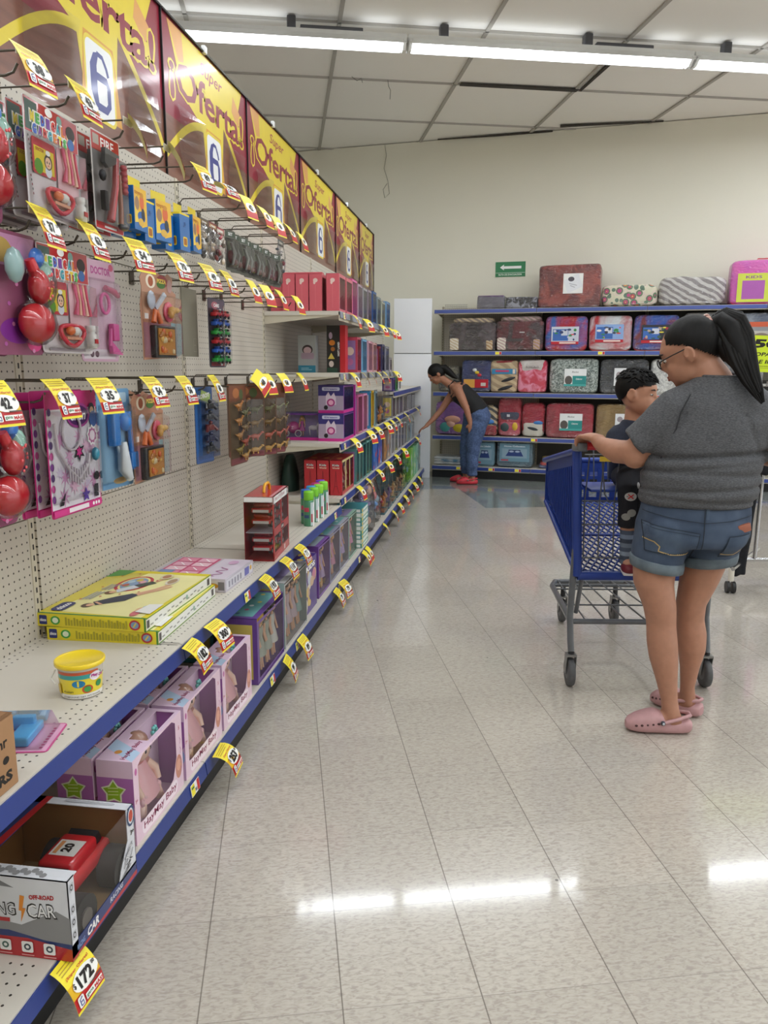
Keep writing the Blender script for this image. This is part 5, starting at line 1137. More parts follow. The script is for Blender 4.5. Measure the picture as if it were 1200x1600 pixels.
# yellow floor-mat game boxes
def yellow_box():
    w_, d, h = .52, .36, .042; m = MB(); m.box((0, 0, h / 2), (d, w_, h), P('#dccb22', .35, coat=.4), bev=.0012); fc = box_faces(m, w_, d, h)
    f = fc['front']; f.rect(.0, 0, w_, .003, P('#4a8a3a')); f.rect(0, h - .003, w_, h, P('#4a8a3a')); f.rect(.002, .004, w_ - .002, h - .004, P('#e8e8e2'))
    for i in range(14): f.rect(.03 + i * .03, .012 + .004 * (i % 3), .05 + i * .03, .017 + .004 * (i % 3), P('#9a9a94'))
    f.rect(.006, .010, .022, .034, P('#55504c')); f.rect(.48, .010, .50, .034, P('#55504c')); f.ell(.30, .022, .008, .008, P('#8fb09a'))
    f = fc['side']; f.rect(d - .006, 0, d, h, P('#3f7f34')); f.rrect(.008, .006, .034, .036, .004, P('#28306e')); f.text('chicco', .021, .021, .010, WHITE, .021, bold=.03, rot=0); f.ell(.062, .021, .016, .014, P('#3f9a3a')); f.ell(.062, .021, .010, .009, P('#dfe8cc'))
    for i in range(22): f.rect(.095 + i * .0095, .007, .101 + i * .0095, .033 - .004 * (i % 3), P('#a39a26'))
    f.ell(d - .035, .021, .018, .016, P('#b02430')); f.ell(d - .035, .021, .013, .011, P('#7a94b0')); f.line([(d - .03, .028), (d - .04, .014)], .004, P('#d8c040'))
    f = fc['top']; W_, D_ = w_, d; f.poly([(.01, .02), (W_ - .004, .004), (W_ - .004, D_ * .62), (.03, D_ * .93)], P('#e9e2a2')); f.rect(W_ - .03, .0, W_, D_, P('#dccb22')); f.rect(.0, 0, .010, D_, P('#3f7f34')); f.poly([(W_ - .10, D_), (W_, D_), (W_, D_ * .80), (W_ - .07, D_ * .84)], P('#4a8a3a'))
    f.ell(W_ * .68, D_ * .60, .095, .058, P('#b83038'), 28); f.ell(W_ * .68, D_ * .60, .082, .047, P('#e0d890'), 28); f.ell(W_ * .68, D_ * .60, .072, .040, P('#7f9ab8'), 24)
    for i, c_ in enumerate(('#c8b040', '#a8c0d0', '#b05a40', '#88a860', '#5a6ab0', '#d8a0a8')): f.ell(W_ * .68 + .045 * math.cos(i * 1.05), D_ * .60 + .024 * math.sin(i * 1.05), .018, .012, P(c_), 10)
    # two children lying on the print
    f.poly([(.10, .22), (.13, .245), (.20, .20), (.24, .165), (.23, .135), (.16, .15)], P('#2e3348')); f.ell(.095, .245, .022, .018, P('#4a2f22')); f.ell(.10, .238, .015, .012, P('#e0b090')); f.line([(.235, .15), (.30, .11), (.36, .085)], .014, P('#dca88a')); f.line([(.225, .14), (.29, .095), (.34, .07)], .012, P('#dca88a')); f.line([(.13, .235), (.11, .205)], .010, P('#dca88a'))
    f.poly([(.24, .22), (.27, .24), (.33, .205), (.31, .175)], P('#c8ccd4')); f.poly([(.33, .205), (.31, .175), (.37, .14), (.39, .165)], P('#3a4438')); f.ell(.235, .245, .018, .016, P('#6b4630')); f.ell(.242, .238, .013, .011, P('#dcaa88')); f.line([(.385, .15), (.45, .125)], .010, P('#dca88a'))
    f.ell(.40, .095, .045, .020, P('#d8d0c0')); f.ell(.40, .095, .032, .014, P('#a88a6a')); f.ell(.045, .055, .030, .014, P('#c86a70')); f.ell(.10, .045, .028, .014, P('#6a9ac8')); f.ell(.08, .060, .02, .010, P('#e0b890'))
    f.rrect(.025, D_ * .80, .115, D_ * .93, .018, P('#28306e')); f.text('chicco', .070, D_ * .865, .022, WHITE, .07, bold=.04)
    for i in range(3): f.line([(.15, D_ * .82 - i * .012), (.24, D_ * .80 - i * .012)], .005, P('#8f96a8')); f.line([(.26, D_ * .80 - i * .012), (.33, D_ * .785 - i * .012)], .005, P('#8f96a8'))
    for i in range(10): f.ell(.15 + i * .035, .30 - .05 * (i % 4), .005, .004, P('#b84038'))
    f.poly([(.04, .006), (.14, .006), (.13, .05), (.05, .06)], P('#e8e8e4')); f.ell(W_ * .86, D_ * .38, .035, .022, P('#d8cfa8')); f.ell(W_ * .86, D_ * .38, .024, .014, P('#b07a5a'))
    return m.build('play_mat_box')
yb = yellow_box(); place(yb, -1.185, 2.36, ZM, R(1.5), 'yellow play mat box at the bottom of the pair, slightly crushed', 'toy box', 'two yellow play mat boxes'); place(dup(yb), -1.205, 2.355, ZM + .0425, R(-1), 'yellow play mat box on top of the pair, children printed on its lid', 'toy box', 'two yellow play mat boxes')
w_, d, h = .30, .32, .052; m = MB(); m.box((0, 0, h / 2), (d, w_, h), P('#c3bcca', .3, coat=.5), bev=.001); fc = box_faces(m, w_, d, h); f = fc['top']; f.rect(.004, .004, w_ - .004, .12, P('#cfc4d2')); f.rect(.02, .13, w_ - .01, .30, P('#c8507a'))
for i in range(4):
    for j in range(2): f.rrect(.03 + i * .065, .14 + j * .08, .085 + i * .065, .21 + j * .08, .005, P(['#dfa8bc', '#d8889f', '#e8c0cc'][(i + j) % 3])); f.line([(.04 + i * .065, .16 + j * .08), (.075 + i * .065, .19 + j * .08)], .005, WHITE)
f.rect(.02, .24, .09, .30, P('#7a8fb8')); f.line([(.03 + .012 * i, .06 + .02 * math.sin(i * 1.3)) for i in range(12)], .006, P('#b06a9a')); f.ell(.24, .06, .03, .02, P('#c8a0c0'))
f = fc['side']; f.rect(.01, .008, .30, .044, P('#d0ccd6')); f.ell(.27, .024, .022, .010, P('#c08a30')); f.line([(.03 + .014 * i, .025 + .008 * math.sin(i * 2)) for i in range(14)], .004, P('#8a86a0')); f.rect(.29, .008, .315, .040, P('#7a7680'))
f = fc['front']; f.rect(.01, .008, .29, .044, P('#d2d0da')); [f.rect(.03 + i * .03, .012, .045 + i * .03, .036, P('#8f8c9c')) for i in range(5)]; f.rect(.20, .010, .25, .042, P('#6a6ab0')); f.ell(.27, .03, .010, .010, P('#d0a030'))
place(m.build('pink_flat_game_box'), -1.14, 2.82, ZM, R(-2), 'flat lilac and pink game box lying past the yellow boxes', 'toy box')
# red car carrier box with handle
def car_box():
    w_, d, h = .33, .13, .285; t = .003; m = MB(); RD = P('#b81d26', .3, coat=.4)
    m.box((-d / 2 + t / 2, 0, h / 2), (t, w_, h), P('#8f1a20')); m.box((0, 0, t / 2), (d, w_, t), RD); m.box((0, 0, h - t / 2), (d, w_, t), RD); m.box((0, w_ / 2 - t / 2, h / 2), (d, t, h), RD)
    X1 = d / 2
    for y in (-w_ / 2 + .008, 0.0, w_ / 2 - .008): m.box((X1 - .002, y, h / 2), (.004, .016, h), RD)
    for z in (.018, .125, .268): m.box((X1 - .002, 0, z), (.004, w_, .034 if z < .2 else .034), RD if z < .2 else WHITE)
    m.box((0, -w_ / 2 + .001, h - .012), (d, .002, .024), WHITE); m.box((0, -w_ / 2 + .001, .003), (d, .002, .006), RD); m.box((0, 0, .125), (d - .01, w_ - .01, .003), SK('#c8c8cc'))
    f = Face(m, (X1, -w_ / 2, 0), (0, 1, 0), (0, 0, 1)); f.text('FIRE CITY TEAM', .14, .268, .014, P('#b9949a'), .20, bold=.04, slant=.2); f.ell(.30, .265, .016, .020, TK); f.ell(.30, .265, .011, .014, WHITE); f.text('4', .30, .265, .014, TK, bold=.04); f.rect(.15, .112, .21, .136, TK); f.text('CARS', .18, .124, .012, WHITE, .045, bold=.04, slant=.3)
    f.rect(.21, .008, .235, .030, P('#d8c8c4')); f.text('metal cars', .10, .018, .009, P('#d0686c'), .12, bold=.03)
    f = Face(m, (X1, -w_ / 2, h), (0, 1, 0), (-1, 0, 0)); f.rect(.01, .006, .32, .020, P('#c8878c'))
    o = m.build('toy_car_box')
    for j, z in enumerate((.035, .075, .155, .205)):
        for s_ in (-.075, .08):
            k = MB(); y = s_; sc = 1; k.box((.0, y, z + .012), (.085, .10, .020), SK('#c01c28'), bev=.005); k.box((-.005, y + .008, z + .030), (.070, .055, .020), SK('#a81822'), bev=.006); k.box((0, y - .051, z + .010), (.07, .003, .012), SK('#dcdcdc'))
            for q_ in (-.032, .032): k.cyl((.030, y + q_, z), (.046, y + q_, z), .014, SK('#2a2a2c'), n=12); k.cyl((.045, y + q_, z), (.048, y + q_, z), .008, SK('#c0c0c4'), n=10)
            k.build('toy_car', o)
    k = MB(); k.quad((X1 - .001, -w_ / 2, .0), (X1 - .001, w_ / 2, 0), (X1 - .001, w_ / 2, h), (X1 - .001, -w_ / 2, h), CLEAR); k.quad((-d / 2, -w_ / 2, 0), (X1, -w_ / 2, 0), (X1, -w_ / 2, h - .02), (-d / 2, -w_ / 2, h - .02), CLEAR); k.build('window_pane', o)
    k = MB(); k.tube([(0, -.055, h), (0, -.05, h + .022), (0, -.03, h + .034), (0, .03, h + .034), (0, .05, h + .022), (0, .055, h)], .007, P('#e8a81e', .35), n=8); k.build('carry_handle', o)
    return o
place(car_box(), -1.015, 3.31, ZM, R(4), 'red and white box of toy cars with a yellow carry handle', 'toy box')
def spray(cap):
    m = MB(); m.lathe([(0, 0), (.025, 0), (.026, .003), (.026, .118), (.022, .126), (0, .126)], (0, 0, 0), P('#4a8f6a', .3, .3, coat=.4), 18)
    f = Face(m, fn=lambda a, b, k: Vector(((.0262 + k) * math.cos(a), (.0262 + k) * math.sin(a), b)), step=.0002)
    def bd(a0, b0, a1, b1, mat, n=8):
        vs = []
        for i in range(n + 1):
            a = a0 + (a1 - a0) * i / n; vs += [f.p(a, b0), f.p(a, b1)]
        m.add(vs, [(2 * i, 2 * i + 2, 2 * i + 3, 2 * i + 1) for i in range(n)], mat, True); f.k += 1
    bd(-.9, .004, .9, .115, P('#c8d8dc', .3)); bd(-.8, .02, .5, .06, P('#b84048', .3)); bd(-.4, .05, .8, .10, P('#e4e8ea', .3)); f.ell(.1, .085, .35, .018, P('#4a8ac0')); bd(-2.2, .07, -1.2, .09, P('#c0405a', .3)); bd(-2.2, .04, -1.2, .055, P('#304a7a', .3)); f.line([(-.5, .03), (0, .07), (.5, .10)], .12, P('#f2f2f2', .3))
    o = m.build('spray_can'); k = MB(); k.lathe([(0, .126), (.0235, .124), (.0245, .126), (.0245, .160), (.022, .166), (0, .167)], (0, 0, 0), P(cap, .35), 18); k.build('cap', o); return o
sp = [('#7fd034', 'lime'), ('#2a62c0', 'blue'), ('#7fd034', 'lime'), ('#3a9ad8', 'sky blue'), ('#8fdc3a', 'lime'), ('#b8347a', 'magenta'), ('#86d638', 'lime'), ('#7a3ac0', 'purple')]
for i, (c_, n_) in enumerate(sp):
    sc_ = spray(c_); sc_.scale = (1.1, 1.1, 1.13); place(sc_, -.975 - .03 * (i % 2), 3.93 + .058 * i, ZM, R(rnd.uniform(-20, 10)), 'spray can with a %s cap, %s in the line on the middle shelf' % (n_, ORD[i] if i < 8 else 'last'), 'spray can', 'party spray cans on the middle shelf')

# ---- shelf S1: pink boxes
def pink_box(win=True):
    w_, d, h = .20, .078, .215
    wn = [(.02, .015), (w_ - .012, .015), (w_ - .012, h - .02), (.02, h - .02)]
    m, fc = windowed('p', w_, d, h, '#d8707c', '#d0606c', '#cf6470', wn, back='#b9a8a8'); f = fc['side']; f.ell(d * .5, h * .82, .014, .012, P('#e4c8c0')); f.ell(d * .42, h * .76, .007, .010, P('#e4c8c0')); f.line([(d * .5, .02), (d * .5, h * .7)], .0015, P('#de8088'))
    o = m.build('pink_doll_box'); doll(None, o, .76, (-.006, -.03, .006), '#3a2a24', '#8fa0a0'); doll(None, o, .70, (-.006, .045, .006), '#6a4030', '#c86a80'); pane(o, w_, d, h, wn, CLEAR); return o
pb = pink_box(); S1 = 1.675
for i, (x, y, l) in enumerate(((-.975, 4.68, 'pink doll box at the shelf edge, nearest with a clear window'), (-1.078, 4.68, 'plain pink box end, second from the shelf edge'), (-1.160, 4.68, 'plain pink box end, third from the shelf edge'), (-1.242, 4.68, 'plain pink box end, fourth from the shelf edge'), (-1.325, 4.72, 'plain pink box end against the back panel'), (-.975, 4.90, 'second pink windowed doll box along the top shelf edge'))):
    place(pb if i == 0 else dup(pb), x, y, S1, 0, l, 'doll box', 'pink doll boxes on the top shelf')
m = MB(); m.box((0, 0, .125), (.26, .05, .25), P('#d0606c', .4)); f = Face(m, (-.13, -.025, 0), (1, 0, 0), (0, 0, 1)); f.ell(.06, .2, .014, .012, P('#e4c8c0')); place(m.build('pink_box'), -1.22, 4.84, S1, 0, 'taller pink box standing crosswise behind the plain pink ends', 'box')
def slim(name, w_, d, h, main, dress, hair, seed, topc=None, n=1, glass=None):
    o = setbox(name, w_, d, h, main, ['#d8d0d8', '#c8d8dc', '#e0d0d8'][seed % 3], n, '', seed, (hair,), (dress,), glass or CLEAR, .012)
    return o
SL = [  # shelf z, y, w, h, colour, dress, hair, label
 (S1, 5.12, .17, .235, '#e06aa8', '#e85aa0', '#d9b060', 'hot pink topped clear doll pack on the top shelf'), (S1, 5.33, .17, .225, '#b8a0b0', '#a85a80', '#7a5038', 'gray lilac clear doll pack on the top shelf'),
 (S1, 5.53, .16, .22, '#a8a8ac', '#8a98a8', '#4a3428', 'silver clear doll pack on the top shelf'), (S1, 5.73, .16, .225, '#9a8a98', '#b83a70', '#2c1c18', 'plum clear doll pack before the blue headed one'),
 (S1, 5.95, .17, .235, '#2f5c9a', '#4a7a8a', '#6a3040', 'doll pack with a blue and yellow rounded header'), (S1, 6.18, .17, .215, '#8a9aa0', '#a04058', '#8a7a68', 'gray clear pack after the blue headed one'),
 (S1, 6.42, .18, .20, '#b8bcae', '#c8b078', '#5a4a3a', 'pale clear pack next to last on the top shelf'), (S1, 6.70, .22, .22, '#6f9ac8', '#7a90a8', '#3a3a44', 'light blue box at the end of the top shelf'),
 (1.315, 5.28, .15, .235, '#c04a60', '#d86a90', '#3a2420', 'crimson clear doll pack beside the red and black box'), (1.315, 5.50, .18, .23, '#7ab8e0', '#6a90c8', '#d8b060', 'light blue princess doll box on the second shelf'),
 (1.315, 5.76, .18, .225, '#e0a8b8', '#e8a8b8', '#e0c090', 'pale pink doll pack, first of two on the second shelf'), (1.315, 5.98, .18, .22, '#d8a8a8', '#e09a9a', '#c89060', 'pale pink doll pack, second of two on the second shelf'),
 (1.315, 6.22, .10, .20, '#8a2430', '#9a3040', '#1c1418', 'dark red narrow pack on the second shelf'), (1.315, 6.42, .14, .22, '#4a4a70', '#7a4aa0', '#2a2a3a', 'dark box with a violet heart on the second shelf'), (1.315, 6.66, .2, .21, '#9a9aa8', '#a8a8b8', '#4a4a4a', 'gray clear box near the end of the second shelf'), (1.315, 6.88, .12, .12, '#b8b0b8', '#9a5a70', '#4a3a3a', 'low clear box at the end of the second shelf'),
 (1.135, 7.12, .16, .12, '#5a4a9a', '#a07ac0', '#3a2a3a', 'violet box after the shelf steps down'), (1.135, 7.32, .14, .13, '#3a8a4a', '#5aa860', '#c8b060', 'green and white box on the lower far shelf'), (1.135, 7.54, .15, .16, '#d8d8dc', '#b83a4a', '#2c2c30', 'white box on the lower far shelf'),
 (.895, 5.32, .17, .27, '#c86a9a', '#d83a70', '#8a2a2a', 'first pink doll box after the carriage boxes'), (.895, 5.53, .16, .27, '#d890b8', '#e85a90', '#d8a860', 'second pink doll box after the carriage boxes'), (.895, 5.76, .06, .28, '#3f8fc0', '#5aa0c8', '#3a3a44', 'narrow blue pack on the third shelf'),
 (.895, 5.88, .08, .28, '#e0b820', '#e8c850', '#3a3a44', 'bright yellow upright box on the third shelf'), (.895, 6.05, .10, .27, '#7fa0b0', '#90a8b8', '#2c2c34', 'pale blue pack beside the yellow upright box'),
 (.895, 7.10, .18, .20, '#8a8a90', '#a8a8b0', '#3a3a3a', 'gray clear pack, first past the orange packs'), (.895, 7.36, .2, .20, '#a8a8a0', '#b8b0a0', '#4a3a2a', 'gray beige clear pack, second past the orange packs'), (.895, 7.64, .2, .19, '#9a98a0', '#8a8a98', '#2a2a2a', 'slate clear pack, third past the orange packs'), (.895, 8.0, .3, .18, '#a09a98', '#b0a098', '#4a4444', 'wide gray clear pack, fourth past the orange packs'), (.895, 8.4, .3, .17, '#8f8c94', '#a8a4a8', '#3a3434', 'wide slate pack next to last on the third shelf'), (.895, 8.8, .3, .16, '#7a7880', '#9a96a0', '#2f2a2a', 'dark gray pack last on the third shelf'),
 (.555, 5.22, .12, .25, '#5f9a98', '#78b0a8', '#3a3030', 'first teal doll pack after the red tower boxes'), (.555, 5.36, .12, .25, '#7aa8a0', '#80b8b0', '#4a3a30', 'second teal doll pack after the red tower boxes'), (.555, 5.50, .12, .26, '#4f8f90', '#a8688a', '#2a2020', 'third teal doll pack after the red tower boxes'), (.555, 5.64, .12, .26, '#6fa8a0', '#b85a8a', '#6a4a30', 'fourth teal doll pack after the red tower boxes'), (.555, 5.78, .12, .26, '#5a9088', '#90b8b0', '#2c2c2c', 'fifth teal doll pack after the red tower boxes'),
 (.555, 7.05, .2, .24, '#c8c8d0', '#d8d8e0', '#3a3a3a', 'first silver framed pack past the brown one'), (.555, 7.30, .2, .25, '#b8b8b8', '#c8c8c0', '#6a5a3a', 'second silver framed pack past the brown one'), (.555, 7.55, .2, .25, '#c0c0c8', '#d0c8d0', '#3a3030', 'third silver framed pack past the brown one'), (.555, 7.80, .2, .25, '#a8a8b0', '#b8b8c8', '#50402c', 'fourth silver framed pack past the brown one'), (.555, 8.05, .2, .24, '#b0b0b8', '#c8c8d0', '#2a2a2a', 'fifth silver framed pack past the brown one'), (.555, 8.40, .25, .2, '#8a98a0', '#a0a8b0', '#3a3a3a', 'blue gray pack next to last on the fourth shelf'), (.555, 8.80, .25, .18, '#9aa0a8', '#a8b0b8', '#3a3434', 'blue gray pack last on the fourth shelf')]
for i, (z, y, w_, h, c_, dr, ha, l) in enumerate(SL):
    d = .10 if w_ > .1 else .08
    o = slim('windowed_toy_box', w_, d, h, c_, dr, ha, 100 + i, n=1 if w_ < .25 else 2)
    place(o, XS - .012 - d / 2, y, z, 0, l, 'toy box')
m = MB(); m.box((.0, 0, .118), (.115, .08, .235), P('#a5a8a8', .4)); f = Face(m, (-.0575, -.04, 0), (1, 0, 0), (0, 0, 1)); f.rect(0, 0, .115, .045, P('#2f7f9a')); f.ell(.062, .145, .035, .030, P('#3a2c2c')); f.ell(.062, .140, .026, .022, P('#c9aab0')); f.rrect(.02, .085, .105, .125, .01, P('#a890a0')); f.rect(.02, .015, .09, .02, P('#8fc0d0')); f.rect(.02, .025, .07, .03, P('#8fc0d0'))
place(m.build('gray_doll_box'), -1.225, 4.98, 1.315, 0, 'gray and teal box with a portrait on its end, deep on the second shelf', 'toy box')
m = MB(); m.box((0, 0, .15), (.12, .09, .30), P('#201c1c', .35, coat=.3)); m.box((.045, -.0005, .15), (.034, .0915, .302), P('#c9202a', .35, coat=.3)); f = Face(m, (-.06, -.045, 0), (1, 0, 0), (0, 0, 1)); f.ell(.035, .19, .020, .018, P('#e0862a')); f.ell(.04, .15, .014, .014, P('#b06a28')); f.ell(.026, .235, .012, .022, P('#b8a0b8')); f.star(.03, .10, .026, P('#e8d060'), 3, .5); f.ell(.03, .055, .016, .02, P('#e0d0c8')); f.rect(.0, 0, .07, .03, P('#2a4a3a')); f.text('HOT LAND', .078, .15, .013, WHITE, .09, rot=R(90), bold=.05)
f = Face(m, (.06, -.045, 0), (0, 1, 0), (0, 0, 1)); f.rect(.01, .02, .08, .27, P('#6a5a5e')); [f.ell(.045, .06 + i * .05, .022, .018, P(['#c8606a', '#a88a90', '#c04a5a', '#8a4a50'][i])) for i in range(4)]
place(m.build('red_and_black_toy_box'), -1.045, 5.04, 1.315, 0, 'red and black upright toy box with orange figures on its end', 'toy box')
# ---- shelf S3: carriage boxes
def carriage(w_=.34, d=.16, h=.172, endart=True):
    wn = [(.02, .022), (w_ - .012, .022), (w_ - .012, h - .012), (.02, h - .012)]
    m, fc = windowed('c', w_, d, h, '#6a2f86', '#3a3278', '#54408a', wn, back='#8a78a8'); f = fc['front']; f.rect(0, 0, w_, .018, P('#c8288a')); f = fc['side']; f.rect(0, 0, d, .018, P('#c8288a')); f.rect(0, .018, d, h * .62, P('#a898b0')); f.rrect(d * .15, h * .80, d * .85, h * .93, .008, P('#c8c8e0')); f.text('Dream', d / 2, h * .865, .010, P('#5a4aa0'), d * .5, bold=.03)
    f.poly([(d * .3, h * .3), (d * .3, h * .62), (d * .4, h * .76), (d * .5, h * .60), (d * .62, h * .74), (d * .7, h * .55), (d * .7, h * .3)], P('#d8c8d8')); f.ell(d * .5, h * .38, d * .16, h * .14, P('#a8307a')); f.ell(d * .5, h * .38, d * .10, h * .09, P('#e8a8c8')); f.ell(d * .3, h * .2, d * .08, h * .08, DKT)
    o = m.build('carriage_toy_box'); k = MB(); PK = SK('#c84a96'); k.ell((0, -.06, .075), (.04, .045, .04), PK, 12); k.ell((0, -.06, .075), (.042, .030, .026), SK('#f0c0dc'), 10)
    for y in (-.10, -.02): k.tube([(.045, y + .02 * math.cos(a), .04 + .02 * math.sin(a)) for a in (2 * math.pi * i / 12 for i in range(13))], .003, WHITE, n=5)
    k.build('toy_carriage', o); k = MB(); hs = SK('#e6e0e8'); k.ell((0, .07, .075), (.018, .035, .018), hs, 10); k.tube([(0, .095, .085), (0, .11, .115)], [.010, .008], hs, n=7); k.ell((0, .122, .118), (.007, .016, .009), hs, 8)
    for a in (.045, .095):
        for b in (-.008, .008): k.tube([(b, a, .07), (b, a + .004, .025)], [.005, .003], hs, n=5)
    k.build('toy_horse', o); doll(None, o, .5, (.02, .0, .022), '#c89a50', '#b84a9a'); pane(o, w_, d, h, wn); return o
cb = carriage(); place(cb, -1.015, 4.86, .895, 0, 'purple carriage toy box at the shelf edge, lower of the stacked two', 'toy box', 'purple carriage toy boxes'); place(dup(cb), -1.02, 4.885, .895 + .173, 0, 'purple carriage toy box on top of the stacked two', 'toy box', 'purple carriage toy boxes')
cbx = dup(cb); place(cbx, -1.222, 4.80, .895, R(-90), 'purple carriage toy box set crosswise with its horse facing the camera', 'toy box', 'purple carriage toy boxes')
# magenta divider box and hanging orange pack
m = MB(); m.box((0, 0, .17), (.12, .03, .34), P('#a8208a', .4)); place(m.build('magenta_box'), -1.0, 5.12, .895, 0, 'thin magenta box edge standing beside the stacked carriage boxes', 'toy box')
for i, (y, c_, l) in enumerate(((6.3, '#3a1c28', 'dark maroon toy pack on the third shelf'), (6.52, '#e08a1e', 'orange toy truck pack on the third shelf'), (6.78, '#6a7a80', 'gray and orange pack after the orange truck'))):
    place(animal_pack([c_, c_, '#d8a030' if i else '#7a5a6a'], .16, .12, .26, 50 + i, back=['#241820', '#2c2c30', '#8aa0a8'][i]), -1.005, y, .895, 0, l, 'toy')
# ---- shelf S4: red tower boxes
def tower_box():
    w_, d, h = .40, .078, .222; m = MB(); RD = P('#c22a34', .35, coat=.3); t = .002; m.box((-d / 2 + .001, 0, h / 2), (t, w_, h), RD); m.box((0, -w_ / 2 + .001, h / 2), (d, t, h), RD); m.box((0, w_ / 2 - .001, h / 2), (d, t, h), RD); m.box((0, 0, .001), (d, w_, t), RD); m.box((0, 0, h - .001), (d, w_, t), RD)
    X1 = d / 2; m.box((X1 - .001, 0, .012), (t, w_, .024), RD); m.box((X1 - .001, 0, h - .008), (t, w_, .016), P('#e0cf90'))
    for y in (-w_ / 2 + .01, -w_ / 6, w_ / 6, w_ / 2 - .008): m.box((X1 - .001, y, h / 2), (t, .018, h), P('#dfd08a') if abs(y) < .1 else RD)
    f = Face(m, (-d / 2, -w_ / 2, 0), (1, 0, 0), (0, 0, 1)); f.text('Kids', d / 2, h * .86, .016, TK, .045, bold=.08); f.text('Kids', d / 2, h * .86, .013, WHITE, .043, bold=.02); f.text('World', d / 2, h * .78, .010, P('#f0d8c0'), .045, bold=.04)
    f.line([(d * .5, h * .70), (d * .42, h * .3), (d * .25, .012)], .003, P('#7c1a24')); f.line([(d * .5, h * .70), (d * .58, h * .3), (d * .75, .012)], .003, P('#7c1a24')); f.line([(d * .36, h * .26), (d * .64, h * .26)], .003, P('#7c1a24')); f.line([(d * .42, h * .42), (d * .58, h * .42)], .002, P('#7c1a24'))
    f = Face(m, (X1, -w_ / 2, h), (0, 1, 0), (-1, 0, 0)); f.rect(.02, .01, w_ - .02, d - .01, P('#a02530')); f.ell(.12, d / 2, .03, .02, P('#c88a40'))
    o = m.build('tower_toy_box')
    for i, y in enumerate((-.13, 0, .13)): doll(None, o, .78, (-.01, y, .005), ['#2c1c18', '#8a6a30', '#3a2020'][i], ['#7a8a90', '#a8a8a0', '#c05a6a'][i])
    pane(o, w_, d, h, [(.02, .024), (w_ - .016, .024), (w_ - .016, h - .016), (.02, h - .016)], CLEAR); return o
tb = tower_box()
for i, (x, l) in enumerate(((-.985, 'nearest the shelf edge'), (-1.068, 'in the middle of the three'), (-1.15, 'farthest from the shelf edge'))): place(tb if i == 0 else dup(tb), x, 4.88, .555, 0, 'red box with a tower drawn on its end, ' + l, 'toy box', 'red tower boxes')
m = MB(); m.loft([((0, 0, 0), .055, .09), ((0, 0, .10), .055, .09), ((0, 0, .20), .035, .07), ((0, 0, .235), .02, .05)], P('#26423a', .4), 16); f = Face(m, (-.03, -.095, .0), (1, 0, 0), (0, 0, 1)); o = m.build('dark_green_bag'); place(o, -1.325, 4.85, .555, 0, 'dark green bagged toy deep in the shadow of the fourth shelf', 'toy')
for i, (y, c_, pal, l) in enumerate(((6.0, '#2f5cb0', ['#c83a3a', '#3a86d8', '#1f3a80'], 'bright blue and red toy box on the fourth shelf'), (6.26, '#3a4a9a', ['#5a7ad0', '#c84a4a', '#8aa0e0'], 'indigo toy box on the fourth shelf'), (6.56, '#7a5a4a', ['#b8783a', '#9a8a7a', '#d8963a'], 'brown toy box on the fourth shelf'), (6.80, '#8f8a88', ['#c86a2a', '#b8b0a8', '#6a5a50'], 'gray brown box beside the silver framed packs'))):
    place(print_box('printed_toy_box', .22, .10, .26, c_, pal, '', 80 + i), -.992, y, .555, 0, l, 'toy box')
# ================================================================ BACK SHELVING WITH BEDDING
RB = R(-98.48)                                   # goods face back to the aisle
def bw(s, dep, z): return BP + wx * s + wy * dep + Vector((0, 0, z))
BB = P('#3b4d94', .35); PEG2 = pegboard('shaded_back_panel', '#332f28')  # panel colour darkened to carry the shade under the shelves
ZS = (2.035, 1.545, 1.055, .525, .15)
for i in range(4):
    s0, s1 = .03 + 1.22 * i, .03 + 1.22 * (i + 1); w_ = 1.22; c = bw((s0 + s1) / 2, 0, 0)
    r = empty('bedding_shelf_unit', c, RB, ['blue lipped shelf unit in the corner behind the bending woman', 'blue lipped shelf unit right of the bending woman, holding the gray leafy blanket', 'blue lipped shelf unit behind the child in the cart', 'blue lipped shelf unit cut by the right edge of the view'][i], 'shelf unit', 'back wall shelf units')
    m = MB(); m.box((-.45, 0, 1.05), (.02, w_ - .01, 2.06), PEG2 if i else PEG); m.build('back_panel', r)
    m = MB(); m.box((-.44, -w_ / 2 + .014, 1.05), (.03, .024, 2.10), BEIGE_D); [m.box((-.424, -w_ / 2 + .014, .2 + k * .034), (.002, .005, .016), DKT) for k in range(54)]; m.build('upright', r)
    if i == 0:
        m = MB()
        for k in range(13): m.cyl((-.40, -w_ / 2 + .05 + k * .022, 2.05), (-.40, -w_ / 2 + .05 + k * .022, 2.12), .0015, STEEL, n=4)
        for z in (2.07, 2.095, 2.12): m.cyl((-.40, -w_ / 2 + .04, z), (-.40, -w_ / 2 + .33, z), .0015, STEEL, n=4)
        m.build('wire_fence', r)
    m = MB(); m.box((-.03, 0, .055), (.02, w_, .11), BLACK); m.build('kick_plate', r)
    for j, z in enumerate(ZS): shelf_part(r, w_, .42 if j < 4 else .44, z, .040, BB if j < 4 else BLUE, brackets=True if j < 4 else False)
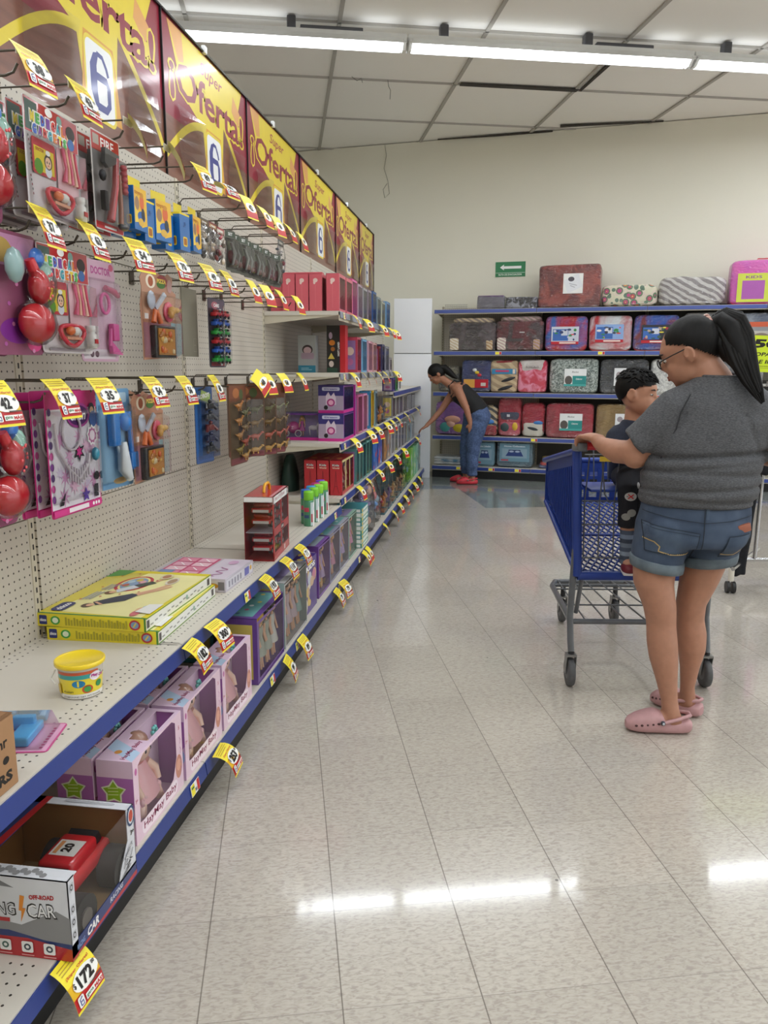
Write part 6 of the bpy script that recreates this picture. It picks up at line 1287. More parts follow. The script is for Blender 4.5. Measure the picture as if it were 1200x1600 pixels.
for (s, z, wh) in ((.82, 1.545, 'second shelf over the bending woman'), (2.0, 1.545, 'second shelf under the red kids pack'), (2.3, 1.055, 'shelf under the gray leafy blanket'), (.38, .15, 'floor deck behind the bending woman'), (.78, .15, 'floor deck under the blue bed sets'), (1.10, .15, 'floor deck under the larger blue bed set'), (1.28, .525, 'lip under the rolled pillows'), (2.62, 1.055, 'lip behind the child\'s head')):
    m = MB(); m.box((0, 0, 0), (.0015, .075, .034), WHITE); f = Face(m, (.00075, -.0375, -.017), (0, 1, 0), (0, 0, 1)); f.rect(.002, .002, .045, .032, TY); f.rect(.05, .002, .073, .032, TR)
    p = bw(s, -.0115, z - .024); o = m.build('shelf_label', None, p); o.rotation_euler = (0, 0, RB); tag(o, 'paper label on the back wall, ' + wh, 'label', 'labels on the back wall shelves')

def fab(name, c1, c2, scale=8, pat='noise', c3=None, wr=14, film=.95):
    m, nt, b = newmat(name); tc = N(nt, 'ShaderNodeTexCoord')
    if pat == 'noise':
        t = N(nt, 'ShaderNodeTexNoise'); t.inputs['Scale'].default_value = scale; t.inputs['Detail'].default_value = 4; t.inputs['Distortion'].default_value = 1.2; nt.links.new(tc.outputs['Object'], t.inputs['Vector'])
        rp = N(nt, 'ShaderNodeValToRGB'); rp.color_ramp.elements[0].position = .42; rp.color_ramp.elements[1].position = .58; rp.color_ramp.elements[0].color = rgb(c1); rp.color_ramp.elements[1].color = rgb(c2)
        nt.links.new(t.outputs['Fac'], rp.inputs[0]); col = rp.outputs[0]
    elif pat == 'floral':
        t = N(nt, 'ShaderNodeTexVoronoi'); t.inputs['Scale'].default_value = scale; nt.links.new(tc.outputs['Object'], t.inputs['Vector'])
        rp = N(nt, 'ShaderNodeValToRGB'); rp.color_ramp.interpolation = 'CONSTANT'; e = rp.color_ramp.elements; e[0].position = 0; e[0].color = rgb('#e8c858'); e[1].position = .14; e[1].color = rgb(c1)
        k = e.new(.34); k.color = rgb(c2); k = e.new(.52); k.color = rgb(c3 or '#3f5a46'); nt.links.new(t.outputs['Distance'], rp.inputs[0])
        hs = N(nt, 'ShaderNodeHueSaturation'); nt.links.new(rp.outputs[0], hs.inputs['Color']); sc_ = N(nt, 'ShaderNodeSeparateColor'); nt.links.new(t.outputs['Color'], sc_.inputs[0]); nt.links.new(M(nt, 'ADD', .44, M(nt, 'MULTIPLY', sc_.outputs[0], .12)), hs.inputs['Hue']); col = hs.outputs[0]
    else:
        mp = N(nt, 'ShaderNodeMapping'); nt.links.new(tc.outputs['Object'], mp.inputs[0]); mp.inputs['Rotation'].default_value = (R(30), 0, 0) if pat == 'bands' else (0, 0, 0)
        t = N(nt, 'ShaderNodeTexWave'); t.bands_direction = 'Z' if pat == 'bands' else 'Y'; t.inputs['Scale'].default_value = scale; t.inputs['Distortion'].default_value = 4 if pat == 'bands' else 8; nt.links.new(mp.outputs[0], t.inputs['Vector'])
        rp = N(nt, 'ShaderNodeValToRGB'); rp.color_ramp.elements[0].position = .35; rp.color_ramp.elements[1].position = .6; rp.color_ramp.elements[0].color = rgb(c1); rp.color_ramp.elements[1].color = rgb(c2); nt.links.new(t.outputs['Fac'], rp.inputs[0]); col = rp.outputs[0]
    nt.links.new(col, b.inputs['Base Color']); b.inputs['Roughness'].default_value = .75
    b.inputs['Coat Weight'].default_value = film; b.inputs['Coat Roughness'].default_value = .06; b.inputs['Coat IOR'].default_value = 2.3
    mp2 = N(nt, 'ShaderNodeMapping'); mp2.inputs['Scale'].default_value = (1, .8, 2.0); mp2.inputs['Rotation'].default_value = (R(25), 0, 0); nt.links.new(tc.outputs['Object'], mp2.inputs[0])
    n2 = N(nt, 'ShaderNodeTexNoise'); n2.inputs['Scale'].default_value = wr; n2.inputs['Detail'].default_value = 3; n2.inputs['Distortion'].default_value = 1.5; nt.links.new(mp2.outputs[0], n2.inputs['Vector'])
    bump(nt, b, n2.outputs['Fac'], 1.0, .16, 'Coat Normal'); bump(nt, b, n2.outputs['Fac'], .35, .012, 'Normal')
    return m
def pillow_geo(m, w_, d, h, mat, sup=.32, c=(0, 0, 0), seed=0, amp=.008, n=28, zt=1.0):
    q = MB(); q.ell((0, 0, 0), (d / 2, w_ / 2, h / 2), mat, n, sup=sup); r = seed * 7.3; vs = []
    for v in q.v:
        v = Vector(v); nn = noise.noise_vector(v * 9 + Vector((r, r, r))); v += nn * amp
        v.z = max(v.z, -h / 2); vs.append(v + Vector(c) + Vector((0, 0, h / 2)))
    m.add(vs, q.f, mat, True)
def rr_path(w_, h, r, x, z0=0.0):
    pts = []
    for cx, cz, t0 in ((w_ / 2 - r, h - r, 0), (-w_ / 2 + r, h - r, 90), (-w_ / 2 + r, r, 180), (w_ / 2 - r, r, 270)):
        for i in range(5): t = R(t0 + 22.5 * i); pts.append((x, cx + r * math.cos(t), z0 + cz + r * math.sin(t)))
    return pts + [pts[0]]
def pack(w_, d, h, mat, piping=None, label=None, seed=0, sup=.3, handle=None, name='bedding_pack', amp=.007):
    """stuffed clear bag of bedding; label = function drawing on the front sheet"""
    m = MB(); pillow_geo(m, w_ * 1.03, d, h * 1.02, mat, sup * .75, seed=seed, amp=amp); o = m.build(name)
    if piping:
        k = MB()
        for x in (d * .40, -d * .40): k.tube(rr_path(w_ * .97, h * .97, .045, x), .0055, P(piping, .35), n=6)
        k.build('piping', o)
    if label:
        k = MB(); lw, lh, ly, lz, fn = label; k.box((d / 2 + .004, ly, lz), (.003, lw, lh), P('#e6e6e4', .4)); f = Face(k, (d / 2 + .0058, ly - lw / 2, lz - lh / 2), (0, 1, 0), (0, 0, 1)); fn(f, lw, lh); k.build('label_card', o)
    if handle:
        k = MB(); k.tube([(d * .3, -.06, h - .01), (d * .3, -.05, h + .02), (d * .3, .05, h + .02), (d * .3, .06, h - .01)], .006, P(handle), n=6); k.build('handle', o)
    return o
def put(o, s, z, dep, label, cat='bedding', group=None, turn=0.0):
    o.location = bw(s, dep, z); o.rotation_euler = (0, 0, RB + turn); return tag(o, label, cat, group)
def lb_teal(f, w_, h):
    f.rect(0, h * .62, w_, h, P('#e8eaea')); f.rect(w_ * .38, h * .02, w_, h * .60, P('#2c8f8c')); f.ell(w_ * .2, h * .34, w_ * .17, h * .26, P('#5a5450')); f.rect(0, 0, w_, h * .12, P('#4aa8a4')); f.text('Cobertor', w_ * .68, h * .42, h * .10, WHITE, w_ * .3, slant=.2); f.text('Blanket', w_ * .5, h * .82, h * .10, P('#8a8a8a'), w_ * .3, slant=.2)
def lb_kids(cols, seed):
    def fn(f, w_, h):
        r = random.Random(seed); f.rect(0, 0, w_, h, P(cols[0])); f.rect(0, 0, w_, h * .16, P('#b81f30')); f.rect(w_ * .3, h * .04, w_ * .9, h * .12, P('#e8d8d0')); f.rect(w_ * .05, h * .2, w_ * .62, h * .86, P('#3a66b0')); f.rect(w_ * .36, h * .5, w_ * .6, h * .8, P('#c8ccd8'))
        for i in range(14): f.ell(w_ * r.uniform(.1, .9), h * r.uniform(.25, .85), w_ * r.uniform(.03, .09), h * r.uniform(.03, .09), P(r.choice(cols)), 9)
    return fn
def lb_plain(f, w_, h): f.rect(0, 0, w_, h, P('#dfe0e2')); f.ell(w_ * .2, h * .6, w_ * .12, h * .2, P('#9a8f94')); f.text('Cobertor', w_ * .6, h * .6, h * .2, P('#9a9aa0'), w_ * .4, slant=.2)
def lb_silver(f, w_, h): f.poly([(w_ * .25, 0), (w_, h * .35), (w_ * .75, h), (0, h * .65)], P('#dcdde2', .3)); f.ell(w_ * .4, h * .72, w_ * .16, h * .12, P('#4a4650')); f.line([(w_ * .3, h * .5), (w_ * .7, h * .4)], .01, P('#b0b0b8')); f.line([(w_ * .35, h * .4), (w_ * .6, h * .3)], .01, P('#b0b0b8'))
def lb_bed(f, w_, h):
    f.rect(0, 0, w_, h, P('#6f93a4')); f.rect(w_ * .08, h * .2, w_ * .92, h * .72, P('#8aa4b4')); f.poly([(w_ * .2, h * .30), (w_ * .80, h * .30), (w_ * .72, h * .55), (w_ * .3, h * .55)], P('#2a3f78')); f.rect(w_ * .3, h * .52, w_ * .7, h * .66, P('#3a4a70')); f.ell(w_ * .4, h * .56, w_ * .08, h * .05, P('#a8b4cc')); f.ell(w_ * .6, h * .56, w_ * .08, h * .05, P('#a8b4cc')); f.text('Home Collection', w_ * .5, h * .85, h * .09, P('#dfe8f0'), w_ * .7, bold=.03); f.rect(w_ * .05, h * .04, w_ * .3, h * .12, P('#b04050'))
T = 2.042
# top shelf
o = pack(.32, .30, .145, fab('gray_bag', '#5e5c68', '#6e6c78', 4), sup=.2, seed=1); k = MB(); k.tube(rr_path(.31, .30, .03, 0)[:0] + [(.14, -.15, .142), (.14, .15, .142)], .008, P('#5a2f68'), n=6); k.build('zipper', o); put(o, .70, T, .2, 'gray storage bag with a purple rim on the top back shelf')
put(pack(.36, .30, .125, fab('black_print', '#201f26', '#8a8c98', 16), sup=.22, seed=2), 1.065, T, .2, 'flat black and silver patterned bag on the top back shelf')
put(pack(.68, .34, .465, fab('maroon_quilt', '#5e1d22', '#8a3a34', 5, 'noise'), sup=.2, label=(.22, .22, .04, .26, lb_silver), seed=3, amp=.012), 1.605, T, .2, 'big maroon quilt in a clear bag with a slanted white sheet')
put(pack(.60, .36, .235, fab('floral_quilt', '#b83a4e', '#4f6e55', 13, 'floral', '#d0c6b2'), sup=.5, seed=4, amp=.012), 2.27, T, .22, 'red and green floral comforter lying on the top shelf')
put(pack(.68, .38, .305, fab('chevron_quilt', '#b9b6b4', '#7a7476', 5, 'bands', wr=10), sup=.5, seed=5, amp=.014), 2.93, T, .22, 'pale gray zigzag comforter lying on the top shelf')
def lb_pink(f, w_, h): f.rect(0, 0, w_, h, P('#c8d04a')); f.rect(w_ * .15, h * .1, w_ * .85, h * .75, P('#a85aa8')); f.text('KIDS', w_ / 2, h * .87, h * .1, P('#7a3a8a'), w_ * .5)
put(pack(.60, .30, .455, fab('pink_blanket', '#d050a8', '#c048a8', 5), '#b01e3a', (.32, .30, -.08, .17, lb_pink), 6, handle='#c03048'), 3.62, T, .2, 'magenta blanket pack with a lime label at the right end of the top shelf')
# second shelf
Z2 = 1.552
def quilt_pack(w_, h, c1, c2, seed, c3='#c8b494'):
    o = pack(w_, .34, h, fab('quilt%d' % seed, c1, c2, 4, wr=12), seed=seed, sup=.25, amp=.012); k = MB(); q = MB()
    pillow_geo(k, w_ * .2, .03, h * .42, fab('trim%d' % seed, c3, '#e0d8c8', 10, 'bands'), .3, (.160, -w_ * .38, .005)); pillow_geo(k, w_ * .15, .03, h * .36, fab('trimb%d' % seed, c3, '#a8845a', 10, 'bands'), .3, (.160, w_ * .38, .005)); k.build('folded_corner', o)
    k = MB(); pillow_geo(k, w_ * .9, .30, .07, fab('cush%d' % seed, c3, '#8a7a70', 8, 'bands'), .5, (0, 0, h - .01)); k.build('cushion', o)
    k = MB(); k.box((.168, 0, h * .36), (.004, w_ * .62, h * .1), P('#4a4444')); k.box((.168, .03, h * .62), (.004, .06, .014), P('#b8b4b4')); k.box((.168, -.02, h * .2), (.004, .05, .012), P('#b8b4b4')); k.build('stitching', o); return o
put(quilt_pack(.56, .33, '#2c2326', '#4a4044', 11), .49, Z2, .2, 'dark brown comforter set with cream folded corners, second shelf in the corner')
put(quilt_pack(.54, .34, '#5a1e24', '#3a2a2e', 12, '#b89a9a'), 1.055, Z2, .2, 'maroon comforter set beside the dark brown one')
put(pack(.47, .30, .385, fab('kids_red_blue', '#a8142c', '#2a5aa8', 2.6), '#a01828', (.31, .20, -.01, .17, lb_kids(['#c8ccd8', '#d83a3a', '#e8c84a', '#2c3a6a', '#e8e0e0', '#3a8a4a'], 1)), 13), 1.59, Z2, .2, 'red and blue kids blanket pack next to the maroon set', group='kids blanket packs')
put(pack(.46, .30, .385, fab('kids_white_red', '#c8ccd0', '#b0202c', 2.4), '#a01828', (.31, .20, -.01, .19, lb_kids(['#8aa8d8', '#d83a3a', '#e8c84a', '#3a3a4a', '#3a8a4a', '#e8e0e0'], 2)), 14), 2.085, Z2, .2, 'white and red kids blanket pack in the middle of three', group='kids blanket packs')
put(pack(.47, .30, .385, fab('kids_blue_dark', '#1f4aa0', '#6a1a2a', 2.8), '#a01828', (.31, .20, .0, .18, lb_kids(['#2a2a34', '#a82a3a', '#e8d84a', '#b8a08a', '#3a5a4a'], 3)), 15), 2.58, Z2, .2, 'blue and dark red kids blanket pack behind the long haired woman', group='kids blanket packs')
put(pack(.46, .30, .40, fab('clear_gray', '#6a6a6a', '#8f8f8f', 5), '#c8ccd0', None, 16), 3.10, Z2, .2, 'gray blanket in a white trimmed bag behind the woman\'s hair')
def lb_or(f, w_, h): f.rect(0, 0, w_, h, P('#8a8c90')); f.rect(w_ * .05, h * .1, w_ * .95, h * .6, P('#b8b4ac')); f.ell(w_ * .4, h * .35, w_ * .2, h * .16, P('#7a6a5a')); f.rect(0, h * .78, w_, h, P('#c85a3a'))
put(pack(.56, .30, .39, fab('blue_gray_bag', '#5a6478', '#8a93a0', 3), '#c8d4e0', (.40, .24, .02, .18, lb_or), 17), 3.68, Z2, .2, 'blue gray bed set with an orange strip above the yellow sale sign')
# third shelf
Z3 = 1.062
put(pack(.26, .28, .30, fab('dim_bag', '#6a6656', '#3a3a3a', 6), None, None, 20), .20, Z3, .24, 'dim clear bag in the corner above the bending woman')
def lb_navy(f, w_, h): f.rect(0, 0, w_ * .45, h, P('#d8a04a')); f.rect(w_ * .45, 0, w_, h, P('#b81f30')); f.rect(w_ * .7, h * .2, w_ * .9, h * .6, P('#c8c0b8')); 
o = pack(.36, .30, .37, fab('navy_pack', '#1c2a58', '#24346a', 3), None, (.30, .10, 0, .10, lb_navy), 21); k = MB(); [k.ell((.150, -.02 + .03 * i, .26 - .03 * i), (.012, .028, .02), P(['#d8dce0', '#e0c83a', '#c02a3a'][i])) for i in range(3)]; k.build('printed_rocket', o); put(o, .55, Z3, .2, 'navy blanket pack with a yellow and red band, above the bending woman')
o = pack(.32, .30, .37, fab('cream_pack', '#c8b08a', '#a89070', 4, 'bands'), None, None, 22); k = MB(); pillow_geo(k, .30, .27, .11, fab('redtop', '#8f1524', '#a81c2e', 5), .4, (.01, 0, .27)); k.build('red_fold', o); k = MB(); k.box((.152, 0, .245), (.006, .29, .06), P('#3a86b0')); k.box((.156, .12, .245), (.003, .03, .05), P('#e0d0c0')); k.box((.1565, -.02, .25), (.003, .16, .02), P('#c8406a')); k.build('label_card', o); k = MB(); [k.ell((.145, .02 + .03 * (i % 2), .05 + .10 * i), (.016, .10, .022), P('#22242a'), 10, rot=Matrix.Rotation(.3, 3, 'X')) for i in range(2)]; k.build('dark_pattern', o); put(o, .885, Z3, .2, 'cream and black pillow pack with a red top on the third back shelf')
o = pack(.33, .30, .375, fab('pink_rose', '#c82848', '#e88aa8', 9), None, None, 23); k = MB(); pillow_geo(k, .325, .285, .15, fab('whitetop', '#c8c0bc', '#d8d2ce', 4), .35, (.012, 0, .235)); k.build('white_header', o); k = MB(); k.box((.1585, 0, .30), (.002, .18, .012), P('#c8c0bc')); f = Face(k, (.160, -.1, .28), (0, 1, 0), (0, 0, 1)); f.text('RONCALO', .1, .02, .022, P('#6a6260'), .15, bold=.02); k.build('header_print', o); put(o, 1.22, Z3, .2, 'white topped pack of pink and red floral blankets')
leaf = fab('leafy', '#56625e', '#a8b2ac', 34, 'noise', wr=10)
put(pack(.545, .32, .39, leaf, '#3a4440', (.25, .20, .02, .18, lb_teal), 24), 1.70, Z3, .2, 'gray green leafy blanket pack with a teal and white label')
put(pack(.52, .32, .385, fab('charcoal', '#2c2e32', '#3a3c42', 4), '#1a1a1e', (.26, .20, .02, .19, lb_plain), 25), 2.265, Z3, .2, 'charcoal blanket pack behind the child\'s head')
put(pack(.50, .32, .385, fab('white_leaf', '#d2d2ce', '#a8a8a6', 26), '#d8d8d8', None, 26), 2.81, Z3, .2, 'white patterned blanket pack between the child and the woman\'s face')
put(pack(.60, .32, .36, fab('dim_gray', '#54565a', '#74767a', 5), '#b8bcc0', None, 27), 3.42, Z3, .2, 'gray blanket pack behind the sale sign')
# fourth shelf
Z4 = .532
o = pack(.44, .32, .40, fab('purple_kids', '#6a3a8a', '#8a4a98', 3), None, None, 30, sup=.4); k = MB(); k.ell((.14, .08, .09), (.03, .09, .06), P('#c8b42a'), 14); k.ell((.14, -.09, .10), (.03, .08, .07), P('#4a9a98'), 14); k.ell((.15, 0, .19), (.03, .11, .05), P('#d8a08a'), 14); k.ell((.15, -.02, .14), (.03, .06, .05), P('#e0b0a0'), 12); k.build('printed_toy', o); put(o, .27, Z4, .2, 'purple kids blanket pack behind the bending woman\'s reaching arm')
o = pack(.20, .28, .36, fab('cream_dark', '#b8a480', '#3a3a3a', 5, 'bands'), None, None, 31, sup=.5); k = MB(); pillow_geo(k, .19, .24, .14, fab('redlow', '#8a1524', '#a01c2e', 4), .4, (.03, 0, .0)); k.build('red_fold', o); k = MB(); k.ell((.13, 0, .17), (.03, .07, .035), P('#3a78b8')); k.build('label_card', o); put(o, .72, Z4, .2, 'cream, blue and red pillow pack just right of the bending woman')
def roll(w_, h, top, seed, lower):
    o = pack(w_, .27, h, fab('roll%d' % seed, top, '#a01c30', 3), None, None, seed, sup=.5, name='rolled_blanket'); k = MB()
    for (z, hh, c_, wd) in lower: pillow_geo(k, w_ * wd, .265, hh, fab('band%d%d' % (seed, int(z * 100)), c_, c_, 3), .45, (.008, 0, z))
    k.build('printed_band', o); return o
o = roll(.275, .47, '#8f1226', 32, [(.0, .20, '#b0485a', 1.0), (.18, .13, '#2c3a50', 1.01)]); k = MB(); k.ell((.135, -.05, .11), (.012, .055, .055), P('#3a4a4c'), 12); k.ell((.135, .07, .12), (.012, .035, .05), P('#d8b03a'), 12); k.box((.146, -.01, .25), (.004, .035, .03), P('#c8c8cc')); k.build('label_card', o); put(o, .965, Z4, .2, 'tall red rolled blanket with a dark band and round prints')
o = roll(.27, .40, '#98142a', 33, [(.0, .20, '#c8c4b8', 1.0)]); k = MB(); k.ell((.13, .0, .10), (.014, .09, .022), P('#2a3034'), 12, rot=Matrix.Rotation(-.2, 3, 'X')); k.ell((.13, .06, .17), (.014, .06, .025), P('#3a78b8'), 12); k.build('label_card', o); put(o, 1.25, Z4, .2, 'red over white rolled blanket next to the red blanket pack')
put(pack(.54, .32, .40, fab('red_blanket', '#861a2a', '#9c2436', 3), '#4a1420', (.26, .20, .02, .19, lb_teal), 34), 1.675, Z4, .2, 'deep red blanket pack with a teal and white label')
put(pack(.52, .32, .40, fab('gold_blanket', '#7a5f2e', '#8c7040', 3), '#3a2c18', (.26, .16, .08, .22, lb_plain), 35), 2.245, Z4, .2, 'golden brown blanket pack beside the child')
put(pack(.50, .32, .36, fab('dim_blanket', '#4a4c50', '#606266', 3), '#2a2a2e', None, 36), 2.80, Z4, .2, 'dim gray blanket pack hidden behind the woman')
# floor deck
Z5 = .157
for j in range(3):
    m = MB(); pillow_geo(m, .42, .28, .032, fab('flat%d' % j, ['#8a9298', '#3a6a88', '#a0a8ac'][j], '#b8bcc0', 5), .2); put(m.build('flat_sheet_pack'), .24, Z5 + .032 * j, .2, 'flat sheet pack %s in the low pile behind the bending woman' % ['at the bottom', 'in the middle', 'on top'][j], group='flat sheet packs')
o = pack(.24, .30, .31, fab('blue_set', '#54788c', '#6a8c9c', 3), '#8fa8b4', (.21, .26, 0, .155, lb_bed), 40); put(o, .68, Z5, .2, 'blue bed set partly hidden by the bending woman\'s legs')
put(pack(.43, .30, .325, fab('blue_set2', '#3f5868', '#54707e', 3), '#30424e', (.36, .22, 0, .18, lb_bed), 41, handle='#d8dce0'), 1.045, Z5, .2, 'blue bed set with a picture of a bed on its front')
for j, (c_, l) in enumerate((('#2a3a70', 'navy'), ('#a82a30', 'red'), ('#e0d8c0', 'cream'), ('#d8b82a', 'yellow'))):
    m = MB(); pillow_geo(m, .27 - .02 * j, .26, .040, fab('fold%d' % j, c_, c_, 6, 'bands'), .4, amp=.012, seed=j); put(m.build('folded_cloth'), 1.46 + .01 * j, Z5 + .030 * j, .2, l + ' folded cloth in the low pile beside the cart', group='folded cloths beside the cart', turn=.1 * j)
# arrow sign on the wall
m = MB(); m.box((0, 0, 0), (.006, .365, .175), P('#1f7a4a', .4)); f = Face(m, (.003, -.1825, -.0875), (0, 1, 0), (0, 0, 1)); f.rect(.004, .044, .361, .048, P('#d8e4da')); f.poly([(.055, .110), (.105, .145), (.100, .124), (.315, .124), (.315, .094), (.100, .094), (.105, .076)], WHITE); f.text('RUTA DE EVACUACION', .18, .024, .022, P('#d8e4da'), .28, bold=.03)
p = WP + wx * .86 - wy * .004; o = m.build('evacuation_sign', None, (p.x, p.y, 2.537)); o.rotation_euler = (0, 0, RB); tag(o, 'green evacuation route sign with a white arrow on the cream wall', 'sign')
# ================================================================ SHOPPING CART
def plain(name, c, rough, sc=60, amt=.1, bmp=.15, coat=0.0, spec=.5, stretch=(1, 1, 1), sss=0.0, c2=None, dist=.001):
    m, nt, b = newmat(name); tc = N(nt, 'ShaderNodeTexCoord'); mp = N(nt, 'ShaderNodeMapping'); mp.inputs['Scale'].default_value = stretch; nt.links.new(tc.outputs['Object'], mp.inputs[0])
    nz = N(nt, 'ShaderNodeTexNoise'); nz.inputs['Scale'].default_value = sc; nz.inputs['Detail'].default_value = 4; nt.links.new(mp.outputs[0], nz.inputs['Vector'])
    a = rgb(c); lo = tuple(v * (1 - amt) for v in a[:3]) + (1,); hi = rgb(c2) if c2 else tuple(min(1, v * (1 + amt)) for v in a[:3]) + (1,)
    rp = N(nt, 'ShaderNodeMapRange'); rp.inputs[1].default_value = .35; rp.inputs[2].default_value = .65; nt.links.new(nz.outputs['Fac'], rp.inputs[0])
    nt.links.new(mixc(nt, rp.outputs[0], lo, hi), b.inputs['Base Color']); b.inputs['Roughness'].default_value = rough; b.inputs['Specular IOR Level'].default_value = spec; b.inputs['Coat Weight'].default_value = coat
    if sss: b.inputs['Subsurface Weight'].default_value = sss; b.inputs['Subsurface Radius'].default_value = (.012, .005, .003); b.inputs['Subsurface Scale'].default_value = .6
    if bmp: bump(nt, b, nz.outputs['Fac'], bmp, dist)
    return m
CBLUE = plain('cart_blue_plastic', '#1f3a88', .40, 20, .06, .05); CGRAY = plain('cart_gray_metal', '#5d6064', .35, 30, .08, .05, coat=.3); RUB = plain('gray_rubber', '#57585a', .6, 40)
cart = empty('shopping_cart', (.631, 3.284, 0), R(7.6), 'blue plastic shopping cart with a gray frame, a toddler in its seat', 'shopping cart')
m = MB(); th = .006
SIDE = [(0.0, 1.015), (.74, .885), (.73, .68), (.10, .49), (0.0, .49)]
def hw(y, z): return .300 - .022 * (y / .74) - .030 * (1.015 - z) / .5
for s_ in (-1, 1):
    pts = [(s_ * hw(y, z), y, z) for y, z in SIDE]; m.prism(pts if s_ < 0 else pts[::-1], (-s_ * th, 0, 0), CBLUE)
    for k in range(16):
        y = .06 + k * .043; zt = 1.005 - .17 * y; zb = .495 + max(0, (y - .10)) * .30
        m.tube([(s_ * (hw(y, zt) + .003), y, zt - .05), (s_ * (hw(y, zb) + .003), y, zb + .03)], .0045, CBLUE, n=4)
    m.tube([(s_ * .303, -.015, 1.018), (s_ * .283, .745, .888)], .014, CBLUE, n=8)
    m.tube([(s_ * .303, -.01, 1.018), (s_ * .275, -.01, .485)], .020, CBLUE, n=8); m.tube([(s_ * .275, -.01, .485), (s_ * .27, .74, .675)], .012, CBLUE, n=8)
m.tube([(-.275, -.01, .485), (.275, -.01, .485)], .020, CBLUE, n=8); m.tube([(-.283, .745, .888), (.283, .745, .888)], .014, CBLUE, n=8)
# front panel with two rows of slots
m.box((0, .742, .858), (.55, th, .06), CBLUE); m.box((0, .738, .80), (.55, th, .018), CBLUE); m.box((0, .736, .685), (.54, th, .03), CBLUE); m.box((0, .737, .745), (.54, th, .016), CBLUE)
for k in range(9): m.box((-.264 + k * .066, .737, .76), (.026, th, .17), CBLUE)
# sloping lattice bottom
def zb_(y): return .49 + max(0.0, y - .08) * .295
for k in range(-18, 19):
    for sg in (-1, 1):
        pts = []
        for i in range(2):
            y = (.0, .73)[i]; x = k * .032 + sg * (y - .36) * .55; pts.append([x, y, zb_(y)])
        (x0, y0, z0), (x1, y1, z1) = pts
        t0, t1 = 0.0, 1.0
        for lim in (-.268, .268):
            if x1 != x0:
                t = (lim - x0) / (x1 - x0)
                if (lim < 0) == (x1 > x0): t0 = max(t0, t)
                else: t1 = min(t1, t)
        if t1 - t0 > .04: m.tube([(x0 + (x1 - x0) * t, y0 + .73 * t, zb_(.73 * t)) for t in (t0, (t0 + t1) / 2, t1)], .0048, CBLUE, n=4)
for y in (.03, .38): m.box((0, y, zb_(y)), (.53, .03, .008), CBLUE)
m.build('basket', cart)
for s_ in (-1, 1):
    k = MB(); k.box((s_ * .300, -.05, 1.035), (.045, .11, .035), CGRAY, bev=.008, rx=R(-6)); k.build('handle_bracket', cart)
k = MB(); k.cyl((-.285, -.105, 1.045), (.285, -.105, 1.045), .0165, P('#b5242c', .35), n=14); hb_ = k.build('handle', cart)
k = MB()
for i in range(9): x = -.25 + i * .0625; k.tube([(x, -.012, 1.0), (x, .03, .80), (x, .005, .56)], .0032, CGRAY, n=6)
for y, z in ((-.012, 1.0), (.03, .80), (.022, .70), (.005, .56)): k.tube([(-.27, y, z), (.27, y, z)], .0036, CGRAY, n=6)
for i in range(4): x = -.20 + i * .13; k.tube([(x, -.012, .99), (x + .03, .02, .83), (x + .05, .03, .80)], .0032, CGRAY, n=6)
k.build('rear_gate', cart)
k = MB(); k.box((0, .13, .845), (.46, .22, .012), CBLUE, bev=.003); k.build('child_seat', cart)
k = MB(); [k.tube([(-.22 + i * .063, .25, .845), (-.22 + i * .063, .29, 1.0)], .0032, CGRAY, n=5) for i in range(8)]; k.tube([(-.24, .29, 1.0), (.24, .29, 1.0)], .004, CGRAY, n=6); k.build('seat_back', cart)
k = MB(); k.box((-.15, -.02, .983), (.12, .004, .02), P('#e0c040')); k.box((-.12, -.0225, .983), (.05, .002, .012), WHITE); k.build('cart_label', cart)
k = MB()
for s_ in (-1, 1):
    k.tube([(s_ * .288, -.008, .60), (s_ * .29, .0, .48), (s_ * .292, .01, .30), (s_ * .292, -.02, .20), (s_ * .29, -.035, .155)], .014, CGRAY, n=10)
    k.tube([(s_ * .29, .0, .28), (s_ * .265, .3, .265), (s_ * .225, .70, .235), (s_ * .19, .80, .23)], .014, CGRAY, n=10)
    k.tube([(s_ * .25, .0, .49), (s_ * .255, .06, .30)], .010, CGRAY, n=8)
k.tube([(-.19, .80, .23), (.19, .80, .23)], .014, CGRAY, n=10); k.tube([(-.29, .02, .272), (.29, .02, .272)], .012, CGRAY, n=10); k.tube([(-.225, .70, .238), (.225, .70, .238)], .009, CGRAY, n=8)
k.build('frame', cart)
k = MB()
for i in range(6): x = -.22 + i * .088; k.tube([(x, .02, .275), (x * .80, .80, .236)], .0040, CGRAY, n=6)
for y in (.28, .54): k.tube([(-.26 + .04 * y, y, .265), (.26 - .04 * y, y, .265)], .0040, CGRAY, n=6)
k.build('lower_rack', cart)
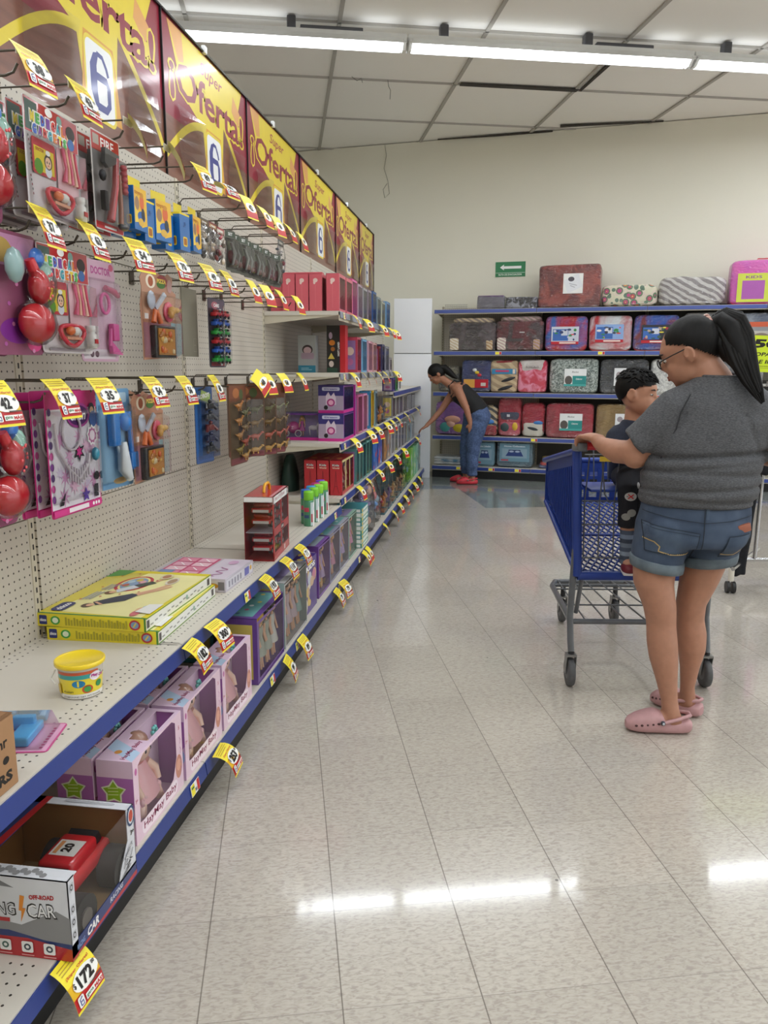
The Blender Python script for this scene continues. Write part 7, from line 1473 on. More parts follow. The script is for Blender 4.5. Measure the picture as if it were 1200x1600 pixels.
for (x, y, rear) in ((-.29, -.035, 1), (.29, -.035, 1), (-.14, .82, 0), (.14, .82, 0)):
    k = MB(); top = .155 if rear else .225
    k.cyl((x, y, top), (x, y, .135), .013, P('#2a2a2c', .5), n=10)
    for s_ in (-1, 1): k.prism([(x + s_ * .019, y - .02, .142), (x + s_ * .019, y + .02, .142), (x + s_ * .019, y + .022, .06), (x + s_ * .019, y - .005, .055)], (s_ * .003, 0, 0), P('#8c8c8a', .35, .6))
    k.box((x, y, .142), (.042, .045, .008), P('#8c8c8a', .35, .6)); c_ = k.build('caster', cart)
    k = MB(); q = MB(); n_ = 28
    def rg(r_, xx): return [(x + xx, y + .008 + r_ * math.cos(2 * math.pi * i / n_), .063 + r_ * math.sin(2 * math.pi * i / n_)) for i in range(n_)]
    k.rings([rg(.045, -.014), rg(.060, -.013), rg(.063, -.006), rg(.063, .006), rg(.060, .013), rg(.045, .014)], RUB); k.rings([rg(.012, -.017), rg(.044, -.012)], P('#6f7072', .5), cap=True); k.rings([rg(.044, .012), rg(.012, .017)], P('#6f7072', .5), cap=True)
    k.build('wheel', c_)

# ================================================================ PEOPLE
SKIN = plain('skin', '#ab7c65', .5, 35, .05, .08, sss=.08, spec=.35); SKIN2 = plain('skin_tan', '#a06f57', .5, 35, .05, .08, sss=.08, spec=.35); SKINC = plain('child_skin', '#bb8a70', .5, 35, .04, .06, sss=.1, spec=.35)
HAIR = plain('black_hair', '#0a0807', .55, 90, .4, .5, stretch=(1, 1, .12), spec=.22, dist=.002)
class Frame3:
    """head frame: forward, side, up about a centre"""
    def __init__(s, c, f, tilt=0.0):
        s.c = Vector(c); s.f = Vector(f).normalized(); up = Vector((0, 0, 1)); s.s = s.f.cross(up).normalized(); s.u = s.s.cross(s.f).normalized()
        s.m = Matrix((s.f, s.s, s.u)).transposed()
    def p(s, a, b, c): return s.c + s.f * a + s.s * b + s.u * c
def head_shapes(m, F, k, mat, chubby=1.0, ear=1.0):
    E = lambda p, r: m.ell(F.p(*[q * k for q in p]), tuple(q * k for q in r), mat, 18, rot=F.m)
    E((0, 0, .018), (.095, .078, .098)); E((.028, 0, -.045), (.060 * chubby, .058 * chubby, .062)); E((.060, 0, -.082), (.026, .028, .022)); E((.058, .030, -.030), (.030, .028, .030)); E((.058, -.030, -.030), (.030, .028, .030))
    E((.072, 0, .030), (.024, .052, .030)); m.tube([F.p(.086 * k, 0, .014 * k), F.p(.106 * k, 0, -.022 * k)], [.009 * k, .0125 * k], mat, n=10); E((.092, .010, -.028), (.010, .008, .007)); E((.092, -.010, -.028), (.010, .008, .007))
    for z in (-.050, -.060): E((.086, 0, z), (.012, .022, .006))
    for s_ in (-1, 1): E((-.004, s_ * .080, -.010), (.018 * ear, .009, .029 * ear)); m.tube([F.p((-.004 + .015 * ear * math.cos(a)) * k, s_ * .090 * k, (-.008 + .025 * ear * math.sin(a)) * k) for a in (R(-20 + 36 * i) for i in range(8))], .0055 * k, mat, n=6)
def face_parts(F, k, root, brow='#1c1512', lip='#9a5a50', X=None):
    for s_ in (-1, 1):
        m = MB(); m.X = X; m.ell(F.p(.0795 * k, s_ * .031 * k, .004 * k), (.0085 * k, .012 * k, .0052 * k), P('#c8bfb6', .3, coat=.3), 12, rot=F.m); m.ell(F.p(.0862 * k, s_ * .031 * k, .003 * k), (.0035 * k, .0058 * k, .0050 * k), P('#20150f', .2), 10, rot=F.m); m.build('eye', root)
        m = MB(); m.X = X; m.tube([F.p(.091 * k, s_ * .014 * k, .024 * k), F.p(.092 * k, s_ * .032 * k, .030 * k), F.p(.080 * k, s_ * .050 * k, .026 * k)], [.003 * k, .0035 * k, .0018 * k], P(brow, .7), n=6); m.build('eyebrow', root)
    m = MB(); m.X = X
    for z, r_ in ((-.051, .0045), (-.059, .0055)): m.ell(F.p(.0945 * k, 0, z * k), (.0055 * k, .019 * k, r_ * k), P(lip, .45), 12, rot=F.m)
    m.build('lips', root)
def hair_cap(m, F, k, off, rad, keep, mat, n=100):
    q = MB(); q.ell((0, 0, 0), 1.0, mat, n); vs = []
    for v in q.v: vs.append(Vector((off[0] + v[0] * rad[0], off[1] + v[1] * rad[1], off[2] + v[2] * rad[2])))
    fs = [f for f in q.f if len(f) > 4 or keep(sum((vs[i] for i in f), Vector()) / len(f))]
    fs = [f for f in fs if not (len(f) > 4 and not keep(vs[f[0]]))]
    m.add([F.p(v.x * k, v.y * k, v.z * k) for v in vs], fs, mat, True)
def hand(m, w, palm, fwd, up, side_thumb, mat, k=1.0, curl=.9, grip=None):
    """palm centre, direction of fingers, back-of-hand normal; fingers bend away from `up`"""
    f = Vector(fwd).normalized(); u = Vector(up).normalized(); s_ = f.cross(u).normalized() * side_thumb; u = (s_ * side_thumb).cross(f).normalized(); palm = Vector(palm); w = Vector(w)
    rot = Matrix((f, s_, u)).transposed()
    m.tube([w, palm - f * .025 * k], [.027 * k, .024 * k], mat, n=10); m.ell(palm, (.046 * k, .040 * k, .0165 * k), mat, 14, rot=rot)
    for i, (o, L) in enumerate(((.030, .068), (.010, .076), (-.011, .070), (-.031, .055))):
        p = palm + f * .036 * k + s_ * o * k; a = .15 + .1 * i; pts = [p - f * .02 * k, p]; d = f
        for seg, frac in enumerate((.42, .33, .25)):
            ang = curl * (seg + .6) * .75; d = (f * math.cos(ang) - u * math.sin(ang)); pts.append(pts[-1] + d * L * frac * k)
        m.tube(pts, [.0095 * k, .0095 * k, .0088 * k, .0080 * k, .0068 * k], mat, n=8); m.ell(pts[-1], .0069 * k, mat, 8)
    p = palm - f * .018 * k + s_ * .030 * k; pts = [p, p + (s_ * .8 + f * .5 - u * .2).normalized() * .028 * k, p + (s_ * .8 + f * .5 - u * .2).normalized() * .028 * k + (f * .9 + s_ * .15 - u * .5).normalized() * .026 * k]
    m.tube(pts, [.013 * k, .010 * k, .008 * k], mat, n=8); m.ell(pts[-1], .0082 * k, mat, 8)

# ---------------------------------------------------------------- woman at the cart
WB = Vector((.72, 2.93, 0)); XW = Matrix.Translation(-WB)
wom = empty('person', WB, 0, 'woman in gray t-shirt, denim shorts and pink clogs, leaning on the blue cart', 'person')
HF = Frame3((.690, 2.965, 1.406), (-.88, .34, -.40))
HK = 1.06
b = MB(); b.X = XW; S_ = SKIN
head_shapes(b, HF, HK, S_, 1.10)
b.tube([(.780, 2.92, 1.25), (.765, 2.93, 1.31), (.725, 2.955, 1.37)], [.075, .064, .060], S_, n=14)
b.loft([((.735, 2.95, .72), .13, .08), ((.74, 2.95, .82), .155, .10), ((.75, 2.95, .98), .165, .11), ((.78, 2.95, 1.12), .165, .10), ((.79, 2.94, 1.22), .14, .07), ((.785, 2.935, 1.27), .085, .05)], S_)
b.tube([(.66, 2.93, 1.20), (.575, 2.935, 1.115), (.512, 2.95, 1.042), (.455, 3.0, 1.040), (.400, 3.06, 1.062)], [.070, .062, .053, .046, .029], S_, n=14); b.ell((.515, 2.945, 1.035), .053, S_, 12)
hand(b, (.400, 3.06, 1.062), (.372, 3.105, 1.085), (-.45, .88, .0), (0, 0, 1), 1, S_, 1.0, 1.0)
b.tube([(.925, 2.93, 1.20), (.985, 2.92, 1.11), (1.03, 2.93, 1.04), (.99, 3.03, 1.04), (.925, 3.13, 1.070)], [.070, .062, .052, .045, .029], S_, n=14)
hand(b, (.925, 3.13, 1.070), (.900, 3.175, 1.085), (-.35, .93, 0), (0, 0, 1), -1, S_, 1.0, 1.0)
# legs: (centre, rx, ry)
b.loft([((.635, 2.93, .74), .075, .08), ((.604, 2.91, .64), .080, .090), ((.602, 2.90, .56), .073, .084), ((.628, 2.885, .47), .060, .068), ((.636, 2.88, .41), .054, .058), ((.642, 2.868, .34), .056, .060), ((.650, 2.86, .28), .053, .057), ((.664, 2.852, .20), .040, .042), ((.676, 2.842, .13), .031, .034), ((.684, 2.838, .085), .032, .040), ((.690, 2.838, .045), .034, .045)], S_, 24)
b.loft([((.815, 2.965, .74), .075, .08), ((.800, 2.975, .64), .082, .090), ((.785, 2.985, .55), .070, .082), ((.765, 2.99, .46), .055, .066), ((.768, 2.992, .40), .051, .056), ((.776, 2.99, .34), .056, .060), ((.780, 2.985, .28), .052, .056), ((.778, 2.985, .20), .036, .040), ((.777, 2.99, .12), .027, .032), ((.782, 2.995, .08), .030, .036), ((.785, 3.0, .045), .032, .040)], S_, 24)
b.tube([(.720, 2.838, .048), (.64, 2.830, .045), (.575, 2.822, .035)], [.033, .034, .022], S_, n=12); b.tube([(.805, 2.99, .048), (.74, 3.03, .045), (.705, 3.06, .035)], [.032, .032, .02], S_, n=12)
body = remesh(b, 'body', .0062, 5, wom, [SKIN])
face_parts(HF, HK, wom, X=XW)
# t-shirt
HEA = plain('heather_gray_jersey', '#48494d', .85, 130, .18, .2, c2='#5f6064', stretch=(1, 1, 3.5)); HEAD_ = P('#333438', .8)
sh = MB(); sh.X = XW
sh.loft([((.738, 2.94, .862), .196, .150), ((.741, 2.94, .89), .205, .160), ((.745, 2.94, .93), .209, .168), ((.748, 2.94, .975), .207, .166), ((.752, 2.94, 1.02), .204, .162), ((.757, 2.94, 1.06), .204, .158), ((.768, 2.94, 1.11), .208, .154), ((.785, 2.94, 1.17), .206, .148), ((.792, 2.94, 1.225), .192, .132), ((.797, 2.935, 1.27), .160, .110), ((.795, 2.93, 1.305), .118, .088), ((.786, 2.93, 1.328), .082, .070)], HEA, 36)
sh.tube([(.700, 2.93, 1.222), (.648, 2.93, 1.195), (.585, 2.935, 1.130), (.516, 2.947, 1.070)], [.080, .088, .080, .070], HEA, n=20)
sh.tube([(.895, 2.93, 1.222), (.940, 2.93, 1.200), (.985, 2.92, 1.120), (1.025, 2.925, 1.06)], [.074, .082, .076, .070], HEA, n=20)
def fold(co):
    z = co.z; x = co.x; y = co.y; d = 0.0
    tw = abs(x - .03) < .215
    for z0, a, wd, sl in ((1.045, .016, .010, .06), (.985, .007, .009, -.03), (.925, .010, .008, .05), (.888, .007, .007, -.04), (1.005, .005, .006, .12)):
        if tw: d -= a * math.exp(-((z - z0 - sl * x) / wd) ** 2); d += a * .45 * math.exp(-((z - z0 - sl * x + .024) / .018) ** 2)
    # strain lines from the armpits
    for sx in (-.13, .19):
        u = (x - sx) * (1 if sx < 0 else -1) + (1.14 - z) * .5; d -= .006 * math.exp(-((u - .035) / .010) ** 2) * (1 if 1.03 < z < 1.2 else 0)
    d += noise.noise(Vector((x * 7, y * 7, z * 16))) * .006
    return d
shirt = remesh(sh, 'gray_tshirt', .008, 3, wom, [HEA, HEAD_], disp=fold)
hem = MB(); hem.X = XW
hem.tube([(.786 + .080 * math.cos(a), 2.93 + .069 * math.sin(a), 1.328 + .006 * math.sin(a)) for a in (2 * math.pi * i / 30 for i in range(31))], .006, HEA, n=6); hem.build('collar', wom)
hem = MB(); hem.X = XW; hem.tube([(.668, 2.838, 1.262), (.640, 2.836, 1.20), (.628, 2.838, 1.14), (.602, 2.856, 1.07), (.592, 2.88, 1.03)], .0025, HEAD_, n=5); hem.build('sleeve_seam', wom)
# shorts
DEN = plain('denim', '#34435a', .85, 9, .12, .1, c2='#465469', dist=.0008); DEN2 = plain('faded_denim_cuff', '#5b6771', .85, 14, .12, .1, c2='#6c7880'); SD = MB(); SD.X = XW
SD.loft([((.740, 2.94, .885), .190, .142), ((.738, 2.94, .84), .196, .150), ((.734, 2.94, .79), .202, .160), ((.732, 2.94, .745), .205, .163), ((.730, 2.94, .715), .19, .15)], DEN, 32)
SD.loft([((.635, 2.935, .76), .105, .135), ((.620, 2.925, .70), .100, .125), ((.612, 2.918, .635), .092, .112)], DEN, 28); SD.loft([((.825, 2.955, .76), .105, .135), ((.815, 2.965, .70), .104, .125), ((.808, 2.972, .650), .098, .115)], DEN, 28)
SD.ell((.64, 2.86, .765), (.09, .075, .075), DEN, 18); SD.ell((.825, 2.865, .765), (.09, .075, .075), DEN, 18)
shorts = remesh(SD, 'denim_shorts', .008, 4, wom, [DEN], disp=lambda co: noise.noise(co * 14) * .004)
for (c_, rx_, ry_, tl) in (((.612, 2.918, .635), .090, .110, .02), ((.808, 2.972, .652), .096, .113, -.02)):
    k = MB(); k.X = XW; n_ = 36
    def rr(s1, dz): return [(c_[0] + rx_ * s1 * math.cos(2 * math.pi * i / n_), c_[1] + ry_ * s1 * math.sin(2 * math.pi * i / n_), c_[2] + dz + tl * math.cos(2 * math.pi * i / n_) * -.6) for i in range(n_)]
    k.rings([rr(.97, -.022), rr(1.06, -.020), rr(1.09, -.004), rr(1.09, .016), rr(1.04, .020), rr(.98, .018)], DEN2, cap=False); k.build('rolled_cuff', wom)
bv = bvh_of(shorts)
def backface(x0, z0): return proj_fn(bv, (x0 - WB.x, 2.6 - WB.y, z0), (1, 0, 0), (0, 0, 1), (0, 1, 0), .0015)
STI = P('#b39a68', .7); STD = P('#1d2530', .8)
def patch(name, poly, mat, cols=10, rows=8, inset=None):
    """pocket laid on the cloth: poly = 4 corners (x,z) ccw from lower left"""
    k = MB(); fn = backface(0, 0); fn2 = lambda a, b_, q: fn(a, b_, q); vs = []
    for j in range(rows + 1):
        for i in range(cols + 1):
            u, v = i / cols, j / rows; x = (poly[0][0] * (1 - u) + poly[1][0] * u) * (1 - v) + (poly[3][0] * (1 - u) + poly[2][0] * u) * v; z = (poly[0][1] * (1 - u) + poly[1][1] * u) * (1 - v) + (poly[3][1] * (1 - u) + poly[2][1] * u) * v
            vs.append(fn2(x - 0, z, .0012))
    k.add(vs, [(j * (cols + 1) + i, j * (cols + 1) + i + 1, (j + 1) * (cols + 1) + i + 1, (j + 1) * (cols + 1) + i) for j in range(rows) for i in range(cols)], mat, True); return k
def stitch(k, pts, w_, mat, lay=.002):
    f = Face(k, fn=backface(0, 0), step=.0003); f.k = 9; dense = []
    for (a, b_), (c_, d_) in zip(pts, pts[1:]):
        n_ = max(1, int(math.hypot(c_ - a, d_ - b_) / .008)); dense += [(a + (c_ - a) * i / n_, b_ + (d_ - b_) * i / n_) for i in range(n_)]
    dense.append(pts[-1]); f.line(dense, w_, mat)
PD = plain('pocket_denim', '#3a4960', .85, 12, .12, .1, c2='#4d5c70', dist=.0008)
pl_ = [(.548, .702), (.712, .690), (.722, .778), (.542, .802)]
k = patch('p', pl_, PD); stitch(k, pl_ + [pl_[0]], .0022, STD); stitch(k, [(.542, .792), (.721, .768)], .0015, STD); stitch(k, [(.542, .745), (.575, .738), (.594, .722), (.590, .705), (.632, .694), (.712, .689)], .0042, STI); k.build('back_pocket', wom)
pr_ = [(.806, .684), (.888, .692), (.906, .776), (.826, .768)]
k = patch('p', pr_, PD); stitch(k, pr_ + [pr_[0]], .0022, STD); stitch(k, [(.808, .696), (.86, .692), (.892, .706), (.899, .722)], .0035, STI); k.build('back_pocket', wom)
k = MB(); stitch(k, [(.736, .87), (.735, .80), (.732, .70), (.722, .66)], .0035, STD); stitch(k, [(.545, .838), (.63, .826), (.735, .815), (.83, .822), (.92, .835)], .0025, STD); stitch(k, [(.555, .866), (.65, .862), (.735, .860), (.83, .862), (.92, .866)], .002, STD); k.build('seams', wom)
k = patch('l', [(.741, .828), (.752, .828), (.753, .868), (.742, .868)], PD, 2, 4); k.build('belt_loop', wom)
k = MB(); k.X = XW; k.box((.880, 2.818, .795), (.050, .012, .030), P('#9a5a44', .45), rz=R(22), ry=R(-14), bev=.003); k.build('wallet', wom)
# hair with high ponytail
k = MB(); k.X = XW; hair_cap(k, HF, HK, (-.014, 0, .026), (.0985, .0845, .0985), lambda v: v.z > .026 + (.95 * v.x if v.x < 0 else .45 * v.x), HAIR); k.build('pulled_back_hair', wom)
k = MB(); k.X = XW; tail = [(.742, 2.955, 1.508), (.770, 2.945, 1.530), (.802, 2.920, 1.505), (.820, 2.880, 1.450), (.834, 2.845, 1.385), (.852, 2.815, 1.325), (.874, 2.795, 1.275), (.892, 2.785, 1.238)]
for i in range(60):
    r = random.Random(i); a = 2 * math.pi * r.random(); q_ = math.sqrt(r.random()); pts = []
    for j, p in enumerate(tail):
        wd = [.014, .032, .044, .044, .036, .026, .016, .006][j]; p = Vector(p) + Vector((math.cos(a) * q_ * wd, math.sin(a) * q_ * wd * .6, math.sin(a + 1) * q_ * wd * .8)); pts.append(p)
    L = 8 if i % 3 else 7
    k.tube(pts[:L], [.009, .011, .011, .010, .008, .006, .004, .001][:L], HAIR, n=7)
k.tube([(.76, 2.93, 1.46), (.79, 2.89, 1.41), (.83, 2.85, 1.34), (.86, 2.82, 1.28)], [.030, .028, .012, .002], HAIR, n=8); k.tube([(.745, 2.95, 1.50), (.775, 2.945, 1.515), (.805, 2.915, 1.485), (.826, 2.875, 1.42), (.85, 2.84, 1.35), (.875, 2.81, 1.295)], [.026, .036, .040, .038, .028, .010], HAIR, n=12); k.build('ponytail', wom)
k = MB(); k.X = XW; r = random.Random(4); ax = Vector((.04, -.01, .03)).normalized(); e1 = ax.orthogonal().normalized(); e2 = ax.cross(e1)
for i in range(16):
    a = 2 * math.pi * i / 16; k.ell(Vector((.744, 2.953, 1.512)) + e1 * math.cos(a) * .026 + e2 * math.sin(a) * .026, (.012, .010, .011), P(['#c8a090', '#b58a80', '#e0c4b4', '#8a5a50'][i % 4], .5), 8, rot=Matrix.Rotation(r.random() * 3, 3, 'X'))
k.build('scrunchie', wom)
k = MB(); k.X = XW
for s_ in (-1, 1):
    k.tube([HF.p(.105, s_ * .055, .006), HF.p(.06, s_ * .083, .010), HF.p(.0, s_ * .095, .014), HF.p(-.02, s_ * .092, .0)], .0022, BLACK, n=6)
    k.tube([HF.p(.109 + .004 * abs(math.cos(a)), s_ * (.033 + .022 * math.cos(a)), .000 + .017 * math.sin(a)) for a in (2 * math.pi * i / 16 for i in range(17))], .0022, BLACK, n=6)
k.tube([HF.p(.114, -.010, .006), HF.p(.114, .010, .006)], .002, BLACK, n=6); k.build('eyeglasses', wom)

def clog(root, heel, toe, col, X, name='clog', k_=1.0, raise_=0.0):
    heel = Vector(heel); toe = Vector(toe); d = (heel - toe); L = d.length; d.normalize(); s_ = Vector((-d.y, d.x, 0)); M_ = plain('foam_' + col.strip('#'), col, .55, 50, .04, .05); m = MB(); m.X = X
    st = [(0, .018, .010, .038), (.012, .035, .006, .050), (.04, .046, .002, .066), (.075, .0485, 0, .080), (.10, .047, 0, .086), (.125, .044, 0, .080), (.14, .041, 0, .058), (.17, .038, 0, .050), (.205, .038, .002, .054), (.228, .034, .006, .056), (.24, .018, .012, .046)]
    rs = []
    for x, hw_, z0, z1 in st:
        r = []; x *= L / .24
        for i in range(24):
            a = 2 * math.pi * i / 24; ca, sa = math.cos(a), math.sin(a); yy = hw_ * k_ * math.copysign(abs(ca) ** .75, ca); zz = (z0 + z1) / 2 + (z1 - z0) / 2 * math.copysign(abs(sa) ** .7, sa)
            r.append(toe + d * x + s_ * yy + Vector((0, 0, zz * k_ + raise_)))
        rs.append(r)
    m.rings(rs, M_); c_ = m.build(name, root)
    # strap resting at the heel, rivets and vent holes
    q = MB(); q.X = X; q.tube([toe + d * (.125 * L / .24) + s_ * .046 * k_ + Vector((0, 0, .052 * k_)), toe + d * (.18 * L / .24) + s_ * .040 * k_ + Vector((0, 0, .066 * k_)), toe + d * (.232 * L / .24) + s_ * .012 + Vector((0, 0, .073 * k_)), toe + d * (.232 * L / .24) - s_ * .012 + Vector((0, 0, .073 * k_)), toe + d * (.18 * L / .24) - s_ * .040 * k_ + Vector((0, 0, .066 * k_)), toe + d * (.125 * L / .24) - s_ * .046 * k_ + Vector((0, 0, .052 * k_))], .007 * k_, M_, n=6); q.build('strap', c_)
    q = MB(); q.X = X
    for sg in (-1, 1): q.ell(toe + d * (.125 * L / .24) + s_ * sg * .047 * k_ + Vector((0, 0, .052 * k_)), .009 * k_, P('#3a3e48', .4), 10); q.ell(toe + d * (.125 * L / .24) + s_ * sg * .051 * k_ + Vector((0, 0, .052 * k_)), .006 * k_, P('#c8ccd4', .4), 8)
    q.build('rivet', c_)
    q = MB(); q.X = X; HB = P('#4a2f30', .8)
    for sg in (-1, 1):
        for j in range(5): q.ell(toe + d * ((.030 + .020 * j) * L / .24) + s_ * sg * (.043 + .003 * (j > 0)) * k_ + Vector((0, 0, (.036 + .003 * j) * k_)), (.006, .004, .005), HB, 6)
    for j in range(3):
        for sg in (-1, 0, 1): q.ell(toe + d * ((.045 + .022 * j) * L / .24) + s_ * sg * .020 * k_ + Vector((0, 0, (.0635 + .0085 * j - .004 * abs(sg)) * k_)), (.004, .004, .003), HB, 6)
    q.build('vent_hole', c_); return c_
clog(wom, (.762, 2.838, 0), (.522, 2.826, 0), '#bb9092', XW); clog(wom, (.832, 2.968, 0), (.672, 3.105, 0), '#bb9092', XW)

# ---------------------------------------------------------------- toddler in the cart
CBs = Vector((.545, 3.40, 0)); XCm = Matrix.Translation(-CBs)
ch = empty('person', CBs + Vector((.032, 0, -.01)), 0, 'toddler in a navy shirt and dark patterned trousers sitting in the cart seat', 'person')
CF = Frame3((.552, 3.400, 1.258), (.90, -.40, -.12))
b = MB(); b.X = XCm; S_ = SKINC; head_shapes(b, CF, .82, S_, 1.22, 1.25); b.ell(CF.p(.008, 0, -.020), (.060, .063, .062), S_, 18, rot=CF.m); b.tube([(.545, 3.42, 1.10), (.547, 3.41, 1.20)], [.040, .036], S_, n=12)
b.loft([((.54, 3.42, .875), .07, .06), ((.54, 3.42, 1.0), .07, .055), ((.54, 3.42, 1.09), .065, .045), ((.54, 3.42, 1.13), .035, .03)], S_)
b.tube([(.485, 3.40, 1.09), (.462, 3.34, 1.02), (.455, 3.25, 1.045)], [.034, .028, .021], S_, n=10); hand(b, (.455, 3.25, 1.045), (.458, 3.222, 1.062), (.05, -1, .25), (0, .2, 1), 1, S_, .62, 1.2)
b.tube([(.595, 3.41, 1.09), (.628, 3.36, 1.01), (.615, 3.28, 1.045)], [.034, .028, .021], S_, n=10); hand(b, (.615, 3.28, 1.045), (.615, 3.245, 1.062), (0, -1, .2), (0, .2, 1), -1, S_, .62, 1.2)
for x in (.515, .585): b.tube([(x, 3.40, .90), (x, 3.25, .905), (x + .004, 3.225, .84), (x + .006, 3.225, .70), (x + .01, 3.225, .60)], [.045, .040, .038, .032, .026], S_, n=12); b.tube([(x + .01, 3.23, .575), (x + .014, 3.175, .555)], [.026, .020], S_, n=10)
remesh(b, 'body', .0055, 5, ch, [SKINC]); face_parts(CF, .82, ch, lip='#a8605a', X=XCm)
NAVY = plain('navy_jersey', '#262b3a', .85, 120, .12, .15); NAV2 = plain('dark_cotton', '#12131b', .85, 90, .15, .15)
k = MB(); k.X = XCm; k.loft([((.54, 3.42, .885), .082, .072), ((.54, 3.42, .95), .084, .072), ((.54, 3.42, 1.03), .082, .066), ((.54, 3.42, 1.09), .078, .056), ((.543, 3.417, 1.125), .056, .046), ((.545, 3.415, 1.145), .042, .040)], NAVY, 24)
k.tube([(.50, 3.41, 1.095), (.475, 3.385, 1.07), (.462, 3.345, 1.02), (.458, 3.315, 1.015)], [.042, .044, .038, .034], NAVY, n=14); k.tube([(.585, 3.41, 1.095), (.612, 3.385, 1.06), (.628, 3.35, 1.01)], [.042, .044, .036], NAVY, n=14)
remesh(k, 'navy_shirt', .007, 4, ch, [NAVY], disp=lambda co: noise.noise(co * 18) * .004)
k = MB(); k.X = XCm; k.ell((.545, 3.41, .905), (.085, .085, .048), NAV2, 18)
for x in (.515, .585): k.tube([(x, 3.39, .905), (x, 3.26, .912), (x + .001, 3.222, .88), (x + .003, 3.220, .80), (x + .003, 3.222, .715)], [.052, .050, .050, .043, .041], NAV2, n=16)
pants = remesh(k, 'patterned_trousers', .007, 3, ch, [NAV2]); pv = bvh_of(pants); pf = proj_fn(pv, (-CBs.x, 2.9 - CBs.y, 0), (1, 0, 0), (0, 0, 1), (0, 1, 0), .0008)
PW = P('#b9b8b6', .7); PG = P('#8f8f8a', .7)
def blob(a, c_, ra, rb, mat, cross=False):
    k = MB(); f = Face(k, fn=pf, step=.0004); vs = [f.p(a, c_)] + [f.p(a + ra * math.cos(t), c_ + rb * math.sin(t)) for t in (2 * math.pi * i / 16 for i in range(16))]; k.add(vs, [(0, 1 + i, 1 + (i + 1) % 16) for i in range(16)], mat, True); f.k += 1
    if cross: f.line([(a - .011, c_ + .009), (a, c_), (a + .011, c_ - .009)], .0045, RED); f.line([(a + .011, c_ + .009), (a, c_), (a - .011, c_ - .009)], .0045, RED)
    k.build('trouser_print', pants)
blob(.516, .850, .024, .018, PW, True); blob(.503, .765, .017, .015, PG); blob(.524, .782, .018, .016, PG); blob(.545, .895, .006, .012, PW); blob(.590, .80, .016, .018, PG); blob(.583, .87, .018, .014, PW)

for x in (.515, .585):
    k = MB(); k.X = XCm; cs = ['#4a5466', '#76849a', '#3a4252', '#6a7686', '#4a5466', '#8490a0', '#3f4858', '#5a6472']
    for i in range(8): z = .705 - i * .018; k.loft([((x + .006, 3.224, z - .018), .031 - .0008 * i, .033 - .0008 * i), ((x + .006, 3.224, z), .032 - .0008 * i, .034 - .0008 * i)], P(cs[i], .85), 16, False)
    k.build('striped_sock', ch)
    k = MB(); k.X = XCm; k.ell((x + .012, 3.200, .548), (.028, .055, .022), P('#6e1c26', .5), 16, sup=.8); k.box((x + .012, 3.200, .530), (.050, .10, .010), P('#d8d4d0'), bev=.004); k.build('shoe', ch)
k = MB(); k.X = XCm; hair_cap(k, CF, .82, (-.012, 0, .026), (.103, .089, .101), lambda v: v.z > (.012 + .95 * v.x if v.x < 0 else (.012 + .9 * v.x if v.x < .03 else .039 + .2 * (v.x - .03))), HAIR)
r = random.Random(9)
for i in range(240):
    th = r.uniform(0, 2 * math.pi); ph = r.uniform(.1, 1.25); v = Vector((math.sin(ph) * math.cos(th), math.sin(ph) * math.sin(th), math.cos(ph))); q_ = Vector((-.010 + v.x * .101, v.y * .088, .030 + v.z * .098))
    if q_.z < .04 + .35 * q_.x: continue
    t_ = Vector((.016, 0, -.012)) if q_.x > 0 else Vector((-.012, 0, -.014)); p0 = CF.p(*(q_ * .82)); p1 = CF.p(*((q_ + v * .006 + t_) * .82)); k.tube([p0, (p0 + p1) / 2 + (p0 - CF.c).normalized() * .004, p1], [.0035, .003, .0008], HAIR, n=5)
k.build('short_black_hair', ch)

# ---------------------------------------------------------------- bending woman at the far shelves
DB = Vector((-.28, 9.08, 0)); XD = Matrix.Translation(-DB)
bw_ = empty('person', DB, 0, 'woman in a black tank top, blue trousers and red clogs bending to the toy shelf', 'person')
DF = Frame3((-.705, 9.06, 1.275), (-.70, -.22, -.62))
b = MB(); b.X = XD; S_ = SKIN2; head_shapes(b, DF, .98, S_, 1.0); b.tube([(-.50, 9.08, 1.13), (-.59, 9.07, 1.19), (-.66, 9.06, 1.24)], [.058, .048, .046], S_, n=12)
b.tube([(-.22, 9.09, .86), (-.33, 9.09, .98), (-.45, 9.09, 1.09), (-.50, 9.09, 1.13)], [.115, .11, .12, .075], S_, n=18)
b.ell((-.46, 9.0, 1.11), .062, S_, 12); b.ell((-.50, 9.18, 1.09), .06, S_, 12)
b.tube([(-.455, 8.99, 1.115), (-.395, 8.965, .985), (-.345, 8.955, .885), (-.315, 8.95, .79), (-.300, 8.945, .725)], [.056, .048, .039, .034, .025], S_, n=12); hand(b, (-.300, 8.945, .725), (-.290, 8.945, .685), (.15, 0, -1), (.1, -1, 0), 1, S_, .95, .6)
b.tube([(-.50, 9.18, 1.08), (-.575, 9.18, .97), (-.645, 9.16, .86), (-.735, 9.12, .755), (-.805, 9.09, .685)], [.054, .045, .037, .032, .024], S_, n=12); hand(b, (-.805, 9.09, .685), (-.838, 9.075, .655), (-.8, -.3, -.45), (-.4, 0, .9), 1, S_, .95, .5)
for x, y in ((-.262, 9.01), (-.345, 9.17)): b.tube([(x + .06, y, .80), (x - .01, y, .45), (x, y, .10), (x + .01, y, .05)], [.08, .055, .036, .036], S_, n=12); b.tube([(x + .03, y, .045), (x - .10, y - .02, .035)], [.034, .025], S_, n=10)
remesh(b, 'body', .008, 4, bw_, [SKIN2]); face_parts(DF, .98, bw_, X=XD)
BLKT = plain('black_ribbed_cotton', '#111114', .8, 90, .2, .2)
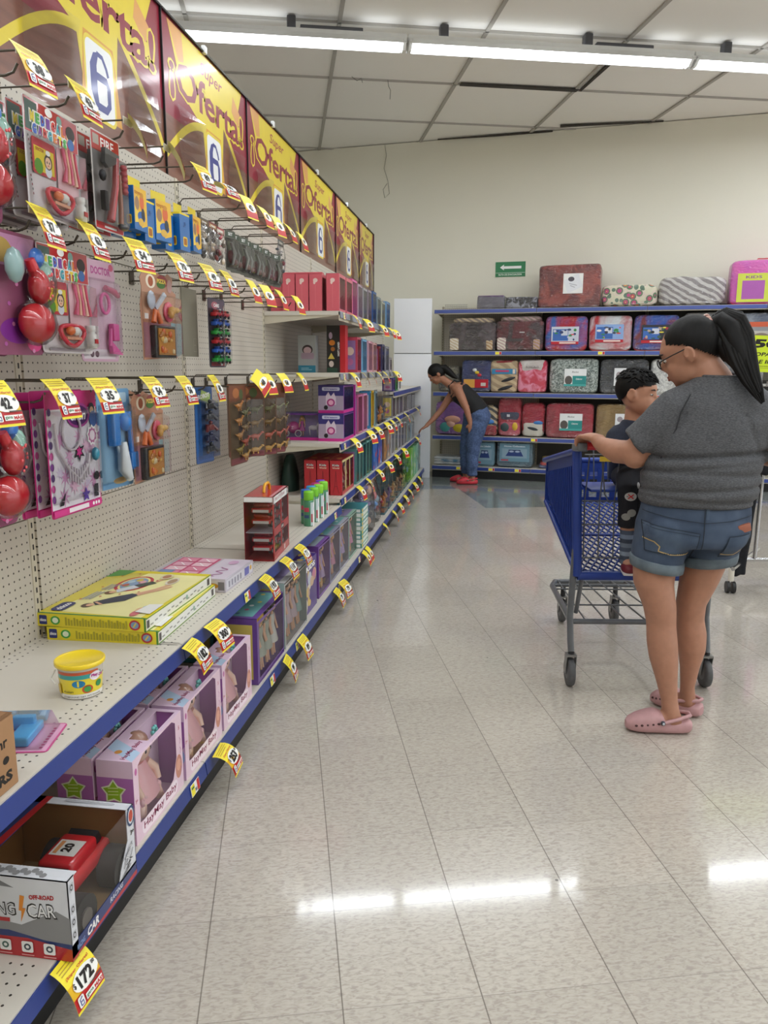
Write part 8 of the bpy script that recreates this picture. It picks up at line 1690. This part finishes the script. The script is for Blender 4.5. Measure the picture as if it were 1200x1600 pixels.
k = MB(); k.X = XD; k.tube([(-.205, 9.09, .835), (-.27, 9.09, .92), (-.35, 9.09, 1.0), (-.42, 9.09, 1.06), (-.475, 9.09, 1.105)], [.128, .124, .122, .128, .108], BLKT, n=22); k.ell((-.42, 9.09, .985), (.07, .10, .06), BLKT, 16)
remesh(k, 'tank_top', .010, 4, bw_, [BLKT], disp=lambda co: noise.noise(co * 12) * .006)
for y in (9.03, 9.15):
    k = MB(); k.X = XD; k.tube([(-.44, y, 1.19), (-.50, y, 1.20), (-.56, y, 1.14), (-.54, y, 1.05)], .008, BLKT, n=6); k.build('shoulder_strap', bw_)
JB = plain('blue_trouser_cloth', '#3b4d70', .85, 50, .12, .2, c2='#50628a')
k = MB(); k.X = XD; k.ell((-.195, 9.09, .80), (.13, .155, .13), JB, 20)
for x, y in ((-.262, 9.01), (-.345, 9.17)): k.tube([(x + .075, y + (.03 if y < 9.1 else -.03), .80), (x + .035, y, .62), (x, y, .42), (x, y, .22), (x + .002, y, .10)], [.118, .100, .080, .068, .058], JB, n=18)
remesh(k, 'blue_trousers', .011, 4, bw_, [JB], disp=lambda co: noise.noise(Vector((co.x * 9, co.y * 9, co.z * 12))) * .012)
clog(bw_, (-.195, 9.02, 0), (-.44, 8.985, 0), '#c02c3a', XD); clog(bw_, (-.29, 9.17, 0), (-.53, 9.20, 0), '#c02c3a', XD)
k = MB(); k.X = XD; hair_cap(k, DF, .98, (-.012, 0, .020), (.102, .086, .104), lambda v: v.z > -.015 + (1.1 * v.x if v.x < 0 else .5 * v.x), HAIR); k.ell(DF.p(-.03, 0, .01), (.085, .080, .088), HAIR, 18, rot=DF.m)
k.tube([(-.665, 9.05, 1.35), (-.615, 9.06, 1.345), (-.56, 9.06, 1.30), (-.505, 9.05, 1.255), (-.46, 9.03, 1.225)], [.035, .045, .042, .030, .008], HAIR, n=10); k.build('long_black_hair', bw_)
m = MB(); m.box((0, 0, 0), (.075, .004, .03), WHITE, bev=.001, ry=R(12)); m.box((.02, 0, -.018), (.05, .004, .018), WHITE, ry=R(-20)); o = m.build('folded_paper', None, (-.245, 8.935, .675)); tag(o, 'small white paper held in the bending woman\'s lowered hand', 'paper')

# ================================================================ CLOTHES RACK
CHR = P('#b8b8ba', .2, .9); rk = empty('clothes_rack', (1.75, 4.8, 0), 0, 'chrome rolling clothes rack cut by the right edge of the view', 'clothes rack')
k = MB(); k.tube([(-.30, 0, .16), (-.30, 0, .12)], .014, CHR); k.tube([(-.42, .10, .18), (.9, .30, .18)], .014, CHR, n=8); k.tube([(-.30, -.02, .155), (-.02, .42, .185)], .013, CHR, n=8); k.tube([(.75, .0, .155), (.70, .5, .185)], .013, CHR, n=8); k.tube([(.75, .0, .16), (.75, 0, .12)], .014, CHR)
k.tube([(-.13, .14, .19), (-.13, .14, 1.26)], .013, CHR, n=8); k.tube([(.72, .22, .19), (.72, .22, 1.26)], .013, CHR, n=8); k.tube([(-.34, .0, 1.255), (.95, .0, 1.255)], .011, CHR, n=8); k.tube([(-.13, .14, 1.25), (-.13, 0, 1.255)], .011, CHR, n=8); k.tube([(.72, .22, 1.25), (.72, 0, 1.255)], .011, CHR, n=8); k.build('frame', rk)
for x in (-.30, .75):
    k = MB(); k.tube([(x, 0, .155), (x, 0, .075)], .017, P('#d8d4c8', .4), n=10); c_ = k.build('caster', rk); w__ = MB(); [w__.cyl((x + s_ * .008, 0, .036), (x + s_ * .026, 0, .036), .036, P('#1e1e20', .4), n=18) for s_ in (-1, 1)]; w__.build('wheel', c_)
k = MB(); k.box((-.12, -.015, 1.42), (.42, .004, .27), clear_mat('acrylic_holder', .05, .05)); k.tube([(-.2, -.012, 1.28), (-.2, -.012, 1.255)], .006, CHR); k.build('sign_holder', rk)
m = MB(); YG = P('#d3e82a', .5); m.box((0, 0, 0), (.37, .003, .205), YG); f = Face(m, (-.185, -.0015, -.1025), (1, 0, 0), (0, 0, 1)); f.text('50%', .155, .160, .050, TK, .24, bold=.05, slant=.25); f.text('ROPA ESPECIAL', .175, .100, .022, TK, .30, bold=.03, slant=.25); f.text('DE INVIERNO', .175, .058, .022, TK, .26, bold=.03, slant=.25); f.rect(.02, .022, .35, .0235, TK); f.text('promotion', .09, .032, .008, TK, .12)
o = m.build('sale_sign', None, (1.598, 4.778, 1.432)); o.rotation_euler = (0, R(2), 0); tag(o, 'fluorescent yellow fifty percent sale sign on the clothes rack', 'sign')
CK = plain('dark_navy_cloth', '#0c0e16', .85, 60, .3, .3); 
def garment(pts, label, x, y):
    k = MB()
    for p in pts: k.loft(p, CK, 20)
    o = remesh(k, 'hanging_garment', .012, 3, None, [CK], disp=lambda co: math.sin(co.x * 90 + noise.noise(co * 6) * 4) * .006); o.location = (x, y, 0); return tag(o, label, 'clothing', 'dark clothes on the rack')
garment([[((0, 0, 1.23), .05, .03), ((0, 0, 1.17), .13, .05), ((0, 0, .95), .15, .06), ((0, 0, .74), .17, .07)]], 'dark navy coat hanging on the rack behind the woman\'s hip', 1.62, 4.80)
garment([[((0, 0, 1.22), .06, .03), ((0, 0, .9), .075, .04), ((-.01, 0, .5), .055, .035), ((-.03, 0, .2), .045, .03), ((-.04, 0, .085), .055, .03)]], 'long black trousers hanging almost to the floor from the rack', 1.545, 4.90)
garment([[((0, 0, 1.23), .05, .03), ((0, 0, 1.17), .13, .05), ((0, 0, .95), .15, .06), ((0, 0, .60), .17, .07)]], 'second dark coat on the rack past the edge of the view', 1.98, 4.80)
